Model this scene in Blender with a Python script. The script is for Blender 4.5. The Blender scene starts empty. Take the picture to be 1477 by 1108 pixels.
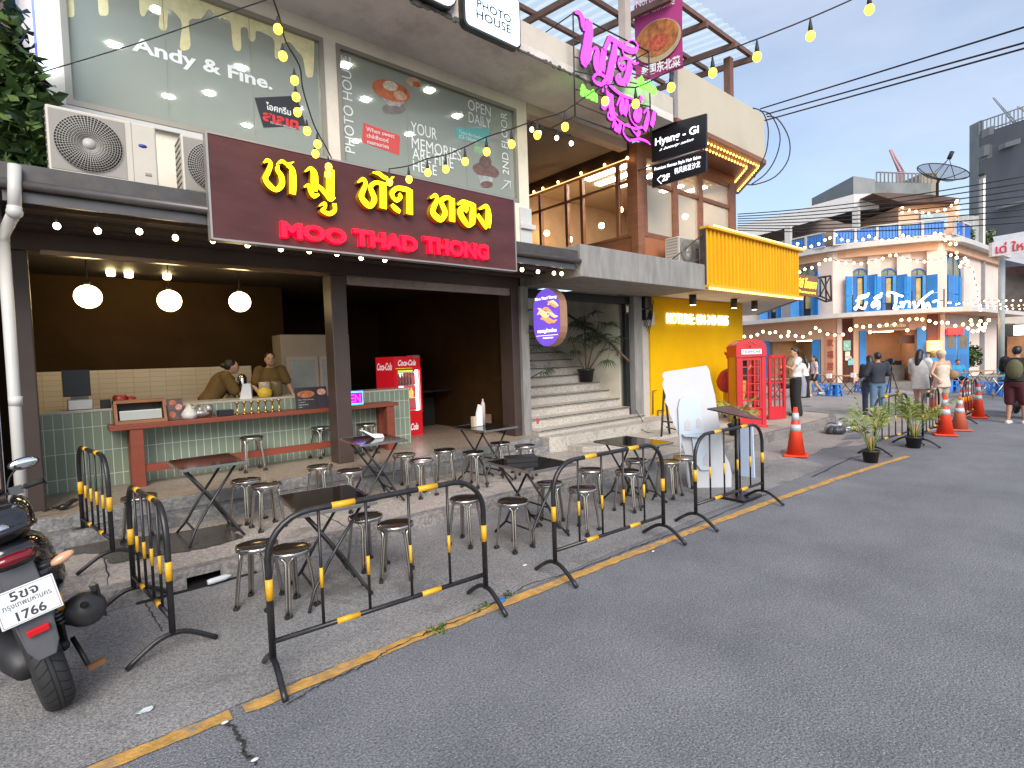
import bpy, bmesh, math, random
from mathutils import Vector, Matrix, Euler
random.seed(7)
SC = bpy.context.scene; COL = SC.collection
R_ = math.radians; PI = math.pi
# ------------------------------------------------------------------ camera, sky, sun, exposure
YAW, PITCH, ROLL, FPX = math.atan(907/775.), math.atan(35/775.), 0.034, 775.
EYE = Vector((0, 0, 1.8))
_F = Vector((math.cos(YAW), math.sin(YAW), 0)); _R = Vector((math.sin(YAW), -math.cos(YAW), 0)); _U = Vector((0, 0, 1))
_F2 = _F*math.cos(PITCH) - _U*math.sin(PITCH); _U2 = _U*math.cos(PITCH) + _F*math.sin(PITCH)
_RP = _R*math.cos(ROLL) - _U2*math.sin(ROLL); _UP = _R*math.sin(ROLL) + _U2*math.cos(ROLL)
cd = bpy.data.cameras.new('camera'); cam = bpy.data.objects.new('camera', cd); COL.objects.link(cam)
cd.sensor_width = 36; cd.lens = FPX/1477*36; cd.clip_start = .05; cd.clip_end = 3000
m = Matrix((( _RP.x, _UP.x, -_F2.x, 0), (_RP.y, _UP.y, -_F2.y, 0), (_RP.z, _UP.z, -_F2.z, 0), (0, 0, 0, 1)))
cam.matrix_world = Matrix.Translation(EYE) @ m
SC.camera = cam
SUN_EL, SUN_AZ = R_(35), R_(210)      # azimuth measured from +y towards +x; the sun is hidden by thin cloud
w = bpy.data.worlds.new('World'); SC.world = w; w.use_nodes = True
nt = w.node_tree; nt.nodes.clear()
def wn(t, **k):
    n = nt.nodes.new(t)
    for a, b in k.items(): setattr(n, a, b)
    return n
sky = wn('ShaderNodeTexSky', sky_type='NISHITA', sun_disc=False, sun_elevation=SUN_EL, sun_rotation=SUN_AZ, air_density=1.0, dust_density=.6, ozone_density=1.6)
tc = wn('ShaderNodeTexCoord'); mp = wn('ShaderNodeMapping'); mp.inputs['Scale'].default_value = (1.2, 1.2, 4.5); mp.inputs['Rotation'].default_value = (.25, .1, .6)
nz = wn('ShaderNodeTexNoise'); nz.inputs['Scale'].default_value = 1.7; nz.inputs['Detail'].default_value = 7; nz.inputs['Roughness'].default_value = .55
rp = wn('ShaderNodeValToRGB'); rp.color_ramp.elements[0].position = .30; rp.color_ramp.elements[1].position = .75
rp.color_ramp.elements[0].color = (.22, .22, .22, 1); rp.color_ramp.elements[1].color = (.62, .62, .62, 1)
mx = wn('ShaderNodeMix', data_type='RGBA'); mx.inputs[7].default_value = (4.5, 4.75, 5.3, 1)
bg = wn('ShaderNodeBackground'); bg.inputs['Strength'].default_value = .086; wo = wn('ShaderNodeOutputWorld')
L = nt.links.new
L(tc.outputs['Generated'], mp.inputs[0]); L(mp.outputs[0], nz.inputs['Vector']); L(nz.outputs['Fac'], rp.inputs[0])
L(rp.outputs[0], mx.inputs[0]); L(sky.outputs[0], mx.inputs[6]); L(mx.outputs[2], bg.inputs[0]); L(bg.outputs[0], wo.inputs[0])
sd = bpy.data.lights.new('sun', 'SUN'); so = bpy.data.objects.new('sun', sd); COL.objects.link(so)
sd.energy = 1.75; sd.angle = R_(38); sd.color = (1, .93, .85)
sv = Vector((math.sin(SUN_AZ)*math.cos(SUN_EL), math.cos(SUN_AZ)*math.cos(SUN_EL), math.sin(SUN_EL)))
so.rotation_euler = sv.to_track_quat('Z', 'Y').to_euler()
vs = SC.view_settings; vs.view_transform = 'Standard'; vs.look = 'None'; vs.gamma = 1; vs.use_curve_mapping = False
vs.exposure = 1.3
SC.cycles.max_bounces = 6; SC.cycles.transparent_max_bounces = 16; SC.cycles.sample_clamp_indirect = 6
SC.cycles.caustics_reflective = False; SC.cycles.caustics_refractive = False
# ------------------------------------------------------------------ measuring helpers: a sight line of the survey meets a real plane
def ray(u, v): return _F2 + _RP*((u-738.5)/FPX) + _UP*((554-v)/FPX)
def OZ(u, v, z): r = ray(u, v); return EYE + r*((z-1.8)/r.z)
def OY(u, v, y): r = ray(u, v); return EYE + r*(y/r.y)
def OX(u, v, x): r = ray(u, v); return EYE + r*(x/r.x)
def OD(u, v, d): return EYE + ray(u, v)*d
def G(u, d, z):                       # ground plan position at distance d, height z
    r = _F + _R*((u-738.5)/FPX); p = EYE + r*d; return Vector((p.x, p.y, z))
# ------------------------------------------------------------------ object helpers
def put(o, label=None, cat=None, group=None, kind=None):
    if label: o['label'] = label
    if cat: o['category'] = cat
    if group: o['group'] = group
    if kind: o['kind'] = kind
    return o
def thing(name, label, cat, loc=(0, 0, 0), group=None, rz=0):
    o = bpy.data.objects.new(name, None); COL.objects.link(o); o.location = loc; o.rotation_euler = (0, 0, rz); o.empty_display_size = .1
    return put(o, label, cat, group)
def dup(root, loc=None, rz=None, label=None, group=None, mat=None):
    r = root.copy(); COL.objects.link(r)
    if loc is not None: r.location = loc
    if rz is not None: r.rotation_euler = (0, 0, rz)
    if label: r['label'] = label
    if group: r['group'] = group
    for ch in root.children:
        c = ch.copy(); COL.objects.link(c); c.parent = r
        for g in ch.children:
            d = g.copy(); COL.objects.link(d); d.parent = c
    return r
class MB:
    def __init__(s): s.v = []; s.f = []; s.mi = []; s.sm = []; s.m = 0; s.T = None
    def add(s, vs, fs, smooth=False):
        n = len(s.v)
        for p in vs:
            p = Vector(p); s.v.append(s.T @ p if s.T is not None else p)
        for f in fs: s.f.append([n+i for i in f]); s.mi.append(s.m); s.sm.append(smooth)
        return s
    def box(s, a, b):
        x0, y0, z0 = a; x1, y1, z1 = b
        if x0 > x1: x0, x1 = x1, x0
        if y0 > y1: y0, y1 = y1, y0
        if z0 > z1: z0, z1 = z1, z0
        return s.add([(x0,y0,z0),(x1,y0,z0),(x1,y1,z0),(x0,y1,z0),(x0,y0,z1),(x1,y0,z1),(x1,y1,z1),(x0,y1,z1)],
              [(0,3,2,1),(4,5,6,7),(0,1,5,4),(1,2,6,5),(2,3,7,6),(3,0,4,7)])
    def cbox(s, c, d): return s.box([c[i]-d[i]/2 for i in range(3)], [c[i]+d[i]/2 for i in range(3)])
    def quad(s, *p): return s.add(p, [tuple(range(len(p)))])
    def prism(s, poly, d):            # poly: list of 3d points (planar), extruded by vector d
        n = len(poly); d = Vector(d); P = [Vector(p) for p in poly]
        s.add(P+[p+d for p in P], [tuple(range(n-1, -1, -1)), tuple(range(n, 2*n))]+[(i, (i+1) % n, n+(i+1) % n, n+i) for i in range(n)])
        return s
    def tube(s, pts, r, seg=8, cap=True, closed=False):
        P = [Vector(p) for p in pts]; n = len(P); rr = r if isinstance(r, (list, tuple)) else [r]*n
        vs = []; fs = []; up = None
        for i in range(n):
            if closed: t = P[(i+1) % n]-P[i-1]
            else: t = P[min(i+1, n-1)]-P[max(i-1, 0)]
            if t.length < 1e-9: t = Vector((0, 0, 1))
            t.normalize()
            if up is None:
                up = Vector((0, 0, 1)) if abs(t.z) < .9 else Vector((1, 0, 0))
            a = (up - t*up.dot(t))
            if a.length < 1e-6: a = t.orthogonal()
            a.normalize(); b = t.cross(a); up = a
            for k in range(seg):
                q = 2*PI*k/seg; vs.append(P[i]+(a*math.cos(q)+b*math.sin(q))*rr[i])
        for i in range(n if closed else n-1):
            j = (i+1) % n
            for k in range(seg): fs.append((i*seg+k, i*seg+(k+1) % seg, j*seg+(k+1) % seg, j*seg+k))
        if cap and not closed: fs += [tuple(range(seg-1, -1, -1)), tuple((n-1)*seg+k for k in range(seg))]
        return s.add(vs, fs, True)
    def lathe(s, prof, c=(0, 0, 0), seg=20, ax='z', sx=1, sy=1):
        vs = []; fs = []; c = Vector(c); n = len(prof)
        for r, h in prof:
            for k in range(seg):
                q = 2*PI*k/seg; p = (r*math.cos(q)*sx, r*math.sin(q)*sy, h)
                if ax == 'x': p = (h, p[0], p[1])
                if ax == 'y': p = (p[0], h, p[1])
                vs.append(c+Vector(p))
        for i in range(n-1):
            for k in range(seg): fs.append((i*seg+k, i*seg+(k+1) % seg, (i+1)*seg+(k+1) % seg, (i+1)*seg+k))
        if prof[0][0] > 1e-4: fs.append(tuple(range(seg-1, -1, -1)))
        if prof[-1][0] > 1e-4: fs.append(tuple((n-1)*seg+k for k in range(seg)))
        return s.add(vs, fs, True)
    def ball(s, c, r, seg=12, ring=8, rot=None):
        rx, ry, rz = r if isinstance(r, (list, tuple)) else (r, r, r); c = Vector(c); vs = []; fs = []
        for i in range(ring+1):
            t = PI*i/ring
            for k in range(seg):
                q = 2*PI*k/seg; p = Vector((rx*math.sin(t)*math.cos(q), ry*math.sin(t)*math.sin(q), rz*math.cos(t)))
                vs.append(c+(rot @ p if rot else p))
        for i in range(ring):
            for k in range(seg): fs.append((i*seg+k, (i+1)*seg+k, (i+1)*seg+(k+1) % seg, i*seg+(k+1) % seg))
        return s.add(vs, fs, True)
    def ribbon(s, pts, wd, n, d):     # flat stroke along 3d points with widths wd in the plane of normal n, depth d (extruded along n)
        P = [Vector(p) for p in pts]; k = len(P); ww = wd if isinstance(wd, (list, tuple)) else [wd]*k; n = Vector(n).normalized(); A = []; B = []
        for i in range(k):
            t = (P[min(i+1, k-1)]-P[max(i-1, 0)]).normalized(); q = t.cross(n); A.append(P[i]+q*ww[i]/2); B.append(P[i]-q*ww[i]/2)
        vs = A+B+[p+n*d for p in A]+[p+n*d for p in B]; fs = []
        for i in range(k-1):
            fs += [(i, i+1, k+i+1, k+i), (2*k+i, 3*k+i, 3*k+i+1, 2*k+i+1), (i, 2*k+i, 2*k+i+1, i+1), (k+i, k+i+1, 3*k+i+1, 3*k+i)]
        fs += [(0, k, 3*k, 2*k), (k-1, 3*k-1, 4*k-1, 2*k-1)]
        return s.add(vs, fs)
    def build(s, name, mats, parent=None, bevel=0, label=None, cat=None, group=None, kind=None, bseg=2, fix=True):
        me = bpy.data.meshes.new(name)
        me.from_pydata(s.v, [], s.f)
        if not isinstance(mats, (list, tuple)): mats = [mats]
        for mm in mats: me.materials.append(mm)
        me.polygons.foreach_set('material_index', s.mi); me.polygons.foreach_set('use_smooth', s.sm)
        if fix:
            bm = bmesh.new(); bm.from_mesh(me); bmesh.ops.recalc_face_normals(bm, faces=bm.faces); bm.to_mesh(me); bm.free()
        me.update()
        o = bpy.data.objects.new(name, me); COL.objects.link(o)
        if parent is not None:
            o.parent = parent
            attach(o, parent)
        if bevel:
            b = o.modifiers.new('bevel', 'BEVEL'); b.width = bevel; b.segments = bseg; b.limit_method = 'ANGLE'; b.angle_limit = R_(40)
        return put(o, label, cat, group, kind)
def attach(o, parent):
    # children built in world coordinates keep them: undo the parents' own placement
    mtx = Matrix.Identity(4); p = parent; chain = []
    while p is not None: chain.append(p); p = p.parent
    for p in reversed(chain): mtx = mtx @ p.matrix_parent_inverse @ p.matrix_basis if p.parent else p.matrix_basis.copy()
    o.parent = parent; o.matrix_parent_inverse = mtx.inverted()
def text_mesh(body, bold=0, ext=.004, spacing=1, line=1.0, align='LEFT'):
    c = bpy.data.curves.new('lettering', 'FONT'); c.body = body; c.size = 1; c.extrude = 0; c.offset = bold; c.space_character = spacing; c.space_line = line; c.align_x = align; c.resolution_u = 3
    o = bpy.data.objects.new('lettering', c); COL.objects.link(o)
    dg = bpy.context.evaluated_depsgraph_get(); dg.update()
    me = bpy.data.meshes.new_from_object(o.evaluated_get(dg)); bpy.data.objects.remove(o); bpy.data.curves.remove(c)
    return me
def letter(body, p0, rt, up, mat, parent, bold=0, depth=.006, shear=0, spacing=1, line=1., align='LEFT', name='lettering', keep=False):
    """writing fitted into the parallelogram p0, p0+rt, p0+up (tight bounds of the glyphs)"""
    me = text_mesh(body, bold, 0, spacing, line, align)
    V = [v.co.copy() for v in me.vertices]
    x0 = min(v.x for v in V); x1 = max(v.x for v in V); y0 = min(v.y for v in V); y1 = max(v.y for v in V)
    rt = Vector(rt); up = Vector(up); p0 = Vector(p0)
    if keep: up = up.normalized()*rt.length*(y1-y0)/(x1-x0)
    n = rt.cross(up).normalized()
    def T(v, k): return p0 + rt*((v.x-x0)/(x1-x0) + shear*((v.y-y0)/(y1-y0)-.5)) + up*((v.y-y0)/(y1-y0)) + n*k
    mb = MB()
    fs = [list(p.vertices) for p in me.polygons]; N = len(V)
    mb.v = [T(v, depth) for v in V] ; mb.f = [f[:] for f in fs]; mb.mi = [0]*len(fs); mb.sm = [False]*len(fs)
    if depth > .01:
        cnt = {}
        for f in fs:
            for a, b in zip(f, f[1:]+f[:1]): cnt[(a, b)] = cnt.get((a, b), 0)+1
        mb.v += [T(v, 0) for v in V]
        for (a, b) in cnt:
            if (b, a) not in cnt: mb.f.append([b, a, N+a, N+b]); mb.mi.append(1 if isinstance(mat, (list, tuple)) and len(mat) > 1 else 0); mb.sm.append(False)
    bpy.data.meshes.remove(me)
    return mb.build(name, mat, parent, fix=False)
# ------------------------------------------------------------------ materials
MT = {}
def mat(name, col, rough=.6, metal=0, var=.12, scale=3., bump=0, bscale=30, emis=None, es=0, spec=.5, dirt=0, dcol=(.05, .045, .04), coat=0, alpha=1, trans=0, stretch=(1, 1, 1)):
    if name in MT: return MT[name]
    m = bpy.data.materials.new(name); m.use_nodes = True; n = m.node_tree.nodes; l = m.node_tree.links.new; b = n['Principled BSDF']
    b.inputs['Roughness'].default_value = rough; b.inputs['Metallic'].default_value = metal; b.inputs['Specular IOR Level'].default_value = spec; b.inputs['Coat Weight'].default_value = coat
    c = (col[0], col[1], col[2], 1); b.inputs['Base Color'].default_value = c
    if alpha < 1: b.inputs['Alpha'].default_value = alpha
    if trans: b.inputs['Transmission Weight'].default_value = trans
    if emis: b.inputs['Emission Color'].default_value = (*emis, 1); b.inputs['Emission Strength'].default_value = es
    if var or bump or dirt:
        t = n.new('ShaderNodeTexCoord'); mp = n.new('ShaderNodeMapping'); mp.inputs['Scale'].default_value = stretch; l(t.outputs['Object'], mp.inputs[0])
    if var:
        z = n.new('ShaderNodeTexNoise'); z.inputs['Scale'].default_value = scale; z.inputs['Detail'].default_value = 6; z.inputs['Roughness'].default_value = .6; l(mp.outputs[0], z.inputs['Vector'])
        r = n.new('ShaderNodeValToRGB'); e = r.color_ramp.elements
        e[0].position = .3; e[1].position = .72; e[0].color = (*[max(0, k*(1-var)) for k in col], 1); e[1].color = (*[min(1, k*(1+var)) for k in col], 1)
        l(z.outputs['Fac'], r.inputs[0]); out = r.outputs[0]
        if dirt:
            z2 = n.new('ShaderNodeTexNoise'); z2.inputs['Scale'].default_value = scale*.6; z2.inputs['Detail'].default_value = 9; z2.inputs['Roughness'].default_value = .72; l(mp.outputs[0], z2.inputs['Vector'])
            r2 = n.new('ShaderNodeValToRGB'); r2.color_ramp.elements[0].position = .5; r2.color_ramp.elements[1].position = .68; r2.color_ramp.elements[1].color = (dirt, dirt, dirt, 1); r2.color_ramp.elements[0].color = (0, 0, 0, 1); l(z2.outputs['Fac'], r2.inputs[0])
            x = n.new('ShaderNodeMix'); x.data_type = 'RGBA'; l(r2.outputs[0], x.inputs[0]); l(out, x.inputs[6]); x.inputs[7].default_value = (*dcol, 1); out = x.outputs[2]
        l(out, b.inputs['Base Color'])
    if bump:
        z3 = n.new('ShaderNodeTexNoise'); z3.inputs['Scale'].default_value = bscale; z3.inputs['Detail'].default_value = 5; l(mp.outputs[0], z3.inputs['Vector'])
        bp = n.new('ShaderNodeBump'); bp.inputs['Strength'].default_value = bump; bp.inputs['Distance'].default_value = .02; l(z3.outputs['Fac'], bp.inputs['Height']); l(bp.outputs[0], b.inputs['Normal'])
    MT[name] = m; return m
def glow(name, col, s):
    if name in MT: return MT[name]
    m = bpy.data.materials.new(name); m.use_nodes = True; n = m.node_tree.nodes; b = n['Principled BSDF']
    b.inputs['Base Color'].default_value = (*[min(.8, c) for c in col], 1); b.inputs['Roughness'].default_value = .4
    b.inputs['Emission Color'].default_value = (*col, 1); b.inputs['Emission Strength'].default_value = s
    MT[name] = m; return m
def glass(name, tint=(.9, .93, .92), refl=1.0, rough=.02, ior=1.5, matt_mix=0, fcol=(.5, .5, .5)):
    """thin pane: clear with a mirror-like surface that strengthens at grazing angles; film mixes in a matt tone of fcol"""
    if name in MT: return MT[name]
    m = bpy.data.materials.new(name); m.use_nodes = True; n = m.node_tree.nodes; l = m.node_tree.links.new; n.remove(n['Principled BSDF'])
    o = n['Material Output']; t = n.new('ShaderNodeBsdfTransparent'); t.inputs[0].default_value = (*tint, 1); g = n.new('ShaderNodeBsdfGlossy'); g.inputs['Roughness'].default_value = rough; g.inputs[0].default_value = (refl, refl, refl, 1)
    f = n.new('ShaderNodeFresnel'); f.inputs[0].default_value = ior; x = n.new('ShaderNodeMixShader'); l(f.outputs[0], x.inputs[0]); src = t.outputs[0]
    if matt_mix:
        d = n.new('ShaderNodeBsdfDiffuse'); d.inputs[0].default_value = (*fcol, 1); y = n.new('ShaderNodeMixShader'); y.inputs[0].default_value = matt_mix; l(t.outputs[0], y.inputs[1]); l(d.outputs[0], y.inputs[2]); src = y.outputs[0]
    l(src, x.inputs[1]); l(g.outputs[0], x.inputs[2]); l(x.outputs[0], o.inputs[0]); MT[name] = m; return m
def nodes_of(m): return m.node_tree.nodes, m.node_tree.links.new, m.node_tree.nodes['Principled BSDF']
# ------------------------------------------------------------------ ground, road, pavement
def speckle(name, base, dark, light, sc=55., spk=.5, rough=.85, patch=.35, bump=.5, blot=None):
    m = bpy.data.materials.new(name); m.use_nodes = True; n, l, b = nodes_of(m); MT[name] = m
    t = n.new('ShaderNodeTexCoord')
    a = n.new('ShaderNodeTexNoise'); a.inputs['Scale'].default_value = .9; a.inputs['Detail'].default_value = 8; a.inputs['Roughness'].default_value = .65; l(t.outputs['Object'], a.inputs['Vector'])
    r = n.new('ShaderNodeValToRGB'); e = r.color_ramp.elements; e[0].position = .35; e[1].position = .68; e[0].color = (*dark, 1); e[1].color = (*base, 1); l(a.outputs['Fac'], r.inputs[0])
    v = n.new('ShaderNodeTexVoronoi'); v.inputs['Scale'].default_value = sc; l(t.outputs['Object'], v.inputs['Vector'])
    s = n.new('ShaderNodeSeparateColor'); l(v.outputs['Color'], s.inputs[0])
    g = n.new('ShaderNodeMath'); g.operation = 'GREATER_THAN'; g.inputs[1].default_value = .80; l(s.outputs[0], g.inputs[0])
    d = n.new('ShaderNodeMath'); d.operation = 'LESS_THAN'; d.inputs[1].default_value = .36; l(v.outputs['Distance'], d.inputs[0])
    k = n.new('ShaderNodeMath'); k.operation = 'MULTIPLY'; l(g.outputs[0], k.inputs[0]); l(d.outputs[0], k.inputs[1])
    k2 = n.new('ShaderNodeMath'); k2.operation = 'MULTIPLY'; l(k.outputs[0], k2.inputs[0]); l(s.outputs[1], k2.inputs[1])
    k3 = n.new('ShaderNodeMath'); k3.operation = 'MULTIPLY'; l(k2.outputs[0], k3.inputs[0]); k3.inputs[1].default_value = spk
    f = n.new('ShaderNodeTexNoise'); f.inputs['Scale'].default_value = sc*.75; f.inputs['Detail'].default_value = 3; l(t.outputs['Object'], f.inputs['Vector'])
    fr = n.new('ShaderNodeMapRange'); fr.inputs['To Min'].default_value = 1-patch; fr.inputs['To Max'].default_value = 1+patch; fr.inputs['From Min'].default_value = .3; fr.inputs['From Max'].default_value = .7; l(f.outputs['Fac'], fr.inputs[0])
    mm = n.new('ShaderNodeMix'); mm.data_type = 'RGBA'; mm.blend_type = 'MULTIPLY'; mm.inputs[0].default_value = 1; l(r.outputs[0], mm.inputs[6]); l(fr.outputs[0], mm.inputs[7])
    x = n.new('ShaderNodeMix'); x.data_type = 'RGBA'; l(k3.outputs[0], x.inputs[0]); l(mm.outputs[2], x.inputs[6]); x.inputs[7].default_value = (*light, 1); out = x.outputs[2]
    if blot:                         # large worn or damp blotches with edges of their own
        z = n.new('ShaderNodeTexNoise'); z.inputs['Scale'].default_value = blot[0]; z.inputs['Detail'].default_value = 10; z.inputs['Roughness'].default_value = .7; z.inputs['Distortion'].default_value = .4; l(t.outputs['Object'], z.inputs['Vector'])
        zr = n.new('ShaderNodeValToRGB'); zr.color_ramp.elements[0].position = blot[1]; zr.color_ramp.elements[1].position = blot[1]+.06; l(z.outputs['Fac'], zr.inputs[0])
        zm = n.new('ShaderNodeMath'); zm.operation = 'MULTIPLY'; zm.inputs[1].default_value = blot[3]; l(zr.outputs[0], zm.inputs[0])
        y = n.new('ShaderNodeMix'); y.data_type = 'RGBA'; l(zm.outputs[0], y.inputs[0]); l(out, y.inputs[6]); y.inputs[7].default_value = (*blot[2], 1); out = y.outputs[2]
    l(out, b.inputs['Base Color']); b.inputs['Roughness'].default_value = rough; b.inputs['Specular IOR Level'].default_value = .35
    ad = n.new('ShaderNodeMath'); ad.operation = 'ADD'; l(f.outputs['Fac'], ad.inputs[0]); l(v.outputs['Distance'], ad.inputs[1])
    bp = n.new('ShaderNodeBump'); bp.inputs['Strength'].default_value = bump; bp.inputs['Distance'].default_value = .006; l(ad.outputs[0], bp.inputs['Height']); l(bp.outputs[0], b.inputs['Normal'])
    return m
M_road = speckle('asphalt', (.196, .201, .214), (.132, .137, .149), (.42, .42, .42), 110, .9, patch=.5, blot=(.55, .62, (.115, .118, .125), .5))
M_strip = speckle('old_asphalt', (.275, .268, .262), (.185, .182, .180), (.45, .44, .42), 100, .75, patch=.45, blot=(.8, .57, (.10, .098, .095), .6))
M_apron = speckle('worn_concrete', (.34, .31, .285), (.25, .23, .215), (.5, .48, .45), 80, .35, blot=(.9, .60, (.12, .12, .12), .7))
M_pave = speckle('pavement_concrete', (.44, .385, .34), (.32, .28, .245), (.45, .42, .38), 60, .25, bump=.35, blot=(1.0, .56, (.17, .15, .13), .7))
M_kerb = speckle('kerb_concrete', (.27, .25, .235), (.17, .158, .15), (.42, .4, .38), 40, .25, bump=.8, blot=(2.2, .55, (.12, .115, .11), .7))
M_floor = speckle('shop_floor', (.36, .285, .215), (.27, .215, .165), (.45, .37, .3), 45, .15, rough=.35, bump=.15, blot=(1.4, .6, (.15, .12, .1), .6))
M_wet = speckle('damp_concrete', (.085, .072, .058), (.06, .052, .043), (.2, .18, .16), 60, .2, rough=.16, bump=.12)
M_black = mat('black_gap', (.008, .008, .008), 1, var=0)
def sheet(name, pts, z, m, kind='structure', sub=0):
    return MB().quad(*[(p[0], p[1], z) for p in pts]).build(name, m, kind=kind)
sheet('ground', [(-700, -700), (900, -700), (900, 900), (-700, 900)], -.012, M_road)
sheet('road', [(-30, -14), (110, -14), (110, 60), (-30, 60)], 0, M_road)
def wav(x0, x1, y, a, n=40, ph=0):
    return [(x0+(x1-x0)*i/n, y+a*(math.sin(i*1.7+ph)*.5+math.sin(i*.61+ph*2)+.6*math.sin(i*3.9+ph))) for i in range(n+1)]
# parking strip between the yellow line and the kerb, older and paler than the road
sheet('parking_strip', wav(-14, 9.0, 3.12, .015)+[(9.6, 4.2), (9.3, 5.02), (-14, 5.02)], .004, M_strip)
sheet('apron', [(8.9, 3.95), (9.2, 3.75), (9.9, 3.62), (10.5, 3.72), (11.2, 3.35), (12, 3.25), (12.6, 3.42), (13.5, 2.95), (15, 2.6), (18, 2.7), (24, 4.5), (30, 9), (26, 16), (15, 16), (14.4, 6), (9.5, 5.0), (9.1, 4.5)], .006, M_apron)
ap = MB()
for (cx, cy, w_, h_) in ((12.3, 3.75, .55, .14), (11.2, 3.6, .5, .07), (13.4, 3.9, .5, .07), (10.0, 4.1, .3, .08)):
    ap.add([(cx+w_*math.cos(t)*(1+.25*math.sin(3*t+cx)), cy+h_*math.sin(t)*(1+.3*math.sin(2*t+cx)), .0095) for t in [i*PI/14 for i in range(28)]], [tuple(range(28))])
ap.build('tar_patch', M_road, kind='structure')
# yellow edge line, worn and with a ragged border
M_line = mat('line_paint', (.52, .29, .07), .85, var=.3, scale=11, dirt=.95, dcol=(.19, .185, .18), bump=.4, bscale=60)
yl = [(-6, 3.1), (-2, 3.09), (.8, 3.05), (1.6, 3.06), (2.4, 3.03), (3.5, 2.99), (4.9, 2.93), (6.3, 2.85), (8, 2.72), (9.6, 2.56), (10.6, 2.44)]
up = []; dn = []
for (xa, ya), (xb, yb) in zip(yl, yl[1:]):
    k = max(6, int((xb-xa)*16))
    for i in range(k):
        t = i/k; x = xa+(xb-xa)*t; y = ya+(yb-ya)*t
        up.append((x, y+.048+random.uniform(-.010, .008), .008)); dn.append((x, y-.048+random.uniform(-.008, .010), .008))
n_ = len(up); lb = MB(); gaps = [j for j in range(n_) if abs(up[j][0]-.60) < .035]
lb.add(up+dn, [(j, j+1, n_+j+1, n_+j) for j in range(n_-1) if j not in gaps])
lb.build('yellow_line', M_line, kind='structure')
# cracks: thin dark slivers with small stones of repair
def crack(mb, pts, wd, z):
    P = []
    for (a, b) in zip(pts, pts[1:]):
        for i in range(10):
            t = i/10; P.append((a[0]+(b[0]-a[0])*t+random.uniform(-.012, .012), a[1]+(b[1]-a[1])*t+random.uniform(-.012, .012)))
    P.append(pts[-1]); A = []; B = []
    for i, p in enumerate(P):
        q = P[min(i+1, len(P)-1)]; o = P[max(i-1, 0)]; dx, dy = q[0]-o[0], q[1]-o[1]; d = math.hypot(dx, dy)+1e-6
        w_ = wd*random.uniform(.35, 1.1)*(.3 if i in (0, len(P)-1) else 1); A.append((p[0]-dy/d*w_, p[1]+dx/d*w_, z)); B.append((p[0]+dy/d*w_, p[1]-dx/d*w_, z))
    k = len(P); mb.add(A+B, [(i, i+1, k+i+1, k+i) for i in range(k-1)])
ck = MB(); px2 = lambda u, v, z=0: tuple(OZ(u, v, z))[:2]
crack(ck, [px2(325, 1042), px2(345, 1062), px2(352, 1085), px2(368, 1108)], .012, .0105)
crack(ck, [px2(415, 1018), px2(462, 990), px2(520, 965), px2(560, 940), px2(640, 905)], .007, .0105)
crack(ck, [px2(640, 905), px2(700, 880), px2(760, 845), px2(830, 825), px2(905, 795)], .006, .0105)
crack(ck, [px2(205, 865), px2(222, 890), px2(236, 912)], .005, .0105)
crack(ck, [px2(905, 795), px2(960, 775), px2(1040, 742), px2(1110, 712)], .009, .0105)
crack(ck, [px2(1170, 690), px2(1230, 660), px2(1300, 652)], .012, .0105)
ck.build('crack', mat('crack_dark', (.03, .03, .03), .95, var=.3, scale=20), kind='structure')
# kerb and pavement: kerb line bends out towards the corner on the right
KX = [(-14, 5.1), (1, 5.08), (3, 5.04), (5, 4.98), (7.5, 4.9), (9.8, 4.74), (12, 4.66), (14.2, 4.72), (14.9, 4.95), (15.2, 5.6), (15.3, 7.0), (15.4, 12)]
def kz(x): return .15+.03*max(0, min(1, (x-7)/4))
pv = MB(); kb = MB()
drain = (.60, 1.08)                    # broken opening of the gutter in the kerb face
KP = []
for (a, b) in zip(KX, KX[1:]):
    k = max(1, int(math.hypot(b[0]-a[0], b[1]-a[1])/.25))
    for i in range(k): t = i/k; KP.append((a[0]+(b[0]-a[0])*t, a[1]+(b[1]-a[1])*t))
KP.append(KX[-1])
for (a, b) in zip(KP, KP[1:]):
    dx, dy = b[0]-a[0], b[1]-a[1]; d = math.hypot(dx, dy); nx, ny = -dy/d*.14, dx/d*.14; z0, z1 = kz(a[0]), kz(b[0])
    ja = random.uniform(-.008, .008)
    open_ = a[0] > drain[0] and b[0] < drain[1]
    lo = .095 if open_ else -.02
    kb.add([(a[0], a[1]+ja, lo), (b[0], b[1], lo), (b[0], b[1]+.012, z1-.014), (a[0], a[1]+.012, z0-.014), (b[0]+nx*.2, b[1]+ny*.2+.012, z1), (a[0]+nx*.2, a[1]+ny*.2+.012, z0), (b[0]+nx, b[1]+ny, z1), (a[0]+nx, a[1]+ny, z0)],
           [(0, 1, 2, 3), (3, 2, 4, 5), (5, 4, 6, 7)], False)
    if open_: kb.add([(a[0], a[1], lo), (b[0], b[1], lo), (b[0], b[1]+.4, lo), (a[0], a[1]+.4, lo)], [(0, 1, 2, 3)])
kb.build('kerb', M_kerb, kind='structure', fix=False)
MB().box((drain[0]-.2, 5.03, -.01), (drain[1]+.2, 5.6, .005)).build('gutter', M_black, kind='structure')
inner = [(x+.03, y+.1) for x, y in KP]
xc = 8.4; kyc = min(inner, key=lambda p: abs(p[0]-xc) if p[1] < 6 else 99)[1]
pv_ = [(x, y) for x, y in inner if x < xc and y < 6]
MB().quad(*[(x, y, .146) for x, y in pv_], (xc, kyc, .146), (xc, 7.3, .146), (-14, 7.3, .146)).build('pavement', M_pave, kind='structure')
pv_ = [(x, y) for x, y in inner if x > xc or y >= 6]
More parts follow.
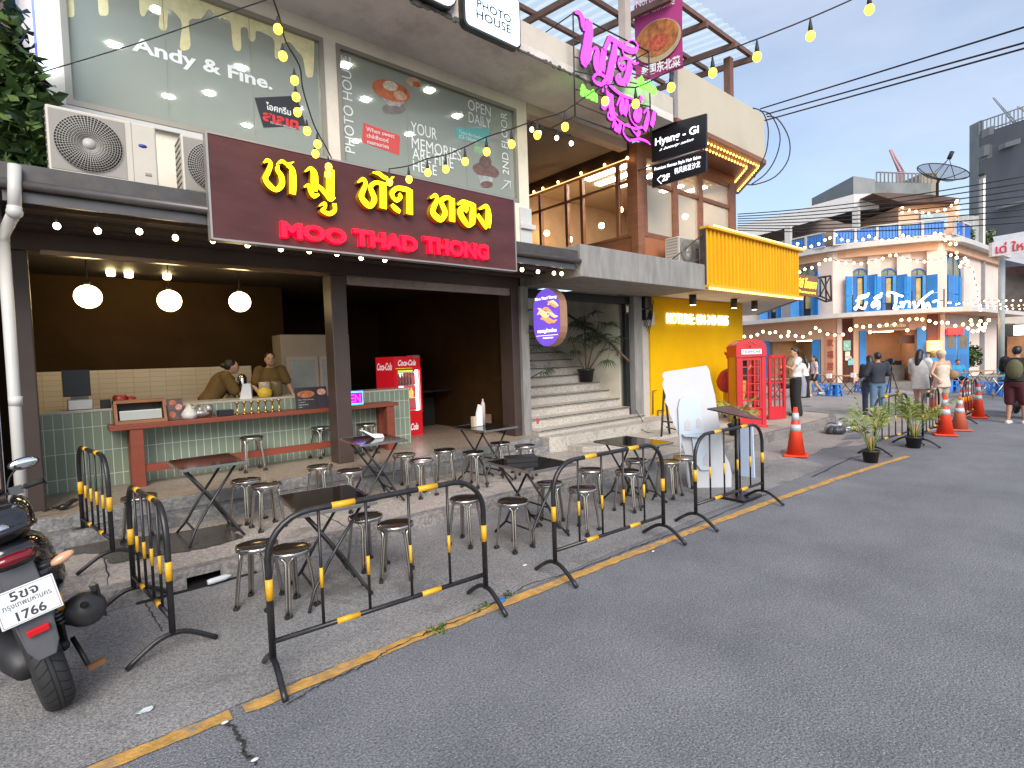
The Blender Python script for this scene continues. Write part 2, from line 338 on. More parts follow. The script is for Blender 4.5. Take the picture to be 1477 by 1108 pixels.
MB().quad((xc, kyc, .172), *[(x, y, .172) for x, y in pv_], (15.4, 16, .172), (14.5, 16, .172), (14.5, 7.3, .172), (xc, 7.3, .172)).build('pavement', M_pave, kind='structure')
MB().quad((xc, kyc-.02, .14), (xc, 7.3, .14), (xc, 7.3, .172), (xc, kyc-.02, .172)).build('pavement_edge', M_pave, kind='structure')
jt = MB()
for x in (-1.6, .25, 2.2, 4.1, 6.0, 7.9): crack(jt, [(x, 5.22), (x+.02, 6.6)], .006, .151)
jt.build('pavement_joint', mat('crack_dark', (.03, .03, .03), .95), kind='structure')
wp = [px2(u, v, .15) for u, v in ((88, 803), (115, 799), (138, 798), (150, 806), (158, 814), (190, 808), (222, 803), (262, 797), (300, 790), (335, 781), (354, 775), (338, 768), (350, 757), (318, 757), (285, 764), (232, 771), (190, 776), (150, 780), (110, 781), (86, 785))]
wq = []
for a, b in zip(wp, wp[1:]+wp[:1]):
    for i in range(4): t = i/4; wq.append((a[0]+(b[0]-a[0])*t+random.uniform(-.03, .03), a[1]+(b[1]-a[1])*t+random.uniform(-.02, .02)))
sheet('wet_patch', wq, .153, M_wet)
# two broad steps up to the shop floor
ZF = .43
st = MB(); M_step = speckle('step_concrete', (.25, .245, .24), (.16, .16, .16), (.4, .4, .4), 40, .2, bump=.7, blot=(2.0, .52, (.13, .13, .13), .8))
st.box((-14, 6.62, .0), (6.45, 7.4, .29)); st.box((-14, 6.78, .291), (6.45, 7.4, ZF))
st.build('shop_step', M_step, bevel=.012, kind='structure')
MB().box((-1.6, 6.84, ZF), (6.45, 13.5, ZF+.004)).build('shop_floor', M_floor, kind='structure')

# ------------------------------------------------------------------ the restaurant shophouse (two bays)
YW, YF, YA = 7.0, 7.2, 5.85           # upper wall, shop front, edge of the awning slab
M_wall = mat('cream_render', (.74, .67, .55), .8, var=.10, scale=1.5, dirt=.35, dcol=(.36, .32, .29), bump=.15, bscale=40)
M_white = mat('white_render', (.54, .54, .53), .75, var=.06, scale=2, dirt=.3, dcol=(.4, .39, .38))
M_brown = mat('dark_brown_paint', (.050, .032, .026), .5, var=.15, scale=3)
M_brown2 = mat('brown_post_paint', (.062, .040, .034), .42, var=.12, scale=4)
M_int = mat('dark_interior_wall', (.040, .022, .007), .75, var=.25, scale=2, spec=.12)
M_alu = mat('tan_aluminium', (.30, .27, .22), .45, metal=.4, var=.05)
M_dkgrey = mat('grey_gutter_metal', (.075, .068, .066), .45, metal=.3, var=.25, scale=6, dirt=.4, dcol=(.03, .025, .02))
M_soff = mat('soffit_render', (.66, .59, .55), .85, var=.12, scale=2, dirt=.5, dcol=(.25, .22, .21))
M_conc = mat('raw_concrete', (.25, .24, .225), .85, var=.22, scale=5, dirt=.6, dcol=(.16, .155, .15), bump=.3, bscale=25, stretch=(1.6, 1.6, .35))
SH = thing('shophouse', 'cream two storey shophouse with dark brown open restaurant front on the left', 'building', (3, 7, 0))
w1 = (.26, 2.93); w2 = (3.10, 6.28); wz = (4.50, 6.08)
b = MB()
b.box((-.06, YW, 3.40), (w1[0], YW+.2, 6.4)); b.box((w1[1], YW, 3.4), (w2[0], YW+.2, 6.4)); b.box((w2[1], YW, 3.4), (6.52, YW+.2, 6.4))
for w_ in (w1, w2): b.box((w_[0], YW, 3.4), (w_[1], YW+.2, wz[0])); b.box((w_[0], YW, wz[1]), (w_[1], YW+.2, 6.4))
b.build('wall', M_wall, SH)
MB().box((6.27, YW-.045, 3.4), (6.53, YW-.002, 4.42)).box((6.25, YW-.09, 4.05), (6.58, YW-.05, 4.14)).build('pilaster', M_white, SH, bevel=.008)
# ledge slab over the upper storey, its soffit, the plastered edge beam and the low parapet on it
b = MB(); b.box((-8, 5.9, 6.26), (9.35, 7.0, 6.40)); b.build('ledge_slab', M_soff, SH)
b = MB(); b.box((-8, 5.90, 6.401), (9.35, 6.02, 6.72)); b.build('parapet', mat('parapet_render', (.55, .49, .42), .85, var=.1, scale=1.2, dirt=.5, dcol=(.33, .30, .27)), SH)
random.seed(3); b = MB()
for i in range(170):                  # moss and crumbled mortar along the drip edge
    x = random.uniform(2.6, 8.8); r = random.uniform(.008, .035)*(1.4 if 3.2 < x < 5 else .8); b.ball((x, 5.9-random.uniform(0, .012), 6.27+random.uniform(-.02, .03)), (r*1.6, r*.5, r), 6, 4)
b.box((2.6, 5.885, 6.258), (8.8, 5.899, 6.285)); b.build('moss', mat('moss_grey', (.10, .095, .075), .95, var=.5, scale=20, bump=.6), SH)  # thin plain strip added to link the moss clumps
MB().box((6.53, YW, 6.09), (9.35, YW+.2, 6.4)).build('beam', mat('peach_render', (.52, .40, .31), .85, var=.12, scale=1.5), SH)
# window frames and panes (the writing on the glass belongs to each pane)
M_glassu = glass('upper_window_glass', (.86, .90, .86), .8, .02, 1.55, matt_mix=.52, fcol=(.47, .52, .45))  # matt tone paints the lit room's brightness into the glass
frames = []; panes = []
for w_ in (w1, w2):
    f = MB(); x0, x1 = w_; z0, z1 = wz; t = .055
    f.box((x0, YW-.012, z0), (x0+t, YW+.1, z1)).box((x1-t, YW-.012, z0), (x1, YW+.1, z1)).box((x0+t, YW-.012, z1-t), (x1-t, YW+.1, z1)).box((x0+t, YW-.012, z0), (x1-t, YW+.1, z0+t))
    fr = f.build('window_frame', M_alu, SH); frames.append(fr)
    p = MB().quad((x0+t, YW+.045, z0+t), (x1-t, YW+.045, z0+t), (x1-t, YW+.045, z1-t), (x0+t, YW+.045, z1-t)).build('window_pane', M_glassu, SH, fix=False); panes.append(p)
    for k in (1, 2):
        xm = x0+(x1-x0)*k/3; MB().box((xm-.003, YW+.04, z0+t), (xm+.003, YW+.044, z1-t)).build('pane_joint', M_alu, fr)
# the room behind those windows
M_room = mat('pale_room', (.60, .64, .55), .8, var=.06); M_roomd = mat('room_dado', (.16, .10, .08), .7, var=.1)
b = MB(); b.box((-.05, 11.4, 4.3), (6.5, 11.5, 6.35)).box((-.06, 7.25, 4.3), (-.01, 11.4, 6.35)).box((6.46, 7.25, 4.3), (6.51, 11.4, 6.35)); b.build('room_wall', M_room, SH)
MB().box((-.05, 7.22, 6.30), (6.5, 11.5, 6.36)).build('room_ceiling', mat('room_ceiling_paint', (.60, .64, .55), .8, var=.05), SH)
MB().box((-.05, 7.22, 4.22), (6.5, 11.5, 4.30)).build('room_floor', M_roomd, SH)
MB().box((-.0, 11.3, 4.31), (6.4, 11.39, 5.1)).build('room_dado', M_roomd, SH)
M_lamp = glow('downlight_white', (1, .95, .86), 34)
random.seed(5)
for (x, y) in ((.5, 7.7), (1.25, 8.0), (1.9, 7.6), (.9, 9.2), (2.4, 8.8), (3.6, 7.8), (4.3, 8.6), (3.5, 9.6), (5.0, 7.7), (5.6, 9.4), (4.9, 10.3), (1.7, 10.4), (3.0, 10.8), (2.2, 9.9), (5.9, 8.2)):
    MB().box((x-.06, y-.06, 6.285), (x+.06, y+.06, 6.299)).build('downlight', M_lamp, SH)
# awning slab with rolled gutter edge, dark soffit and fascia board below
b = MB(); b.box((-.25, YA, 3.34), (6.47, YW, 3.50)); b.build('awning_slab', M_dkgrey, SH)
b = MB(); b.tube([(-.25, YA-.015, 3.33), (6.5, YA-.015, 3.33)], .042, 10); b.box((-.22, YA+.02, 3.20), (6.42, YA+.05, 3.335)); b.build('gutter_rail', mat('gutter_lip', (.11, .10, .098), .35, metal=.5, var=.15, scale=5), SH)
b = MB()
for k in range(4): b.box((-.2, YA+.10+k*.30, 3.26-.015*k), (6.42, YA+.30+k*.30, 3.33-.015*k))
b.box((-.22, YA+.05, 3.332), (6.42, YW+.2, 3.339)); b.build('awning_soffit', M_brown, SH)
# shop front beam, posts, shutter box
ZB = OY(250, 378, YF).z
MB().box((-.30, YF-.02, ZB), (6.37, YF+.25, 3.33)).build('front_beam', M_brown, SH, bevel=.01)
MB().box((-.02, YF-.05, ZB-.035), (2.95, YF-.022, ZB+.012)).build('beam_trim', mat('polished_trim', (.20, .13, .09), .25, metal=.6, var=.1), SH)
b = MB(); b.box((2.955, YF, ZF), (3.18, YF+.28, ZB)); b.build('post', M_brown2, SH, bevel=.012)
b = MB(); b.box((-.30, YF, ZF), (-.12, YF+.3, ZB)); b.build('post', M_brown, SH, bevel=.01)
b = MB(); b.box((6.20, YF, ZF), (6.365, YF+.35, ZB)); b.build('post', M_brown, SH, bevel=.01)
zs = OY(600, 412, YF+.05).z
b = MB()
for k in range(5): b.box((3.20, YF+.03-.008*(k % 2), zs-.055+.032*k), (6.195, YF+.10, zs-.026+.032*k))
b.build('roller_shutter', mat('shutter_metal', (.34, .28, .25), .5, metal=.3, var=.15, scale=8, dirt=.4, dcol=(.16, .13, .11)), SH)
# interior shell
b = MB(); b.box((-.42, YF+.3, ZF), (-.30, 12.2, 3.3)).box((-.42, 12.0, ZF), (3.2, 12.2, 3.3)).box((3.2, 12.6, ZF), (6.5, 12.8, 3.3)).box((3.1, 11.9, ZF), (3.2, 12.7, 3.3)).box((6.366, YF+.02, ZF), (6.44, 12.7, 3.3))
b.build('interior_wall', M_int, SH)
MB().box((-.42, YF+.25, 3.22), (6.5, 12.8, 3.30)).build('shop_ceiling', mat('dark_ceiling', (.022, .016, .012), .6, var=.1), SH)
# ------------------------------------------------------------------ stair bay, salon storey, yellow shop front (one building)
M_teak = mat('teak_stain', (.22, .085, .04), .5, var=.2, scale=3, stretch=(1, 1, 5))
M_teakd = mat('dark_teak', (.055, .026, .016), .55, var=.2, scale=3)
M_para = mat('beige_parapet', (.50, .445, .345), .85, var=.05, scale=1.2, dirt=.25, dcol=(.46, .42, .35))
M_yel = mat('yellow_wall_paint', (.72, .41, .0), .8, var=.06, scale=1.5, bump=.05, spec=.15, dirt=.22, dcol=(.50, .29, .015))
M_stair = speckle('stair_terrazzo', (.50, .455, .40), (.40, .365, .32), (.5, .47, .43), 60, .25, bump=.2, blot=(1.6, .6, (.24, .22, .2), .6))
M_olive = mat('stair_wall_render', (.60, .56, .45), .85, var=.15, scale=1.3, dirt=.5, dcol=(.2, .19, .16))
SB = thing('corner_salon_building', 'brown glazed salon storey above a concrete balcony, stair entrance and bright yellow shop wall', 'building', (10, 7, 0))
b = MB(); b.box((6.37, YF-.06, ZF-.12), (6.55, YF+.3, 3.10)); b.build('pillar', M_conc, SB, bevel=.01)
b = MB(); b.box((9.70, YF-.02, .30), (9.99, YF+.3, 3.10)); b.build('pillar', M_conc, SB, bevel=.01)
b = MB(); b.box((9.992, YF+.02, .30), (10.27, YF+.25, 3.12)); b.build('pillar', mat('pale_pier', (.45, .42, .38), .8, var=.1), SB, bevel=.01)
# stairs: each flight step with a small overhanging nosing
b = MB(); NST = 14
b.prism([(6.95, 6.30, 0), (7.35, 6.02, 0), (14.5, 5.75, 0), (14.5, 7.3, 0), (6.95, 7.3, 0)], (0, 0, .24))
b.prism([(6.56, 6.72, .1), (6.78, 6.66, .1), (10.6, 6.52, .1), (14.5, 6.50, .1), (14.5, 7.3, .1), (6.56, 7.3, .1)], (0, 0, .31))
for i in range(1, NST):
    y = 6.70+.28*i; z = .15+.18*(i+1); x1 = 9.56 if i > 1 else 9.70
    b.box((6.56, y, z-.18), (x1, y+.30, z-.03)); b.box((6.56, y-.025, z-.028), (x1-.004, y+.30, z))
b.build('stairs', M_stair, SB, bevel=.006)
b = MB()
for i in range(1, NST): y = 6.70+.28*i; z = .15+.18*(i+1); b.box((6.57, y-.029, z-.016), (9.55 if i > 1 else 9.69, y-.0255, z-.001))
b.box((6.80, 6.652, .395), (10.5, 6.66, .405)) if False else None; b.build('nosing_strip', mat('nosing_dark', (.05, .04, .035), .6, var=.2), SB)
b = MB(); b.box((6.56, 6.75+.28*NST, 2.5), (9.7, 13, 2.67)); b.build('landing', M_stair, SB)
b = MB(); b.box((9.562, YF+.31, .3), (9.72, 12.9, 3.4)); b.box((6.5, 12.9, .3), (9.9, 13.0, 5)); b.box((6.45, YF+.31, .3), (6.555, 12.9, 3.4)); b.build('stair_wall', M_olive, SB)
b = MB(); b.box((6.55, YF+.1, 2.93), (9.70, YF+.22, 3.09)); b.box((9.56, YF+.12, .5), (9.69, YF+.20, 2.93)); b.build('stair_gate_frame', mat('gate_metal', (.025, .026, .03), .5, metal=.4, var=.1), SB)
b = MB(); b.tube([OX(908, 522, 9.50), OX(872, 487, 9.50), OX(820, 455, 9.50), OX(792, 432, 9.5)], .028, 8)
for (u, v) in ((890, 506), (840, 470)): p = OX(u, v, 9.5); b.tube([p, p+Vector((0, 0, -.09)), p+Vector((.06, 0, -.09))], .01, 6)
b.build('handrail', mat('rail_wood', (.09, .05, .03), .5, var=.15), SB)
# balcony slab with board marked concrete front
b = MB(); b.box((6.53, YA, 3.10), (10.34, 7.2, 3.62)); b.build('balcony', M_conc, SB, bevel=.012)
MB().box((6.50, 7.0, 3.55), (9.4, 10.4, 3.63)).build('terrace_floor', M_conc, SB)
MB().box((6.53, 7.2, 6.2), (9.38, 10.4, 6.26)).build('terrace_ceiling', mat('terrace_soffit', (.24, .19, .155), .8, var=.1), SB)
MB().box((6.44, 7.2, 3.6), (6.525, 10.4, 6.2)).box((6.53, 10.3, 3.6), (9.4, 10.4, 6.2)).build('terrace_wall', M_teakd, SB)
# glazed side towards the terrace
GX = 9.4
b = MB(); b.box((GX, 6.80, 3.62), (GX+.24, 6.99, 6.2)); b.build('corner_post', M_teak, SB, bevel=.008)
b = MB(); b.box((GX+.02, 6.99, 3.62), (GX+.10, 10.3, 4.30)); b.build('timber_dado', M_teak, SB)
b = MB(); b.box((GX-.02, 6.99, 5.93), (GX+.12, 10.3, 6.275)); b.build('head_beam', M_teakd, SB)
fs = MB()
ys = [7.02, 7.33, 8.35, 8.83, 9.72, 10.25]
for y in ys: fs.box((GX, y-.04, 4.305), (GX+.09, y+.04, 5.925))
for ya, y2 in zip(ys, ys[1:]): fs.box((GX+.01, ya+.041, 4.305), (GX+.08, y2-.041, 4.36)); fs.box((GX+.01, ya+.041, 5.44), (GX+.08, y2-.041, 5.49)); fs.box((GX+.01, ya+.041, 5.88), (GX+.08, y2-.041, 5.924))
fr = fs.build('side_glazing_frame', M_teak, SB)
MB().quad((GX+.04, 10.25, 4.36), (GX+.04, 7.0, 4.36), (GX+.04, 7.0, 5.88), (GX+.04, 10.25, 5.88)).build('side_glazing_pane', glass('clear_pane', (.92, .92, .9), 1, .01, 1.35), fr, fix=False)
b = MB(); b.tube([(GX-.06, 7.0, 5.90), (GX-.06, 10.3, 5.90)], .011, 6); b.build('light_rail', glow('warm_rail', (1, .55, .2), .9), SB)
# front wall of the salon
YS = 6.8
b = MB(); b.box((GX+.25, YS+.02, 3.62), (13.55, YS+.16, 4.30)); b.build('front_dado', mat('terracotta_panel', (.36, .13, .055), .55, var=.15, scale=2), SB)
b = MB(); b.box((GX+.25, YS+.01, 6.06), (13.55, YS+.2, 6.28)); b.build('front_head', M_teak, SB)
fs = MB()
xs = [9.69, 10.82, 11.89, 13.42]
for x, h in zip(xs, (.05, .10, .09, .16)): fs.box((x-h, YS, 4.302), (x+h, YS+.12, 6.058))
for xa, ha, xb, hb in zip(xs, (.05, .10, .09), xs[1:], (.10, .09, .16)):
    for z0, z1 in ((4.302, 4.40), (5.43, 5.52), (5.98, 6.058)): fs.box((xa+ha+.001, YS+.015, z0), (xb-hb-.001, YS+.105, z1))
fr = fs.build('front_window_frame', M_teak, SB)
M_whitish = glass('whitish_pane', (.9, .9, .85), 1, .03, 1.6, matt_mix=.5, fcol=(.70, .69, .56))  # clear glass mixed with a flat whitish tone
for xa, xb in ((9.74, 10.72), (10.92, 11.80), (11.98, 13.26)):
    for z0, z1 in ((4.40, 5.43), (5.52, 5.98)): MB().quad((xa, YS+.055, z0), (xb, YS+.055, z0), (xb, YS+.055, z1), (xa, YS+.055, z1)).build('front_pane', M_whitish, fr, fix=False)
# salon room: ceiling with light strips, back wall, a few furnishings behind the glass
M_sw = mat('salon_wall', (.38, .26, .16), .8, var=.15)
b = MB(); b.box((9.5, 10.25, 3.7), (13.6, 10.4, 6.2)); b.box((13.56, 6.9, 3.62), (13.66, 10.4, 6.28)); b.build('salon_room_wall', M_sw, SB)
MB().box((9.55, 6.97, 6.07), (13.55, 10.25, 6.12)).build('salon_ceiling', mat('salon_ceiling_paint', (.45, .38, .30), .8, var=.05), SB)
MB().box((9.5, 6.97, 3.7), (13.5, 10.25, 3.76)).build('salon_floor', M_teakd, SB)
M_strip2 = glow('strip_light', (1, .93, .82), 18)
for (x, y0, y1) in ((9.95, 7.3, 8.7), (10.45, 7.3, 8.8), (11.0, 7.4, 8.6), (12.3, 7.6, 8.2), (12.9, 7.3, 7.9)): MB().box((x, y0, 6.04), (x+.16, y1, 6.065)).build('ceiling_strip_light', M_strip2, SB)
M_bulbw = glow('warm_bulb', (1, .62, .25), 26)
for (x, y, z) in ((9.9, 7.3, 4.62), (10.1, 7.8, 5.15), (10.4, 8.6, 5.0), (9.8, 9.9, 5.0), (11.2, 8.0, 4.9), (10.0, 9.3, 4.75), (12.5, 7.6, 5.3)):
    b = MB(); b.ball((x, y, z), .07, 12, 8); b.build('pendant_bulb', M_bulbw, SB)
# long parapet on the right with brown trim and the lit soffit
P0 = (9.50, 5.88); P1 = (13.2, 5.88); P2 = tuple(OZ(1065, 279, 6.27))[:2]
b = MB(); b.prism([(P0[0], P0[1], 6.36), (P1[0], P1[1], 6.36), (P2[0], P2[1], 6.36), (P2[0]-.12, P2[1]+.1, 6.36), (P1[0]-.06, P1[1]+.14, 6.36), (P0[0], P0[1]+.14, 6.36)], (0, 0, 1.04)); b.build('beige_parapet', M_para, SB)
b = MB(); b.box((P0[0]-.1, 5.90, 6.36), (P0[0]-.004, 6.0, 7.45)); b.build('grey_downpipe', mat('grey_pipe', (.25, .25, .26), .5, var=.1), SB)
b = MB(); b.prism([(9.42, 5.86, 6.26), (P1[0]+.03, 5.86, 6.26), (P2[0]+.03, P2[1], 6.26), (P2[0]-.3, P2[1]+.6, 6.26), (13.5, YS, 6.26), (9.42, YS, 6.26)], (0, 0, .098)); b.build('trim_soffit', M_teak, SB)
M_bmar = glow('marquee_bulb_warm', (1, .52, .10), 2.2)
def bulbs_along(a, c, n, r, m, par, name='marquee_bulb'):
    a = Vector(a); c = Vector(c); me = None
    for i in range(n):
        p = a+(c-a)*(i/(n-1))
        if me is None: o = MB().ball((0, 0, 0), (r, r, r*1.15), 8, 6).build(name, m); me = o.data; bpy.data.objects.remove(o)
        o = bpy.data.objects.new(name, me); COL.objects.link(o); o.location = p; attach(o, par)
dP = Vector((P2[0]-P1[0], P2[1]-P1[1], 0)).normalized()
bulbs_along((9.7, 5.99, 6.225), (13.12, 5.99, 6.225), 26, .024, M_bmar, SB); bulbs_along((9.7, 6.19, 6.225), (12.9, 6.19, 6.225), 24, .024, M_bmar, SB)
pa = Vector((13.14, 5.99, 6.225)); bulbs_along(pa+dP*.12, pa+dP*1.9, 12, .024, M_bmar, SB); pb = Vector((12.95, 6.19, 6.225)); bulbs_along(pb+dP*.1, pb+dP*1.4, 9, .024, M_bmar, SB)
# ground floor yellow wall and white canopy soffit
b = MB(); b.box((10.272, 7.18, .41), (14.62, 7.34, 3.12)); b.build('yellow_wall', M_yel, SB)
b = MB(); b.prism([(10.345, 5.95, 3.13), (15.2, 5.95, 3.13), (19.5, 9.0, 3.13), (19.5, 9.5, 3.13), (14.4, 9.6, 3.13), (10.345, 9.6, 3.13)], (0, 0, .12)); b.build('canopy_soffit', mat('canopy_white', (.62, .58, .52), .8, var=.06, dirt=.3, dcol=(.4, .36, .32)), SB)
b = MB(); b.prism([(15.2, 5.93, 3.11), (19.5, 8.98, 3.11), (19.5, 9.06, 3.11), (15.2, 6.01, 3.11)], (0, 0, .2)); b.build('canopy_edge', mat('canopy_edge_grey', (.22, .21, .21), .6, var=.15), SB)
for x in (11.1, 13.0, 14.1):
    y = 6.6; b = MB(); b.lathe([(.075, 2.90), (.08, 2.92), (.08, 3.12), (.02, 3.129)], (x, y, 0), 14); s = b.build('spot_can', mat('spot_black', (.02, .02, .022), .4, var=0), SB)
    MB().lathe([(.0, 2.896), (.062, 2.896)], (x, y, 0), 12).build('spot_lens', glow('spot_lens_warm', (1, .8, .5), 6), s)
p = OY(962, 466.5, 7.165); q = OY(1050, 467.5, 7.165)
letter('HOTLINE: 084-340-0005', p, (q.x-p.x, 0, 0), (0, 0, .24), glow('white_led', (1, .97, .92), 1.5), SB, bold=.0, depth=.02, spacing=1.05, name='hotline_lettering')
# roof over the terrace: translucent corrugated sheets on brown steel
RF = thing('terrace_roof', 'translucent corrugated sheet roof on brown steel frame above the parapet', 'roof', (9, 7, 7.4))
b = MB(); n = 150; vs_ = []; 
for i in range(n+1):
    x = 4.9+(12.75-4.9)*i/n; h = .03*math.sin(i*2*PI/5.0)
    vs_ += [(x, 5.75, 8.72+h), (x, 10.6, 9.35+h)]
b.add(vs_, [(2*i, 2*i+2, 2*i+3, 2*i+1) for i in range(n)], True)
M_poly = bpy.data.materials.new('polycarbonate_sheet'); M_poly.use_nodes = True; n_, l_, p_ = nodes_of(M_poly)
tl = n_.new('ShaderNodeBsdfTranslucent'); tl.inputs[0].default_value = (.72, .84, .88, 1); tp = n_.new('ShaderNodeBsdfTransparent'); tp.inputs[0].default_value = (.85, .93, .96, 1)
x1 = n_.new('ShaderNodeMixShader'); x1.inputs[0].default_value = .55; l_(tp.outputs[0], x1.inputs[1]); l_(tl.outputs[0], x1.inputs[2]); x2 = n_.new('ShaderNodeMixShader'); x2.inputs[0].default_value = .15; l_(x1.outputs[0], x2.inputs[1]); l_(p_.outputs[0], x2.inputs[2]); p_.inputs['Base Color'].default_value = (.6, .68, .7, 1); l_(x2.outputs[0], n_['Material Output'].inputs[0])
b.build('roof_sheet', M_poly, RF, fix=False)
M_steel = mat('brown_steel', (.16, .075, .05), .5, var=.2, scale=4)
b = MB()
for y, z in ((5.9, 8.55), (7.0, 8.70), (8.2, 8.85), (9.6, 9.03)): b.box((4.9, y-.04, z), (12.6, y+.04, z+.09))
for x in (5.4, 6.6, 7.9, 9.2, 10.5, 11.7, 12.55):
    b.add([(x-.04, 5.8, 8.42), (x+.04, 5.8, 8.42), (x+.04, 10.4, 9.0), (x-.04, 10.4, 9.0), (x-.04, 5.8, 8.54), (x+.04, 5.8, 8.54), (x+.04, 10.4, 9.12), (x-.04, 10.4, 9.12)], [(0,3,2,1),(4,5,6,7),(0,1,5,4),(1,2,6,5),(2,3,7,6),(3,0,4,7)])
b.build('roof_frame', M_steel, RF)
for x in (8.12, 11.9): MB().box((x, 6.05, 6.7), (x+.16, 6.2, 8.42)).build('roof_post', mat('post_render', (.45, .38, .34), .7, var=.1) if x < 10 else M_steel, RF)
# ------------------------------------------------------------------ corner building with blue shutters
class Seg:
    def __init__(s, P, Q):
        s.P = Vector(P); s.d = (Vector(Q)-s.P); s.L = s.d.length; s.d.normalize(); s.n = Vector((s.d.y, -s.d.x, 0))
        if s.n.dot(EYE-s.P) < 0: s.n = -s.n
        s.Mx = Matrix(((s.d.x, -s.n.x, 0, s.P.x), (s.d.y, -s.n.y, 0, s.P.y), (0, 0, 1, 0), (0, 0, 0, 1)))   # local x along the wall, y into it, z up
    def px(s, u, v, out=0):
        r = ray(u, v); t = ((s.P+s.n*out)-EYE).dot(s.n)/r.dot(s.n); p = EYE+r*t; q = p-s.P
        return q.dot(s.d), p.z
    def mb(s): b = MB(); b.T = s.Mx; return b
    def w(s, x, y, z): return s.Mx @ Vector((x, y, z))
A_, B_, C_, D_ = G(1030, 32, 0), G(1203, 25.8, 0), G(1360, 24.2, 0), G(1440, 30, 0)
S1, S2, S3 = Seg(A_, B_), Seg(B_, C_), Seg(C_, D_)
M_pink = mat('pale_pink_render', (.70, .58, .51), .8, var=.10, scale=.8, dirt=.35, dcol=(.45, .37, .33))
M_peach = mat('peach_plaster', (.66, .40, .26), .8, var=.12, scale=.8)
M_blue = mat('blue_shutter_paint', (.03, .22, .55), .5, var=.12, scale=3)
M_blued = mat('blue_panel_paint', (.04, .17, .48), .5, var=.12, scale=3)
M_wtrim = mat('white_trim', (.52, .51, .49), .7, var=.08, dirt=.3, dcol=(.4, .4, .38))
M_rbrown = mat('red_brown_lattice', (.16, .05, .035), .6, var=.15)
M_dark = mat('dark_opening', (.03, .025, .022), .8, var=.2)
CB = thing('corner_building', 'pale pink corner building with blue shutters, curved canopy and blue railed roof terrace', 'building', tuple(B_))
def ZS(u, v, S): return S.px(u, v)[1]
zcan = S2.px(1280, 456)[1]; zbal = S2.px(1280, 356)[1]; zrail = S2.px(1280, 328)[1]
# walls in three facets with holes made by separate piers
def wall_facet(S, spans, z0, z1, m, name='facade_wall', th=.3, par=CB):
    for a, c in spans: b = S.mb(); b.box((a, 0, z0), (c, th, z1)); b.build(name, m, par)
sx = lambda S, u: S.px(u, 500)[0]
# ground floor
wall_facet(S1, [(0, sx(S1, 1100)), (sx(S1, 1184), sx(S1, 1190)), (sx(S1, 1190), S1.L)], .15, zcan, M_peach)
wall_facet(S2, [(0, sx(S2, 1215)), (sx(S2, 1231), sx(S2, 1239)), (sx(S2, 1353), S2.L)], .15, zcan, M_peach)
z_ = lambda S, u, v: S.px(u, v)[1]
wall_facet(S1, [(sx(S1, 1100), sx(S1, 1184))], z_(S1, 1140, 492), zcan, M_peach)
wall_facet(S2, [(sx(S2, 1239), sx(S2, 1353))], z_(S2, 1290, 477), zcan, M_peach)
for u_, w_ in ((1207, 6.5), (1355, 6.5)): b = S2.mb(); b.box((sx(S2, u_), -.12, .15), (sx(S2, u_+w_), .0, zcan)); b.build('pale_pier', M_pink, CB)
b = S1.mb(); b.box((sx(S1, 1190), -.03, .3), (sx(S1, 1201), -.002, z_(S1, 1196, 478))); b.build('salmon_panel', mat('salmon_panel', (.60, .27, .15), .7, var=.1), CB)
for k, ch in enumerate('家福居安'):
    p = S1.w(sx(S1, 1193), -.035, z_(S1, 1196, 500+k*17)); letter(ch, p, S1.d*.32, (0, 0, .36), mat('red_ink', (.35, .05, .04), .6, var=0), CB, bold=.02, depth=.002)
b = S2.mb(); x0, x1 = sx(S2, 1215), sx(S2, 1231); n = 9
b.box((x0, .12, .15), (x1, .2, zcan))
for i in range(n): b.box((x0+(x1-x0)*i/n, .02, .2), (x0+(x1-x0)*(i+.5)/n, .10, z_(S2, 1222, 466)))
b.build('timber_lattice', M_rbrown, CB)
for (u0, u1, v0, v1, c) in ((1216.5, 1227, 491, 506, (.30, .55, .45)), (1219, 1226, 507, 516, (.75, .65, .5)), (1219, 1228, 514, 520, (.75, .4, .4)), (1223, 1231, 517, 527, (.2, .5, .55))):
    a = S2.px(u0, v1); c2 = S2.px(u1, v0); b = S2.mb(); b.box((a[0], -.03, a[1]), (c2[0], -.015, c2[1])); b.build('poster', mat('poster_%d' % int(u0*2), c, .6, var=.3, scale=9), CB)
def room(S, u0, u1, dep, vtop, cols, lit):
    a, c = sx(S, u0), sx(S, u1); h = z_(S, (u0+u1)/2, vtop)
    b = S.mb(); b.box((a-.2, dep, .1), (c+.2, dep+.1, h+.3)).box((a-.25, .31, .1), (a-.02, dep, h+.3)).box((c+.02, .31, .1), (c+.25, dep, h+.3)); b.build('room_wall', cols, CB)
    b = S.mb(); b.box((a-.2, .31, h+.02), (c+.2, dep, h+.1)); b.build('room_ceiling', cols, CB)
    b = S.mb(); b.box((a+(c-a)*.3, 1.2, h-.02), (a+(c-a)*.7, 1.5, h+.01)); b.build('room_light', glow('cafe_light', (1, .72, .42), lit), CB)
room(S1, 1110, 1175, 3.0, 492, mat('cafe_room_tan', (.42, .30, .20), .8, var=.15), 8)
room(S2, 1249, 1322, 2.6, 477, mat('cafe_room_peach', (.58, .36, .24), .8, var=.08), 10)
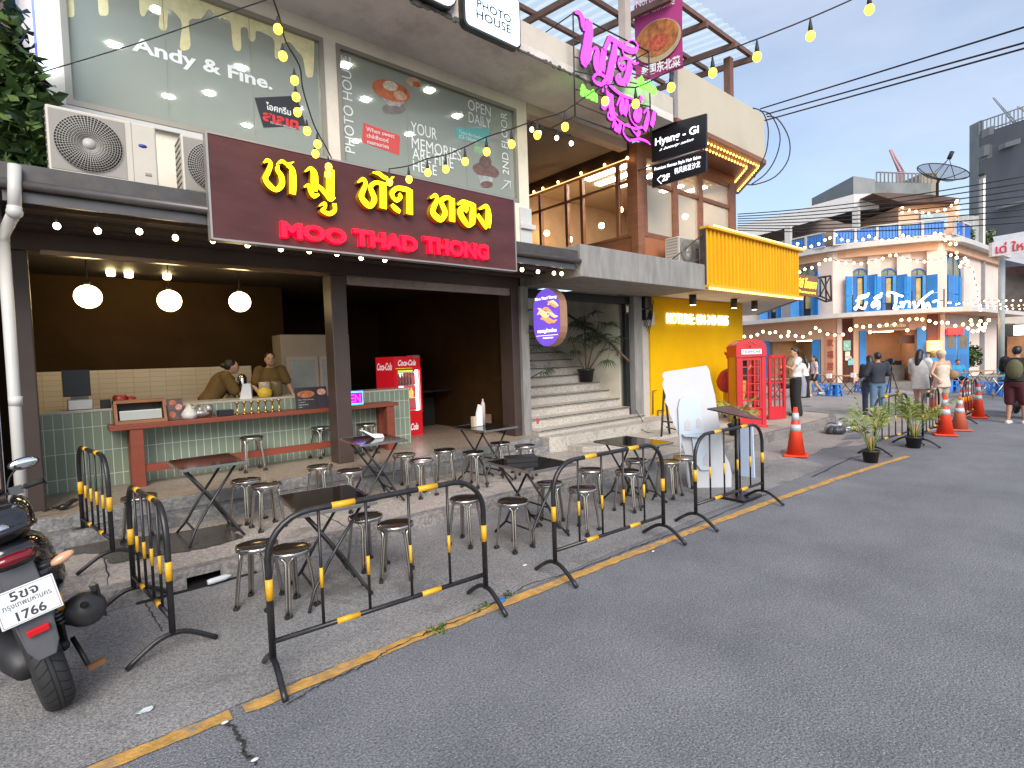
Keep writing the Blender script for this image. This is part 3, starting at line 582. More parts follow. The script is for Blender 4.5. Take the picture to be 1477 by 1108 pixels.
# blue folding doors
def door(S, u0, u1, v0, v1, out=.0, m=M_blue, win=True):
    a = S.px(u0, v1); c = S.px(u1, v0); x0, x1, z0, z1 = a[0], c[0], max(.2, a[1]), c[1]
    b = S.mb(); b.box((x0, -out-.05, z0), (x1, -out, z1)); d = b.build('blue_door', m, CB)
    if win:
        h = z1-z0; b = S.mb(); b.box((x0+(x1-x0)*.2, -out-.06, z0+h*.62), (x1-(x1-x0)*.2, -out-.052, z0+h*.88)); b.build('door_pane', mat('dim_pane', (.20, .17, .12), .2, var=.2), d)
        b = S.mb(); b.box((x0+(x1-x0)*.2, -out-.06, z0+h*.12), (x1-(x1-x0)*.2, -out-.052, z0+h*.5)); b.build('door_panel', M_blued, d)
    return d
door(S1, 1103, 1110, 492, 583, .02, win=False); door(S1, 1173, 1183, 490, 583, .02, win=False)
door(S2, 1240, 1249, 477, 566, .02, win=False); door(S2, 1322, 1335, 472, 520, .02, win=False)
door(S2, 1362, 1379, 474, 548, .03); door(S2, 1380, 1397, 474, 548, .03)
b = S2.mb(); a = S2.px(1250, 561); c = S2.px(1316, 527); b.box((a[0], 1.2, .1), (c[0], 1.9, c[1])); b.build('kitchen_counter', mat('counter_grey', (.20, .19, .17), .7, var=.2), CB)
for k in range(6):
    x = S2.px(1264+k*9, 520)[0]; b = S2.mb(); b.lathe([(.10, c[1]), (.13, c[1]+.16), (.13, c[1]+.2)], (x, 1.4, 0), 10); b.build('pot', M_dark, CB)
b = S2.mb(); a = S2.px(1300, 496); c = S2.px(1323, 483); b.box((a[0], .4, a[1]), (c[0], .44, c[1])); sg = b.build('menu_plank', mat('sign_brown', (.16, .07, .035), .6, var=.15), CB)
b = S2.mb(); b.box((sx(S2, 1337), -.02, z_(S2, 1345, 492)), (sx(S2, 1353), .0, zcan)); b.build('timber_panel', M_rbrown, CB)
a = S2.px(1336, 507); c = S2.px(1355, 491); b = S2.mb(); b.box((a[0], -.3, a[1]), (c[0], -.05, c[1])); b.build('lit_menu_box', glow('orange_lit', (1, .30, .08), 1.6), CB)
b = S2.mb(); 
for k in range(3): b.box((a[0]+.06, -.305, a[1]+.07+.15*k), (c[0]-.06, -.301, a[1]+.13+.15*k))
b.build('menu_line', glow('yellow_lit', (1, .75, .3), 2), CB)
a = S2.px(1364, 483); c = S2.px(1387, 472); b = S2.mb(); b.box((a[0], -.25, a[1]), (c[0], -.12, c[1])); b.build('red_lightbox', glow('red_lit', (.85, .02, .02), 1.1), CB)
# steps
b = MB(); P = [S1.w(0, -1.2, 0), S1.w(S1.L, -1.2, 0), S2.w(S2.L, -1.1, 0), S3.w(S3.L, -1, 0), S3.w(S3.L, 1, 0), S2.w(S2.L, 3, 0), S1.w(S1.L, 3, 0), S1.w(0, 3, 0)]
b.prism(P, (0, 0, .17)); b.build('base_step', M_kerb, CB)
# the canopy slab, with a rounded plan
def slab(z0, z1, o, m, name, rnd=5, ext=0):
    pts = [S1.w(0, -o, z0), S1.w(S1.L*.75, -o, z0)]
    q0, q1, q2 = S1.w(S1.L*.75, -o, z0), S2.w(-.0, -o*1.0, z0), S2.w(S2.L*.25, -o, z0)
    for i in range(1, rnd+1): t = i/rnd; pts.append(q0*(1-t)**2+q1*2*t*(1-t)+q2*t*t)
    r0, r1, r2 = S2.w(S2.L*.85, -o, z0), S2.w(S2.L+o*.7, -o, z0), S3.w(S3.L*.25, -o, z0)
    pts.append(r0)
    for i in range(1, rnd+1): t = i/rnd; pts.append(r0*(1-t)**2+r1*2*t*(1-t)+r2*t*t)
    pts += [S3.w(S3.L, -o, z0), S3.w(S3.L, .4, z0), S2.w(S2.L-.3, 1, z0), S2.w(.3, 1, z0), S1.w(0, .5, z0)]
    return MB().prism(pts, (0, 0, z1-z0)).build(name, m, CB)
slab(zcan, zcan+.20, 1.15, M_wtrim, 'canopy_slab')
slab(zcan-.02, zcan-.003, 1.1, M_peach, 'canopy_underside')
slab(zbal, zbal+.22, .55, M_wtrim, 'balcony_slab', 4)
slab(zbal-.35, zbal-.003, .18, M_peach, 'cornice', 4)
# upper storey walls
def upper(S, spans, names=None):
    z0, z1 = zcan+.2, zbal-.02; xs = [0]+[t for sp in spans for t in sp]+[S.L]
    b = S.mb()
    for i in range(0, len(xs), 2): b.box((xs[i], 0, z0), (xs[i+1], .3, z1))
    for a, c in spans: b.box((a, .22, z0), (c, .3, z1))
    b.build('facade_wall', M_pink, CB)
def shutter_window(S, u0, u1, open_=True, vt=398, vb=452):
    a, c = S.px(u0, 420)[0], S.px(u1, 420)[0]; zt = S.px((u0+u1)/2, vt)[1]; zb = zcan+.22; w_ = c-a; xm = (a+c)/2; r = w_*.33
    b = S.mb(); b.box((xm-r, .10, zb), (xm+r, .16, zt)); f = b.build('window', M_dark, CB)
    b = S.mb(); b.box((xm-r*.32, .07, zb+.4), (xm+r*.32, .095, zt-.1)); b.build('lit_pane', mat('amber_pane', (.45, .33, .12), .3, var=.4, scale=3), f)
    b = S.mb(); n = 10; b.add([(xm, .12, zt)]+[(xm+r*math.cos(PI*i/n), .12, zt+r*math.sin(PI*i/n)*1.05) for i in range(n+1)], [(0, i+1, i+2) for i in range(n)]); b.build('fanlight', mat('fan_glass', (.22, .22, .12), .3, var=.4, scale=4), f)
    b = S.mb(); b.tube([(xm+(r+.02)*math.cos(PI*i/n), .1, zt+(r+.02)*math.sin(PI*i/n)*1.05) for i in range(n+1)], .035, 5); b.box((xm-.03, .08, zt), (xm-.01, .12, zt+r)); b.box((xm-r, .06, zt-.04), (xm+r, .13, zt+.03)); b.build('arch_frame', M_blued, f)
    for sgn in (-1, 1):
        b = S.mb(); x = xm+sgn*r
        for k in (0, 1):
            z0, z1 = (zb, zb+(zt-zb)*.45) if k == 0 else (zb+(zt-zb)*.47, zt)
            if open_:
                p = [(x, .0, z0), (x+sgn*.30, -.28, z0), (x+sgn*.33, -.25, z0), (x+sgn*.03, .03, z0)]
                b.prism(p, (0, 0, z1-z0))
            else: b.box((x, .02, z0), (xm+sgn*.02, .05, z1))
        b.build('shutter', M_blue, f)
        for kk in (0,):
            b = S.mb(); p = [(x-sgn*.02, .03, zb), (x-sgn*r*.55, -.02, zb), (x-sgn*r*.55, .02, zb), (x-sgn*.02, .07, zb)]; b.prism(p, (0, 0, zt-zb)); b.build('shutter', M_blue if sgn > 0 else M_blued, f)
wins2 = [(1224, 1258), (1265, 1300), (1308, 1343)]
upper(S2, [(S2.px(a+6, 420)[0], S2.px(c-6, 420)[0]) for a, c in wins2]); upper(S1, [(S1.px(1105, 440)[0], S1.px(1126, 440)[0]), (S1.px(1149, 440)[0], S1.px(1180, 440)[0])]); upper(S3, [(S3.px(1366, 420)[0], S3.px(1390, 420)[0])])
for a, c in wins2: shutter_window(S2, a, c)
shutter_window(S1, 1103, 1128); shutter_window(S1, 1147, 1182); shutter_window(S3, 1364, 1393, False)
# terrace on the roof: blue railing panels between white posts
def railing(S, x0, x1, n):
    z0 = zbal+.22
    for i in range(n):
        a = x0+(x1-x0)*i/n; c = x0+(x1-x0)*(i+1)/n
        b = S.mb(); b.box((a+.06, -.40, z0+.08), (c-.06, -.37, zrail-.05)); 
        k = max(3, int((c-a)/.13))
        for j in range(k): xx = a+.06+(c-a-.12)*(j+.5)/k; b.box((xx-.015, -.43, z0+.08), (xx+.015, -.402, zrail-.05))
        b.build('railing_panel', mat('railing_blue', (.06, .22, .62), .5, var=.1), CB)
        b = S.mb(); b.box((a-.05, -.46, z0), (a+.05, -.34, zrail)); b.build('railing_post', M_wtrim, CB)
    b = S.mb(); b.box((x0-.02, -.45, zrail), (x1, -.35, zrail+.07)); b.box((x0, -.45, z0+.0), (x1, -.35, z0+.05)); b.build('railing_rail', M_wtrim, CB)
railing(S1, S1.L*.2, S1.L-.12, 6); railing(S2, .0, S2.L, 5); railing(S3, .1, 2.5, 2)
# terrace shelter and roof room
zr = lambda u, v, d: OD(u, v, d/ray(u, v).dot(_F)).z
def at(u, v, d): r = ray(u, v); return EYE+r*(d/r.dot(_F))
b = MB(); fr_ = [at(1040, 333, 30), at(1232, 280, 26), at(1268, 279, 26)]; lo = [p-Vector((0, 0, .78)) for p in fr_]; bk = [p+_F*5+Vector((0, 0, .4)) for p in fr_]
b.add(fr_+lo+bk, [(0, 1, 4, 3), (1, 2, 5, 4), (0, 6, 7, 1), (1, 7, 8, 2), (3, 4, 7, 6), (4, 5, 8, 7)]); b.build('terrace_shelter', mat('shelter_white', (.58, .57, .56), .7, var=.05), CB)
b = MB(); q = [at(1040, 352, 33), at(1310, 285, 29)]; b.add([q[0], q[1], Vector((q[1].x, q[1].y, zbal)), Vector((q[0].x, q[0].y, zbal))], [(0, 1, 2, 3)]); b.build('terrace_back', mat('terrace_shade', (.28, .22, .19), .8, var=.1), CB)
for u, d in ((1137, 27.2), (1235, 25.6)): p = at(u, 320, d); b = MB(); b.box((p.x-.13, p.y-.13, zbal), (p.x+.13, p.y+.13, at(u, 300 if u > 1200 else 326, d).z)); b.build('terrace_column', M_wtrim, CB)
a = at(1296, 330, 25.5); c = at(1383, 330, 25.5); h = at(1383, 292, 25.5).z
b = MB(); dd = (c-a).normalized(); b.prism([Vector((a.x, a.y, zbal+.1)), Vector((c.x, c.y, zbal+.1)), Vector((c.x, c.y, h)), Vector((a.x, a.y, h-.1))], _F*3); b.build('roof_room', M_peach, CB)
b = MB(); b.prism([at(1258, 279, 25.1), at(1300, 292, 25.1), at(1385, 291, 25.1), at(1385, 286, 25.1), at(1345, 281, 25.1), at(1275, 278, 25.1)], _F*4); b.build('roof_edge', mat('dark_roof_tile', (.10, .06, .05), .7, var=.2), CB)
a, c = at(1327, 329, 25.45), at(1366, 329, 25.45); b = MB(); b.prism([a, c, at(1366, 309, 25.45), at(1327, 309, 25.45)], _F*-.05); b.build('roof_room_window', mat('pale_pane', (.35, .48, .55), .2, var=.2), CB)
# right hand flank of the building, beyond the corner
b = S3.mb(); b.box((0, .05, .15), (S3.L, .3, zcan)); b.build('facade_wall', M_pink, CB)
# white handwriting sign
M_wneon = glow('white_neon', (.85, .95, 1), 1.5)
def neon_text(S, body, u0, v0, u1, v1, out, m, par, bold=.02, shear=.15, depth=.05):
    a = S.px(u0, v1, out); c = S.px(u1, v0, out); p = S.w(a[0], -out, a[1])
    return letter(body, p, S.d*(c[0]-a[0]), (0, 0, c[1]-a[1]), m, par, bold=bold, depth=depth, shear=shear)
HS = thing('script_sign', 'white neon handwriting sign standing on the canopy of the blue shuttered corner building', 'sign', S2.w(1, -.8, zcan+.2))
def strokes(S, out, m, par, name, segs, r, ox=1060, oy=260, sc=3.54):
    b = MB()
    for sg in segs:
        pts = []
        for (x, y) in sg: a = S.px(ox+x/sc, oy+y/sc, out); pts.append(S.w(a[0], -out, a[1]))
        b.tube(smooth(pts), r, 6)
    return b.build(name, m, par)
def smooth(P, k=4):
    if len(P) < 3: return P
    P = [Vector(p) for p in P]; o = []
    for i in range(len(P)-1):
        p0, p1, p2, p3 = P[max(i-1, 0)], P[i], P[i+1], P[min(i+2, len(P)-1)]
        for j in range(k):
            t = j/k; o.append(.5*((2*p1)+(p2-p0)*t+(2*p0-5*p1+4*p2-p3)*t*t+(3*p1-p0-3*p2+p3)*t**3))
    o.append(P[-1]); return o
strokes(S2, .95, M_wneon, HS, 'neon_script', [
    [(618, 52), (628, 46), (632, 56), (624, 80), (618, 92), (612, 88), (625, 78), (650, 88), (662, 86), (672, 55)], [(628, 38), (640, 28), (668, 20), (676, 26), (650, 36), (632, 38)], [(676, 24), (684, 10)],
    [(715, 74), (706, 82), (700, 70), (710, 55), (728, 52), (738, 62), (734, 86), (727, 88)], [(712, 66), (722, 70), (716, 78)], [(712, 38), (726, 26), (742, 22), (744, 30), (728, 36), (712, 38)], [(742, 24), (750, 8)],
    [(790, 26), (778, 18), (786, 6), (812, 10), (840, 22), (858, 26)], [(822, 20), (822, 60), (812, 88), (824, 92), (838, 78)],
    [(842, 62), (854, 56), (850, 72), (856, 84), (866, 60), (880, 52), (892, 60), (890, 84)],
    [(908, 60), (918, 56), (916, 72), (920, 84), (936, 72), (940, 58), (944, 50)], [(938, 60), (960, 40), (1000, 8), (1012, 4)],
    [(950, 58), (960, 58), (960, 84), (968, 86), (985, 60), (990, 70), (996, 84)], [(1010, 56), (1030, 48), (1042, 58), (1040, 80)], ], .045, 1060, 420)
b = S2.mb(); a = S2.px(1230, 449, .95); c = S2.px(1362, 449, .95)
for t in (0, .33, .66, 1): b.box((a[0]+(c[0]-a[0])*t-.02, -.93, zcan+.2), (a[0]+(c[0]-a[0])*t+.02, -.9, zcan+1.0))
b.box((a[0], -.93, zcan+.5), (c[0], -.9, zcan+.53)); b.build('sign_frame', M_dark, HS)
# brown projecting sign with truss bracket, and the plank sign under the canopy
PS = thing('projecting_sign', 'brown hanging sign with yellow script and a black truss bracket beside the yellow awning', 'sign', at(1176, 410, 24))
b = MB(); p = [at(1148, 425, 23.5), at(1180, 429, 23.8), at(1180, 399, 23.8), at(1148, 396, 23.5)]; b.prism(p, _F*.12); b.build('sign_board', mat('sign_brown', (.16, .07, .035), .6), PS)
M_yl = glow('yellow_script', (1, .62, .05), 1.0)
letter('มีดี โภชนา', p[0]-_F*.03+(p[3]-p[0])*.38+(p[1]-p[0])*.06, (p[1]-p[0])*.85, (p[3]-p[0])*.5, M_yl, PS, bold=.01, shear=.1, depth=.02)
letter('Restaurant', p[0]-_F*.03+(p[3]-p[0])*.12+(p[1]-p[0])*.12, (p[1]-p[0])*.75, (p[3]-p[0])*.14, M_yl, PS, depth=.01)
b = MB(); q = [at(1183, 427, 24), at(1183, 400, 24), at(1198, 398, 24.6), at(1199, 434, 24.6)]
for i in range(4): b.tube([q[i], q[(i+1) % 4]], .04, 5)
b.tube([q[0], q[2]], .03, 5); b.tube([q[1], q[3]], .03, 5)
for i in range(4): b.tube([q[i]+_F*.4, q[(i+1) % 4]+_F*.4], .04, 5); b.tube([q[i], q[i]+_F*.4], .03, 5)
b.build('truss_bracket', M_dark, PS)
b = S2.mb(); a = S2.px(1262, 476, 1.0); c = S2.px(1311, 463, 1.0); b.box((a[0], -1.05, a[1]), (c[0], -1.0, c[1])); pl = b.build('plank_sign', mat('sign_brown', (.16, .07, .035), .6), None, label='brown plank sign hanging under the canopy of the blue shuttered building', cat='sign')
neon_text(S2, 'ก๋วยเตี๋ยวเรือ', 1268, 466, 1306, 473, 1.06, mat('cream_ink', (.6, .4, .15), .6, var=0), pl, shear=0, depth=.01)
# satellite dish on the roof
SD = thing('satellite_dish', 'black mesh satellite dish tilted skywards on the roof of the corner building', 'satellite dish', at(1352, 281, 24.8))
ctr = at(1357.5, 253, 24.6); ax = Vector((.15, -.35, .93)).normalized(); rot = ax.to_track_quat('Z', 'Y').to_matrix()
M_mesh = bpy.data.materials.new('dish_mesh'); M_mesh.use_nodes = True; n_, l_, p_ = nodes_of(M_mesh); p_.inputs['Base Color'].default_value = (.03, .03, .03, 1); p_.inputs['Alpha'].default_value = .45
b = MB(); rad = 1.0; V = []; 
for i in range(7):
    for k in range(28): q = 2*PI*k/28; rr = rad*i/6; V.append(ctr+rot @ Vector((rr*math.cos(q), rr*math.sin(q), .32*(rr/rad)**2-.16)))
b.add(V, [(i*28+k, i*28+(k+1) % 28, (i+1)*28+(k+1) % 28, (i+1)*28+k) for i in range(6) for k in range(28)], True); b.build('dish', M_mesh, SD)
b = MB(); b.tube([ctr+rot @ Vector((rad*math.cos(2*PI*k/28), rad*math.sin(2*PI*k/28), .16)) for k in range(28)], .022, 5, closed=True)
for k in range(8): q = 2*PI*k/8; b.tube([ctr+rot @ Vector((rad*t*math.cos(q), rad*t*math.sin(q), .32*t*t-.17)) for t in (0, .25, .5, .75, 1)], .018, 4)
b.build('dish_ribs', M_dark, SD)
b = MB(); ft = ctr+rot @ Vector((0, 0, .75))
for k in range(3): q = 2*PI*k/3+.4; b.tube([ctr+rot @ Vector((rad*.55*math.cos(q), rad*.55*math.sin(q), -.06)), ft], .014, 4)
b.tube([ft-ax*.02, ft+ax*.3], .09, 8); b.build('feed_horn', M_dark, SD)
b = MB(); fo = at(1352, 283, 24.8); b.tube([ctr-ax*.18, Vector((fo.x, fo.y, ctr.z-.3)), fo], .06, 8); b.build('dish_mast', M_dark, SD)
# ------------------------------------------------------------------ buildings further off
M_tower = mat('slate_netting', (.105, .11, .13), .8, var=.25, scale=.12, dirt=.4, dcol=(.12, .12, .14), stretch=(1, 1, .5))
M_net2 = mat('grey_netting', (.24, .25, .25), .8, var=.2, scale=.2, dirt=.35, dcol=(.2, .2, .2))
def block(name, label, pts, z0, zs, m, cat='building', group=None):
    T = thing(name, label, cat, (pts[0].x, pts[0].y, 0), group); return T
T1 = block('tower_block', 'tall dark slate tower block wrapped in netting on the far right', [G(1412, 140, 0)], 0, 0, None)
p = [G(1412, 140, 0), G(1490, 130, 0), G(1620, 150, 0), G(1500, 170, 0)]
h0 = at(1412, 194, 140).z
b = MB(); b.prism(p, (0, 0, h0)); b.build('tower_wall', M_tower, T1)
b = MB()
for i in range(15): q = p[0]+(p[1]-p[0])*(i/14); b.box((q.x-.12, q.y-.12, h0), (q.x+.12, q.y+.12, h0+3.2))
for hz in (h0+.5, h0+3.1): b.tube([p[0]+Vector((0, 0, hz)), p[1]+Vector((0, 0, hz))], .16, 5)
b.build('roof_railing', M_net2, T1)
b = MB(); b.prism([p[0]+(p[1]-p[0])*.005, p[0]+(p[1]-p[0])*.06, p[0]+(p[1]-p[0])*.06+_F*3, p[0]+_F*3], (0, 0, h0+3.4)); b.build('corner_turret', M_net2, T1)
for (u, v, w_, hh) in ((1419, 225, 1.2, 2.5), (1427, 195, .9, 2), (1450, 213, 3, 1.2), (1424, 229, 1, 3), (1446, 300, 6, .7), (1460, 297, 7, .8)):
    q = at(u, v, 134.5); b = MB(); b.prism([q, q+(p[1]-p[0]).normalized()*w_, q+(p[1]-p[0]).normalized()*w_+Vector((0, 0, hh)), q+Vector((0, 0, hh))], _F*2); b.build('netting_patch', M_net2, T1)
T2 = block('site_block', 'grey unfinished concrete block with roof railing behind the corner building', [G(1232, 90, 0)], 0, 0, None)
for (u0, u1, v, d, m) in ((1233, 1264, 254, 88, M_net2), (1264, 1344, 262, 94, mat('block_grey', (.17, .18, .18), .8, var=.3, scale=.25)), (1330, 1352, 250, 99, mat('tan_core', (.30, .24, .17), .8, var=.1))):
    a, c = G(u0, d, 0), G(u1, d+(2 if u0 < 1300 else 0), 0); b = MB(); b.prism([a, c, c+_F*12, a+_F*12], (0, 0, at(u0, v, d).z)); b.build('block_wall', m, T2)
b = MB(); a, c = G(1266, 94, 0), G(1344, 96, 0); zt = at(1264, 262, 94).z; zt2 = zt+1.6
for i in range(15): q = a+(c-a)*(i/14); b.box((q.x-.1, q.y-.1, zt), (q.x+.1, q.y+.1, zt2))
b.tube([a+Vector((0, 0, zt2)), c+Vector((0, 0, zt2))], .13, 5); b.build('roof_railing', M_net2, T2)
M_crane = mat('crane_red', (.45, .25, .25), .6, var=.1); M_crane2 = mat('crane_grey', (.25, .27, .33), .6, var=.1)
def crane(label, u0, v0, u1, v1, d, m):
    T = thing('tower_crane', label, 'crane', G(u1, d, 0), 'cranes on the skyline')
    a, c = at(u0, v0, d), at(u1, v1, d); b = MB(); sd_ = _R*.5
    for k in (-1, 1): b.tube([a+sd_*k*.3, c+sd_*k], .22, 4)
    n = 12
    for i in range(n): t = i/n; q = a+(c-a)*t; q2 = a+(c-a)*(t+1/n); b.tube([q+sd_*(.3+.7*t), q2-sd_*(.3+.7*t)], .1, 4)
    b.build('jib', m, T); b = MB(); b.box((c.x-.6, c.y-.6, 0), (c.x+.6, c.y+.6, c.z)); b.build('mast', m, T)
crane('red crane jib rising behind the grey unfinished block', 1284.5, 216, 1300, 248, 120, M_crane)
crane('grey crane jib with dark sleeve leaning over the dark tower', 1433, 141, 1466, 180, 160, M_crane2)
crane('short reddish crane tip at the right picture edge above the dark tower', 1468, 154, 1485, 164, 165, M_crane)
# street on the right behind the corner building
RS = thing('street_shops', 'row of pinkish shophouses with pale canopy and open dark shopfronts beyond the corner building', 'building', G(1440, 36, 0))
pa, pb = G(1392, 33, 0), G(1620, 30, 0)
SR = Seg(pa, pb)
b = SR.mb(); h = SR.px(1440, 385)[1]; b.box((0, .6, .1), (SR.L, 1.0, h)); b.build('shop_wall', mat('maroon_shop_wall', (.26, .15, .14), .8, var=.35, scale=.9), RS)
b = SR.mb(); a = SR.px(1425, 468, 1.5)[1]; c = SR.px(1425, 455, 1.5)[1]; b.box((SR.px(1428, 460)[0], -1.5, a), (SR.L, .6, c)); b.build('pale_canopy', mat('canopy_pale', (.55, .48, .42), .7, var=.08), RS)
b = SR.mb(); b.box((SR.px(1398, 480)[0], .3, .1), (SR.L, .59, a)); b.build('dark_shopfront', mat('shop_gloom', (.09, .075, .065), .8, var=.5, scale=1.2), RS)
b = SR.mb(); b.box((SR.px(1449, 480)[0], -.4, SR.px(1455, 517)[1]), (SR.L, -.1, SR.px(1455, 486)[1])); b.build('orange_stall_front', mat('stall_lit_orange', (.30, .12, .04), .6, var=.3), RS)  # orange lamplight on the stall is put into this colour
b = SR.mb(); b.box((SR.px(1456, 478)[0], -.9, SR.px(1460, 484)[1]), (SR.L, -.6, SR.px(1460, 470)[1])); b.build('white_lightbox', glow('stall_white', (.85, .92, 1), 1.8), RS)
b = SR.mb(); b.box((SR.px(1431, 330)[0], .2, SR.px(1440, 452)[1]), (SR.px(1440, 330)[0], .59, SR.px(1440, 385)[1])); b.build('pink_panel', mat('pink_panel', (.55, .16, .24), .7, var=.2), RS)
for u in (1400, 1411, 1422): b = SR.mb(); x = SR.px(u, 430)[0]; b.box((x, .4, SR.px(1410, 440)[1]), (x+.38, .59, SR.px(1410, 408)[1])); b.build('window', mat('grey_pane', (.25, .24, .22), .3, var=.2), RS)
b = SR.mb(); b.box((SR.px(1448, 430)[0], .3, SR.px(1448, 447)[1]), (SR.L, .59, SR.px(1448, 398)[1])); b.build('dark_balcony', mat('shop_gloom', (.09, .075, .065), .8), RS)
b = SR.mb(); q0 = SR.px(1440, 375)[1]; b.add([(SR.px(1438, 380)[0], -.5, q0), (SR.L, -1.5, q0-2.4), (SR.L, .7, q0-2.0), (SR.L, .7, q0+2), (SR.px(1438, 380)[0], .7, q0+1.5)], [(0, 1, 2), (0, 2, 3, 4)]); b.build('grey_gable', mat('gable_grey', (.38, .39, .41), .7, var=.1), RS)
NB = thing('narrow_house', 'narrow weathered house with terrace plants right of the corner building', 'building', G(1405, 34, 0))
b = MB(); a, c = G(1376, 36, 0), G(1436, 37, 0); b.prism([a, c, c+_F*4, a+_F*4], (0, 0, at(1400, 330, 36).z)); b.build('house_wall', mat('house_tan', (.36, .27, .21), .8, var=.25, scale=.8), NB)
b = MB()
for u in (1386, 1393, 1401, 1408): q = G(u, 35.6, 0); b.box((q.x-.12, q.y-.12, at(u, 352, 35.6).z), (q.x+.12, q.y+.12, at(u, 312, 35.6).z))
b.build('terrace_frame', M_wtrim, NB)
b = MB(); q = at(1380, 352, 34); q2 = at(1435, 388, 35); b.prism([q, q2, q2+Vector((0, 0, .5)), q+Vector((0, 0, .5))], _F*2); b.build('white_parapet', M_wtrim, NB)
def leaf_clump(name, c, r, n, ms, lab=None, cat='plant', size=.14, par=None, flat=1, group=None):
    b = MB(); rnd = random.Random(int(c[0]*100)+n)
    for i in range(n):
        while True:
            p = Vector((rnd.uniform(-1, 1), rnd.uniform(-1, 1), rnd.uniform(-1, 1)))
            if p.length < 1: break
        p = Vector((p.x*r[0], p.y*r[1], p.z*r[2]))+Vector(c); d = Vector((rnd.uniform(-1, 1), rnd.uniform(-1, 1), rnd.uniform(-.9, .6))).normalized(); s_ = d.orthogonal().normalized(); s_ = (Matrix.Rotation(rnd.uniform(0, 6.28), 3, d) @ s_)
        L_ = size*rnd.uniform(.6, 1.3); W_ = L_*.28; b.m = rnd.randrange(len(ms))
        nn = d.cross(s_)*L_*.12
        b.add([p, p+d*L_*.5+s_*W_+nn, p+d*L_, p+d*L_*.5-s_*W_+nn], [(0, 1, 2, 3)])
    return b.build(name, ms, par, fix=False, label=lab, cat=cat if lab else None, group=group)
M_leaf = [mat('leaf_dark', (.025, .055, .018), .5, var=.3), mat('leaf_mid', (.05, .10, .025), .5, var=.3), mat('leaf_light', (.09, .15, .035), .5, var=.3)]
for k, (u, v, d, r, lab) in enumerate(((1392, 340, 34, (.5, .5, .6), 'green creeper spilling over the narrow house terrace by the lit corner'), (1424, 347, 36, (.9, .5, .8), 'bushy roof plant in front of the dark tower'), (1433, 385, 34, (.7, .4, .9), 'green bush hanging behind the red lettered sign pole'), (1399, 513, 25, (.45, .4, .5), 'round green shrub beside the blue doors of the corner building'))):
    leaf_clump('shrub', at(u, v, d), r, 420, M_leaf, lab, 'plant', .22)
# poles
UP_ = thing('utility_pole', 'grey square utility pole with light strip before the dark tower', 'pole', G(1417, 30, 0))
q = at(1417, 254, 28); b = MB(); b.box((q.x-.12, q.y-.12, 0), (q.x+.12, q.y+.12, q.z)); b.build('pole', mat('pole_grey', (.25, .25, .27), .7, var=.1), UP_)
b = MB(); b.box((q.x-.30, q.y-.12, q.z), (q.x+.30, q.y+.12, q.z+.06)); b.build('pole_cap', M_dark, UP_)
q = at(1419, 300, 27.7); b = MB(); b.box((q.x-.04, q.y-.04, at(1419, 360, 27.7).z), (q.x+.04, q.y, at(1419, 258, 27.7).z)); b.build('light_strip', glow('strip_warm', (1, .85, .5), .9), UP_)
RP_ = thing('street_sign', 'white signboard with red lettering on a grey pole at the right edge', 'sign', G(1445, 22, 0))
q = G(1445, 22, 0); b = MB(); b.tube([q, Vector((q.x, q.y, at(1445, 372, 22).z))], .11, 10); b.build('sign_pole', mat('pole_green_grey', (.28, .31, .32), .6, var=.1), RP_)
p = [at(1431, 370, 21.8), at(1530, 357, 20.4), at(1530, 332, 20.4), at(1431, 350, 21.8)]; b = MB(); b.prism(p, _F*.15); b.build('sign_board', mat('board_white', (.68, .64, .66), .6, var=.05), RP_)
letter('เด่ ใหม่', p[0]-_F*.02+(p[3]-p[0])*.15+(p[1]-p[0])*.05, (p[1]-p[0])*.55, (p[3]-p[0])*.75, mat('sign_red', (.6, .03, .05), .5, var=0), RP_, bold=.02, depth=.01)
# ------------------------------------------------------------------ overhead cables and strings of bulbs
M_cable = mat('cable_black', (.012, .012, .013), .6, var=0)
def cable(u0, v0, d0, u1, v1, d1, lab, sag=.0, r=.014, grp='overhead power cables'):
    a, c = at(u0, v0, d0), at(u1, v1, d1); n = 12
    MB().tube([a+(c-a)*(i/n)-Vector((0, 0, sag*4*(i/n)*(1-i/n))) for i in range(n+1)], r, 6).build('power_cable', M_cable, label=lab, cat='cable', group=grp)
cable(1097, 157, 11.5, 1520, 26, 7, 'topmost of the three black cables running from the beige parapet into the sky'); cable(1105, 165, 11.6, 1520, 50, 7, 'middle one of the three black cables leaving the beige parapet'); cable(1103, 174, 11.6, 1520, 58, 7, 'lowest of the three black cables leaving the beige parapet')
for i in range(8):
    cable(1064, 309+3.3*i, 19, 1500, 250+9.8*i, 14, 'first second third fourth fifth sixth seventh eighth'.split()[i]+' from the top of eight parallel black cables before the corner building', .15, .016)
for k, pts in enumerate(([(1086, 156), (1100, 162), (1108, 185), (1106, 215), (1098, 236), (1088, 256)], [(1096, 160), (1112, 166), (1125, 195), (1120, 225), (1105, 250), (1084, 266)], [(1106, 168), (1122, 172), (1138, 200), (1137, 230), (1118, 255), (1090, 266), (1076, 266)])):
    MB().tube(smooth([at(u, v, 11.6) for u, v in pts]), .013, 6).build('cable_loop', M_cable, label=('small inner', 'middle', 'wide outer')[k]+' loop of black cable hanging at the end of the beige parapet', cat='cable', group='loops of slack cable')
def bulb_mesh(r, m, long=1.15):
    o = MB().ball((0, 0, 0), (r, r, r*long), 10, 8).build('bulb', m); me = o.data; bpy.data.objects.remove(o); return me
BM = {}
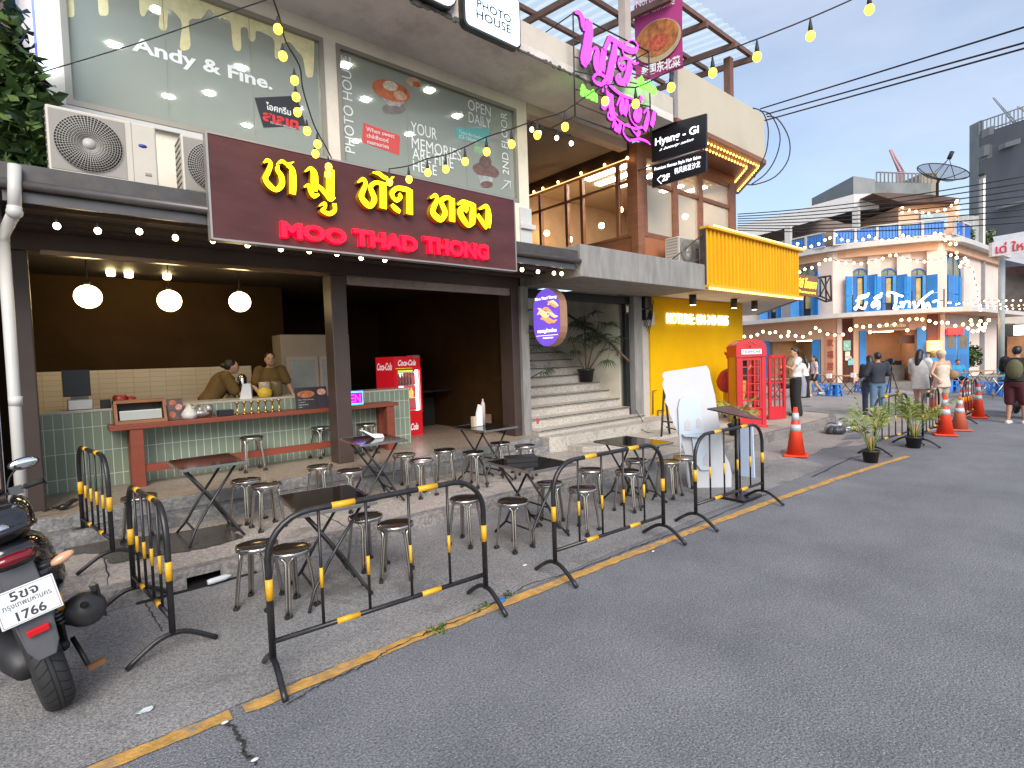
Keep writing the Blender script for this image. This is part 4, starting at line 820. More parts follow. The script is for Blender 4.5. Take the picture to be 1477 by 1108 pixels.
def string(name_lab, pts, d, r, m, cab=True, grp='string lights', drop=0, cabpts=None, cr=.008, cat='string light', key=None, skipb=()):
    """pts: bulb sight lines at distance d (number or list)"""
    P = [at(u, v, d[i] if isinstance(d, (list, tuple)) else d) for i, (u, v) in enumerate(pts)]
    T = thing('string_light', name_lab, cat, P[0], grp)
    if cab:
        C = [p+Vector((0, 0, drop+r*1.1)) for p in P] if cabpts is None else cabpts
        MB().tube(smooth(C, 3), cr, 5).build('cable', M_cable, T)
    kk = (r, m.name)
    if kk not in BM: BM[kk] = bulb_mesh(r, m)
    for i, p in enumerate(P):
        o = bpy.data.objects.new('bulb', BM[kk]); COL.objects.link(o); o.location = p; attach(o, T)
    if drop:
        kh = ('h', r, drop)
        if kh not in BM:
            o = MB().tube([(0, 0, r*.8), (0, 0, drop*.7), (0, 0, drop+r)], [r*.55, r*.45, r*.12], 6).build('lamp_holder', M_cable); BM[kh] = o.data; bpy.data.objects.remove(o)
        for p in P: o = bpy.data.objects.new('lamp_holder', BM[kh]); COL.objects.link(o); o.location = p; attach(o, T)
    return T
M_bs = glow('string_bulb_warm', (1, .60, .24), 7)
sc1 = lambda L_, oy: [(1060+x/3.54, oy+y/3.54) for x, y in L_]
string('swag of warm bulbs across the blue roof terrace railing', sc1([(320,325),(357,345),(390,338),(428,325),(460,305),(485,295),(515,280),(545,303),(577,310),(617,310),(655,303),(685,287),(718,297),(750,308),(787,308),(825,300),(858,282),(885,290),(922,300),(958,298),(993,290),(1022,272),(1050,275),(1075,305),(1100,325)], 260), 23.6, .05, M_bs, cr=.012)
string('swag of warm bulbs under the roof terrace slab above the blue shutters', sc1([(330,470),(357,455),(393,447),(430,428),(462,407),(487,405),(527,420),(565,424),(608,424),(645,426),(683,420),(720,412),(755,400),(793,384),(822,383),(857,398),(893,410),(930,415),(968,416),(1003,414),(1040,412),(1070,397),(1103,382),(1132,370)], 260), 23.5, .05, M_bs, cr=.012)
string('swag of bulbs dipping along the roof room wall', sc1([(855,140),(855,165),(890,155),(925,160),(958,168),(990,170),(1035,160),(1072,150),(1105,130),(1130,112)], 260), 24.5, .05, M_bs, cr=.012)
string('vertical line of bulbs down the right edge of the corner building', sc1([(1135,105),(1140,140),(1137,170),(1137,208),(1135,240),(1135,270),(1130,297),(1128,327)], 260), 24.3, .055, M_bs, cr=.012)
string('tangle of bulbs at the right corner above the closed blue shutters', sc1([(1133,395),(1175,400),(1160,420),(1190,415),(1190,432),(1150,440),(1210,455),(1220,485),(1225,520),(1235,552),(1240,580),(1240,610),(1250,640),(1255,660)], 260), 22.8, .055, M_bs, cr=.012)
string('long row of warm bulbs under the left part of the curved canopy', sc1([(30,225),(48,232),(82,232),(115,222),(143,207),(178,213),(207,210),(235,232),(270,228),(275,208),(310,228),(347,233),(385,215),(412,188),(433,203),(473,220),(510,225),(553,222),(590,200)], 420), 24, .055, M_bs, cr=.012)
string('row of warm bulbs under the middle of the curved canopy', sc1([(590,195),(620,178),(655,183),(690,178),(738,177),(775,172),(815,170),(850,148),(890,145),(928,142),(957,145),(993,152),(1025,163),(1057,160),(1087,162),(1125,177),(1165,170)], 420), 22.6, .055, M_bs, cr=.012)
string('dense cluster of bulbs under the right end of the curved canopy', sc1([(1190,190),(1205,150),(1210,170),(1215,205),(1240,203),(1255,190),(1255,153),(1275,185),(1280,167),(1297,148),(1245,172),(1270,200),(965,190),(880,200),(690,210)], 420), 22.2, .055, M_bs, cab=False)
string('line of small bulbs running right from the white script sign', sc1([(1090,60),(1100,60),(1130,67),(1145,63),(1170,60),(1190,62),(1205,50),(1240,50),(1275,50),(1310,50),(1345,50),(1385,48),(1420,48),(1460,48)], 420), 21, .026, M_bs, cr=.008)
string('second line of small bulbs over the street shops on the right', sc1([(1215,72),(1250,72),(1290,72),(1320,75),(1355,68),(1385,78),(1415,72),(1450,75),(1477,70)], 420), 21, .026, M_bs, cr=.008)
string('third line of small bulbs over the pale canopy of the street shops', sc1([(1250,88),(1290,86),(1325,90),(1358,88),(1390,92),(1420,90),(1455,92),(1480,90)], 420), 21, .024, M_bs, cr=.008)
# festoon lights in front of the shophouse
M_by = glow('festoon_bulb_yellow', (1, .60, .035), 2.2)
f1 = [(385,-14),(401,42),(408,81),(425,116),(427,140),(429,162),(443,189),(458,208),(455,222),(474,241),(473,252)]
d1 = [4.2, 4.5, 4.7, 4.9, 5.0, 5.1, 5.25, 5.4, 5.5, 5.55, 5.6]
cp = [at(u, v, d) for u, v, d in ((380,-40,4.1),(402,22,4.4),(412,60,4.65),(432,95,4.85),(436,125,4.95),(446,160,5.15),(455,185,5.35),(470,212,5.45),(478,228,5.55))]
string('festoon of yellow bulbs hanging steeply in front of the upper left window', f1, d1, .036, M_by, drop=.07, cabpts=cp, cr=.007)
f2 = [(562,263),(590,259),(617,249),(643,244),(671,233),(702,219),(738,208),(775,195),(815,183),(873,146),(917,150),(968,126),(1028,105),(1092,82),(1169,52),(1254,14),(1330,-30)]
d2 = [5.7, 5.6, 5.5, 5.4, 5.3, 5.2, 5.1, 5.0, 4.9, 4.8, 4.7, 4.6, 4.5, 4.4, 4.3, 4.2, 4.1]
string('long festoon of yellow bulbs rising from the restaurant signboard to the top right', f2, d2, .034, M_by, drop=.10, cr=.006)
M_bw = glow('fascia_bulb_warm', (1, .80, .42), 10)
f3 = [(82,326),(141,333),(201,334),(253,343),(307,347),(357,353),(405,359),(446,362),(486,366),(521,372),(555,375),(753,389),(776,392),(799,394),(810,395)]
T = string('row of warm white bulbs under the dark awning edge of the restaurant', f3, [OY(u, v, 5.97).dot(_F)-EYE.dot(_F) for u, v in f3], .026, M_bw, cab=False, drop=.05)

# small lamps under the terrace ceiling
f4 = [(767,187),(778,192),(803,199),(824,207)]
string('black rail with four small white bulbs under the salon terrace ceiling', f4, 9.3, .035, glow('rail_bulb_white', (1, .86, .6), 5), drop=.09, cr=.018)
f5 = [(770,277),(783,272),(805,263),(838,250),(872,238),(905,228)]
string('small bulbs along the top rail of the glazed salon side', f5, [OX(u, v, 9.3).dot(_F) for u, v in f5], .03, glow('rail_bulb_amber', (1, .6, .2), 5), cab=False)
# ------------------------------------------------------------------ signboard of the restaurant
M_board = mat('maroon_board', (.085, .026, .026), .42, var=.3, scale=1.6, spec=.3, stretch=(.6, 1, 2), dirt=.3, dcol=(.13, .075, .07))
M_edge = mat('board_edge', (.35, .32, .30), .4, metal=.5, var=.05)
YB = 5.74
SG = thing('signboard', 'large maroon restaurant signboard with raised yellow Thai and red Latin lettering', 'sign', (3.15, YB, 3.05))
b = MB(); b.box((1.235, YB, 3.055), (5.045, YB+.10, 4.03)); b.build('board', M_board, SG)
b = MB(); b.box((1.215, YB-.01, 3.04), (1.234, YB+.10, 4.045)).box((5.046, YB-.01, 3.04), (5.065, YB+.10, 4.045)).box((1.235, YB-.008, 4.031), (5.045, YB+.10, 4.048)).box((1.235, YB-.008, 3.036), (5.045, YB+.10, 3.054)); b.build('board_edge', M_edge, SG)
M_yface = glow('yellow_letter_face', (1, .70, 0), 1.35); M_yside = mat('gold_letter_side', (.50, .26, .01), .4, var=.05)
def trace(segs, ox, oy, sc, y, dep, face, side, par, name):
    """letter strokes measured on the sign plane, widths in the same units; raised by dep"""
    b = MB()
    for gi, sg in enumerate(segs):
        P = smooth([Vector((x, w_, v)) for x, v, w_ in sg], 4) if len(sg) > 2 else [Vector((x, w_, v)) for x, v, w_ in sg]
        yy = y-.0025*gi; pts = [OY(ox+p.x/sc, oy+p.z/sc, yy) for p in P]; k = (OY(ox+(sg[0][0]+50)/sc, oy+sg[0][1]/sc, y)-OY(ox+sg[0][0]/sc, oy+sg[0][1]/sc, y)).length/50
        f0 = len(b.f); b.ribbon(pts, [max(.006, p.y*k*.80) for p in P], (0, -1, 0), -dep)
        for i in range(f0, len(b.f)):
            zz = [b.v[j].y for j in b.f[i]]; b.mi[i] = 0 if max(zz)-min(zz) < 1e-4 and abs(zz[0]-yy) < 1e-4 else 1
    return b.build(name, [face, side], par)
TH = {'letter_ho': (360, [[(150,258,12),(190,230,50),(225,268,55),(200,350,60),(168,425,66),(215,500,80),(285,545,62),(343,490,74),(338,400,74),(298,335,58),(305,280,30)], [(290,275,15),(345,240,46),(400,272,42),(472,248,8)], [(395,285,40),(450,320,70),(462,400,88),(462,500,92),(458,592,80)]]),
 'letter_mo': (360, [[(590,352,14),(650,315,46),(688,370,88),(692,480,95),(692,560,70)], [(580,515,15),(630,498,48),(652,560,62),(685,612,60),(740,590,30)], [(700,490,50),(760,530,60),(820,600,60),(860,650,55),(912,625,20)], [(865,325,90),(860,450,105),(860,640,104)], [(740,718,12),(800,688,44),(806,730,36),(775,768,48),(850,800,58),(908,765,48),(903,690,58)]]),
 'letter_tho': (360, [[(1150,468,14),(1210,432,50),(1238,480,50),(1208,560,60),(1192,620,70),(1240,690,80),(1290,718,60),(1330,650,70),(1305,570,70),(1288,515,58),(1340,468,46),(1400,480,60)], [(1422,462,84),(1425,600,88),(1425,745,88)], [(1310,362,12),(1375,370,52),(1430,410,52),(1490,428,40),(1540,405,10)]]),
 'letter_do': (540, [[(205,420,50),(188,360,56),(240,308,50),(330,318,62),(385,330,40)], [(375,318,80),(376,460,82),(376,585,84)], [(192,395,50),(235,436,50),(282,398,46),(262,365,40)], [(185,480,44),(222,520,66),(275,560,46)]]),
 'letter_tho_two': (540, [[(595,412,12),(650,383,50),(668,430,50),(634,510,60),(626,570,70),(670,620,75),(715,640,55),(755,570,65),(725,490,65),(715,440,55),(760,408,48),(810,415,50)], [(826,410,72),(828,540,76),(828,662,76)]]),
 'letter_o': (540, [[(885,482,14),(940,455,50),(1010,475,58),(1060,480,34)], [(1052,470,70),(1050,600,80),(1042,685,66)], [(1045,680,46),(1000,700,50),(950,640,70),(915,570,70),(935,522,56),(988,520,40),(970,562,30)]]),
 'letter_ngo': (540, [[(1115,532,12),(1185,500,48),(1212,540,62),(1216,640,78),(1205,720,70)], [(1200,735,40),(1160,680,52),(1098,588,46)]])}
for nm, (ox, sg) in TH.items(): trace(sg, ox, 200 if ox == 360 else 230, 7.385, YB-.085, .085, M_yface, M_yside, SG, nm)
M_rface = glow('red_letter_face', (1, .0, .012), 1.6)
for wd, u0, v0, u1, v1 in (('MOO', 404, 343.5, 498, 353.5), ('THAD', 508, 354.5, 600, 364), ('THONG', 609, 365, 702, 375)):
    p, q = OY(u0, v0, YB-.002), OY(u1, v1, YB-.002); t = OY(u0, v0-23.5, YB-.002)
    letter(wd, p, (q.x-p.x, 0, 0), (0, 0, t.z-p.z), M_rface, SG, bold=.055, depth=.05, name='lettering')
# ------------------------------------------------------------------ air conditioners
M_ac = mat('ac_ivory', (.52, .48, .41), .5, var=.06, scale=3, dirt=.2, dcol=(.4, .36, .3)); M_acg = mat('ac_grille', (.28, .26, .23), .5, var=.1); M_acd = mat('ac_inside', (.03, .028, .025), .7, var=0)
def ac_unit(w_, h_, dp):
    T = thing('air_conditioner', '-', 'air conditioner'); fx = w_*.36; r = h_*.40
    b = MB(); b.box((0, 0, .04), (w_, dp, h_)); b.box((w_*.08, .02, 0), (w_*.18, dp-.02, .039)); b.box((w_*.8, .02, 0), (w_*.9, dp-.02, .039)); b.build('casing', M_ac, T, bevel=.015)
    b = MB(); b.box((fx-r*1.1, -.004, h_*.5-r*1.05+.02), (fx+r*1.1, -.001, h_*.5+r*1.05+.02)); b.build('fan_recess', M_acg, T, bevel=.003)
    b = MB(); b.lathe([(0, -.008), (r, -.008), (r, -.005)], (fx, 0, h_*.5+.02), 32, 'y'); b.build('fan_opening', M_acd, T)
    b = MB()
    for k in range(11): rr = r*(.22+.78*k/10); b.tube([(fx+rr*math.cos(2*PI*i/36), -.016, h_*.5+.02+rr*math.sin(2*PI*i/36)) for i in range(36)], .0022, 4, closed=True)
    for k in range(56): q = 2*PI*k/56; b.tube([(fx+r*.2*math.cos(q), -.018, h_*.5+.02+r*.2*math.sin(q)), (fx+r*math.cos(q), -.018, h_*.5+.02+r*math.sin(q))], .0026, 4)
    b.lathe([(0, -.026), (r*.2, -.022), (r*.2, -.014)], (fx, 0, h_*.5+.02), 20, 'y'); b.build('fan_grille', mat('ac_wire', (.42, .40, .36), .5, var=0), T)
    b = MB(); b.box((w_*.755, -.003, .045), (w_*.76, .0, h_-.005)); b.build('panel_seam', M_acg, T)
    b = MB(); b.lathe([(0, -.005), (h_*.055, -.005), (h_*.055, -.001)], (w_*.86, 0, h_*.66), 20, 'y', sx=1.0); o = b.build('badge', mat('badge_blue', (.02, .04, .30), .4, var=0), T)
    for v in o.data.vertices: v.co.z = h_*.66+(v.co.z-h_*.66)*.45
    b = MB(); b.box((w_*.87, -.008, h_*.22), (w_*.93, 0, h_*.26)); b.build('grip', M_acg, T)
    b = MB()
    for k in range(9): b.box((-.006, .04, .08+k*h_*.1), (-.001, dp-.04, .08+k*h_*.1+.015))
    b.build('side_louvre', M_acg, T)
    return T
ya = 6.06; pL, pR = OY(64, 150, ya), OY(224, 182, ya); zt = OY(140, 165, ya).z
A1 = ac_unit(pR.x-pL.x, zt-3.50, .34); A1.location = (pL.x, ya, 3.502); A1['label'] = 'ivory air conditioner unit with its whole round fan grille showing, left on the awning'; A1['group'] = 'outdoor air conditioner units'
dup(A1, (OY(262, 215, ya).x, ya+.02, 3.502), 0, 'ivory air conditioner unit half hidden behind the maroon signboard')
A3 = dup(A1, (OY(1011, 350, 6.2).x-.85, 6.2, 3.622), 0, 'small air conditioner unit on the concrete balcony beside the yellow corrugated awning')
# ------------------------------------------------------------------ writing and pictures on the upper windows
YG = YW+.042
def W2(u, v): return OY(u, v, YG)
M_wht = mat('white_vinyl', (.78, .80, .78), .6, var=0); M_cream = mat('cream_vinyl', (.78, .70, .38), .6, var=.12, scale=14)
def fit(body, u0, v0, u1, v1, hpx, m, par, **k):
    p, q = W2(u0, v0), W2(u1, v1); t = W2(u0, v0-hpx); return letter(body, p, (q.x-p.x, 0, 0), (0, 0, t.z-p.z), m, par, depth=.003, **k)
fit('Andy & Fine.', 191, 79, 393, 128.5, 27, M_wht, panes[0], bold=.028)
def nm_smooth(n): return n == 'cream_drips'
def poly(pts, m, par, name, y=None, th=.003):
    if len(pts) > 4 and nm_smooth(name): pts = [(p.x, p.y) for p in smooth([Vector((u, v, 0)) for u, v in pts], 3)]
    P = [OY(u, v, y or YG) for u, v in pts]; b = MB(); n = len(P); b.add([p for p in P], [tuple(range(n))]); o = b.build(name, m, par, fix=False); return o
c1 = lambda L_: [(x/3.69, y/3.69) for x, y in L_]
drip = c1([(740,-20),(745,70),(770,85),(800,30),(850,40),(845,140),(875,165),(890,140),(897,50),(940,80),(968,130),(957,250),(985,270),(1015,240),(1007,110),(1070,100),(1110,50),(1140,75),(1200,105),(1228,130),(1240,250),(1270,272),(1285,250),(1281,160),(1300,145),(1320,160),(1326,210),(1345,222),(1360,205),(1366,165),(1430,190),(1460,220),(1462,300),(1480,310),(1500,240),(1540,225),(1580,270),(1612,310),(1628,400),(1650,412),(1668,390),(1672,215)])
poly(drip+[(448, 52), (381, 30), (300, 2), (262, -10)], M_cream, panes[0], 'cream_drips')
poly(c1([(343,-20),(346,78),(370,92),(396,80),(390,-20)]), M_cream, panes[0], 'cream_drips'); poly(c1([(521,-20),(526,70),(550,85),(578,70),(572,-20)]), M_cream, panes[0], 'cream_drips')
poly([(367, 141), (428, 138), (441, 181), (380, 184)], mat('black_vinyl', (.02, .02, .025), .5, var=0), panes[0], 'sticker', YG-.002)
YG -= .005
fit('ไอศกรีม', 384, 158, 419, 153, 11, M_wht, panes[0], bold=.02); fit('สเลเต', 379, 174, 430, 171, 13, mat('red_vinyl', (.62, .03, .03), .5, var=0), panes[0], bold=.05); fit('ICE CREAM HANDMADE', 390, 178, 426, 176, 3, M_wht, panes[0])
YG += .005
def vert(body, u0, v0, u1, v1, m, par):      # reads upwards; u0,v0 lower left corner, u1 right edge, v1 top
    p = W2(u1, v0); l_ = W2(u0, v0); t = W2(u1, v1); return letter(body, p, (0, 0, t.z-p.z), (l_.x-p.x, 0, 0), m, par, depth=.003)
vert('PHOTO HOUSE', 498, 222, 512, 86, M_wht, panes[1]); vert('2ND FLOOR', 725, 253, 734, 165, M_wht, panes[1])
fit('YOUR', 593, 192, 630, 197, 17, M_wht, panes[1]); fit('MEMORIES', 594, 214, 665, 224, 17, M_wht, panes[1]); fit('ARE FINE', 595, 229, 654, 240, 16, M_wht, panes[1]); fit('HERE', 596, 246, 630, 252, 15, M_wht, panes[1])
fit('OPEN', 675, 158, 708, 166, 15, M_wht, panes[1]); fit('DAILY', 676, 176, 708, 183, 15, M_wht, panes[1])
b = MB(); y_ = YG; b.tube([OY(723, 274, y_), OY(735, 262, y_)], .008, 5); b.tube([OY(727, 261, y_), OY(736, 262, y_), OY(736, 274, y_)], .008, 5); b.build('arrow', M_wht, panes[1])
poly([(524, 177), (577, 196), (576, 224), (522, 205)], mat('coral_vinyl', (.60, .075, .065), .5, var=.05), panes[1], 'coral_label'); YG -= .004
fit('When sweet\nchildhood\nmemories', 529, 207, 570, 221, 24, M_wht, panes[1]); YG += .004
poly([(657, 184), (706, 186), (705, 206), (659, 201)], mat('teal_vinyl', (.12, .40, .38), .5, var=.05), panes[1], 'teal_label'); YG -= .004
fit('Taste the feeling of\nICE CREAM', 662, 199, 702, 203, 12, M_wht, panes[1]); YG += .004
def ell(cx, cy, rx, ry, n=18, rot=0): return [(cx+rx*math.cos(2*PI*i/n)*math.cos(rot)-ry*math.sin(2*PI*i/n)*math.sin(rot), cy+rx*math.cos(2*PI*i/n)*math.sin(rot)+ry*math.sin(2*PI*i/n)*math.cos(rot)) for i in range(n)]
V_ = lambda n, c: mat(n, c, .5, var=.35, scale=18)
poly(ell(568, 157, 17, 8), V_('glass_foot_vinyl', (.20, .17, .15)), panes[1], 'sundae_picture'); poly([(541, 128), (560, 152), (577, 154), (590, 140)], V_('bowl_vinyl', (.42, .40, .36)), panes[1], 'sundae_picture', YG-.001)
poly(ell(564, 131, 29, 14, rot=.35), V_('orange_vinyl', (.50, .13, .045)), panes[1], 'sundae_picture', YG-.002); poly(ell(563, 124, 11, 7, rot=.3), V_('cream_scoop_vinyl', (.62, .52, .38)), panes[1], 'sundae_picture', YG-.003); poly(ell(577, 138, 10, 6, rot=.4), V_('peach_scoop_vinyl', (.58, .36, .22)), panes[1], 'sundae_picture', YG-.003)
poly(ell(597, 119, 11, 7, rot=.4), V_('peach_scoop_vinyl', (.58, .36, .22)), panes[1], 'spoon_picture'); poly(ell(601, 122, 6, 4, rot=.4), V_('orange_vinyl', (.5, .13, .045)), panes[1], 'spoon_picture', YG-.001)
poly(ell(701, 246, 20, 10, rot=.3), V_('choc_vinyl', (.17, .09, .075)), panes[1], 'chocolate_sundae_picture'); poly(ell(700, 234, 9, 10), V_('choc_dark_vinyl', (.13, .08, .07)), panes[1], 'chocolate_sundae_picture', YG-.001); poly([(688, 252), (712, 256), (708, 268), (694, 266)], V_('glass_grey_vinyl', (.38, .40, .38)), panes[1], 'chocolate_sundae_picture', YG-.001); poly(ell(702, 266, 9, 5), V_('choc_vinyl', (.17, .09, .075)), panes[1], 'chocolate_sundae_picture', YG-.002)
MB().box((w1[0]-.05, YW-.06, 4.425), (w1[1]+.05, YW-.014, 4.47)).build('window_sill', M_white, SH)
# ------------------------------------------------------------------ signs on the ledge
def rbox(x0, x1, z0, z1, y0, y1, r, n=5):
    P = []
    for cx, cz, a0 in ((x1-r, z1-r, 0), (x0+r, z1-r, 90), (x0+r, z0+r, 180), (x1-r, z0+r, 270)):
        for i in range(n+1): a = R_(a0+90*i/n); P.append((cx+r*math.cos(a), y0, cz+r*math.sin(a)))
    return MB().prism(P, (0, y1-y0, 0))
M_lb = glow('lightbox_cool', (.62, .78, .90), 1.0); M_lbd = mat('lightbox_black', (.02, .02, .022), .4, var=0)
LB = thing('lightbox_sign', 'rounded cool white lightbox reading PHOTO HOUSE on the upper ledge', 'sign', (4.85, 5.8, 6.3))
rbox(4.33, 5.33, 6.19, 6.92, 5.79, 5.895, .09).build('box', M_lbd, LB); rbox(4.37, 5.30, 6.22, 6.89, 5.775, 5.789, .07).build('face', M_lb, LB)
for t_, (u0, v0, u1, v1) in (('HOUSE', (687, 25.5, 737, 46)), ('PHOTO', (688, 10.5, 737, 28.5))): p, q = OY(u0, v0, 5.77), OY(u1, v1, 5.77); letter(t_, p, (q.x-p.x, 0, 0), (0, 0, OY(u0, v0-13, 5.77).z-p.z), M_lbd, LB, bold=.02, depth=.003)
LC = thing('lightbox_sign', 'white capsule sign with bold black shapes cut off by the top of the picture', 'sign', (3.9, 5.8, 6.3))
rbox(3.15, 4.24, 6.30, 6.75, 5.80, 5.895, .2).build('box', M_lbd, LC); rbox(3.17, 4.22, 6.32, 6.73, 5.785, 5.799, .19).build('face', mat('face_white', (.7, .7, .68), .5, var=0, emis=(.8, .85, .85), es=.15), LC)
p = OY(640, 18, 5.78); b = MB(); b.lathe([(.0, -.004), (.075, -.004), (.075, 0)], (4.04, 5.784, 6.49), 20, 'y'); b.box((3.55, 5.78, 6.40), (3.82, 5.784, 6.52)); b.build('black_marks', M_lbd, LC)
# neon script sign in a thin steel frame
YN = 5.72
NS = thing('neon_sign', 'magenta neon Thai script sign with green side words in a thin steel frame', 'sign', (7.2, YN, 5.5))
c5 = lambda x, y: OY(815+x/5.407, 10+y/5.407, YN)
b = MB(); F4 = [c5(62, 50), c5(78, 852), c5(672, 1075), c5(652, 350)]
for i in range(4): b.tube([F4[i], F4[(i+1) % 4]], .016, 4)
for l_, r_ in (((68, 260), (655, 480)), ((72, 390), (660, 560)), ((72, 500), (662, 620)), ((76, 750), (668, 985)), ((74, 640), (665, 780))): b.tube([c5(*l_), c5(*r_)], .012, 4)
for p in (F4[0], F4[3], F4[1]): b.tube([p, p+Vector((0, .6, 0))], .012, 4)
b.build('frame', mat('frame_steel', (.05, .045, .05), .5, metal=.5, var=0), NS)
M_mag = glow('magenta_neon', (1, .035, .95), 1.35); M_magd = mat('magenta_back', (.12, .03, .12), .5, var=0)
NE = [[(78,40,12),(115,48,26),(138,95,34),(150,160,36),(180,130,34),(195,110,34)], [(195,110,34),(190,200,56),(170,320,56),(150,420,52),(165,440,36)], [(165,440,20),(195,400,14),(205,350,12),(235,320,14),(255,340,26),(245,420,46),(255,480,48),(285,490,44)], [(305,340,36),(295,420,44),(288,495,44)], [(355,235,26),(330,290,24),(310,335,22)],
 [(392,270,26),(388,350,44),(365,450,46),(340,560,48),(300,610,34)], [(300,610,22),(240,590,16),(222,550,12),(260,520,14),(315,550,16),(330,585,20)], [(350,240,30),(400,270,30),(470,320,36),(530,340,34),(565,320,14),(560,285,8),(520,258,6),(470,285,6)], [(440,270,8),(455,360,8),(480,400,10),(540,440,12),(575,435,6)],
 [(425,400,10),(418,450,12),(445,490,16),(470,470,12),(460,445,10),(440,460,10)], [(500,400,14),(505,460,42),(490,540,46),(470,590,44)], [(470,590,38),(420,580,36),(405,555,24),(430,530,18)], [(430,410,16),(480,400,14),(540,440,12)],
 [(290,650,16),(320,660,24),(340,690,26),(320,740,30),(295,775,22),(310,790,14),(345,750,10)], [(365,680,22),(360,760,40),(375,850,46),(395,880,34)], [(395,880,20),(345,870,12),(338,830,8),(370,815,8),(410,845,10)], [(405,770,8),(430,710,14),(450,720,26),(440,790,34),(450,835,34)], [(485,720,22),(475,790,34),(462,840,34)],
 [(505,830,6),(500,780,8),(540,760,16),(560,800,28),(550,860,40),(570,880,34)], [(590,790,20),(585,840,30),(565,885,34)], [(600,700,26),(590,735,20)], [(500,830,6),(520,890,6),(570,940,8),(610,940,10)], [(615,830,8),(640,800,14),(650,840,24),(635,910,34),(620,965,26)], [(700,810,24),(690,870,32),(675,930,30)], [(330,590,14),(380,640,16),(450,690,16),(530,715,10)],
 [(370,940,8),(385,905,14),(400,930,24),(395,970,26)], [(432,905,20),(425,950,24),(415,980,24)], [(395,870,8),(470,920,10),(560,950,10),(600,930,8)], [(455,985,6),(460,930,8),(500,920,8),(550,990,8),(580,975,20),(560,1010,24)], [(455,985,8),(500,1040,10),(580,1030,12),(640,1050,12),(665,1075,6)]]
def neon_tr(segs, y, m, md, par, nm):
    b = MB()
    for gi, sg in enumerate(segs):
        yy = y-.0015*gi; P = smooth([Vector((x, w_, v)) for x, v, w_ in sg], 4); pts = [OY(815+p.x/5.407, 10+p.z/5.407, yy) for p in P]; k = .0031
        f0 = len(b.f); b.ribbon(pts, [max(.012, p.y*k) for p in P], (0, -1, 0), -.05)
        for i in range(f0, len(b.f)):
            zz = [b.v[j].y for j in b.f[i]]; b.mi[i] = 0 if max(zz)-min(zz) < 1e-4 and abs(zz[0]-yy) < 1e-4 else 1
    return b.build(nm, [m, md], par)
neon_tr(NE, YN-.03, M_mag, M_magd, NS, 'magenta_script')
M_grn = glow('green_neon', (.12, 1, .04), 1.3)
for t, a, c, hpx in (('ส้มตำ', (104, 700), (232, 735), 92), ('เนื้อย่าง', (552, 635), (692, 700), 100)):
    p, q = c5(*a), c5(*c); tt = c5(a[0], a[1]-hpx); letter(t, p+Vector((0, -.04, 0)), (q.x-p.x, 0, 0), (0, 0, tt.z-p.z), M_grn, NS, bold=.05, depth=.02, name='green_lettering')
# magenta cloth banner across the line of sight
XB = 9.3
BN = thing('banner', 'magenta cloth banner with a round dish picture hanging from the roof terrace', 'banner', (XB, 6.2, 7.2))
q4 = [OX(917, 122, XB), OX(985, 98, XB), OX(984, -30, XB), OX(915, -5, XB)]
M_ban = mat('banner_magenta', (.42, .04, .20), .7, var=.08)
b = MB(); V = []; nn = 10
for i in range(nn+1):
    for j in range(7): s_, t_ = j/6, i/nn; p = q4[0]*(1-s_)*(1-t_)+q4[1]*s_*(1-t_)+q4[2]*s_*t_+q4[3]*(1-s_)*t_; V.append(p+Vector((.012*math.sin(t_*6+s_*2), 0, 0)))
b.add(V, [(i*7+j, i*7+j+1, (i+1)*7+j+1, (i+1)*7+j) for i in range(nn) for j in range(6)], True); b.build('cloth', M_ban, BN, fix=False)
bq = lambda s_, t_, o=.03: (q4[0]*(1-s_)*(1-t_)+q4[1]*s_*(1-t_)+q4[2]*s_*t_+q4[3]*(1-s_)*t_)+Vector((-o, 0, 0))
def bell(cx, cy, rx, ry, m, nm, o): b = MB(); b.add([bq(cx+rx*math.cos(a), cy+ry*math.sin(a), o) for a in [2*PI*i/24 for i in range(24)]], [tuple(range(24))]); b.build(nm, m, BN, fix=False)
bell(.5, .40, .49, .24, mat('plate_tan', (.45, .33, .20), .6, var=.15, scale=8), 'plate_picture', .028); bell(.5, .43, .44, .20, mat('curry_orange', (.42, .14, .035), .6, var=.6, scale=9), 'food_picture', .034); bell(.52, .38, .22, .09, mat('prawn_red', (.48, .09, .04), .6, var=.6, scale=14), 'food_picture', .040)
dS = bq(1, .5)-bq(0, .5); dT = bq(0, 1)-bq(0, 0)
letter('Northeastern\nThai Cuisine', bq(.05, .73), dS*.9, dT*.2, M_wht, BN, depth=.003); letter('泰国东北菜', bq(.15, .05), dS*.82, dT*.12, M_wht, BN, bold=.03, depth=.003)
# salon sign: two black boards on a bracket arm
XH = 9.42
HY = thing('hanging_sign', 'black projecting salon sign in two boards lettered Hyang-Gi', 'sign', (XH, 6, 5.4))
def hb(a, c, e, g_, nm):
    b = MB(); b.prism([OX(*a, XH), OX(*c, XH), OX(*e, XH), OX(*g_, XH)], (.05, 0, 0)); return b.build(nm, M_blk, HY, bevel=.004)
M_blk = mat('sign_black', (.012, .012, .018), .35, var=0); M_wl = glow('sign_white', (.9, .95, 1), .9)
hb((940, 234), (1018.5, 213), (1018.5, 163.5), (940, 185), 'upper_board'); hb((940.5, 271), (1018.5, 247.5), (1018.5, 217), (940.5, 239), 'lower_board')
def hl(t, a, c, hpx, **k):
    p, q = OX(*a, XH-.003), OX(*c, XH-.003); up_ = OX(a[0], a[1]-hpx, XH-.003)-p; letter(t, p, q-p, up_, M_wl, HY, depth=.003, **k)
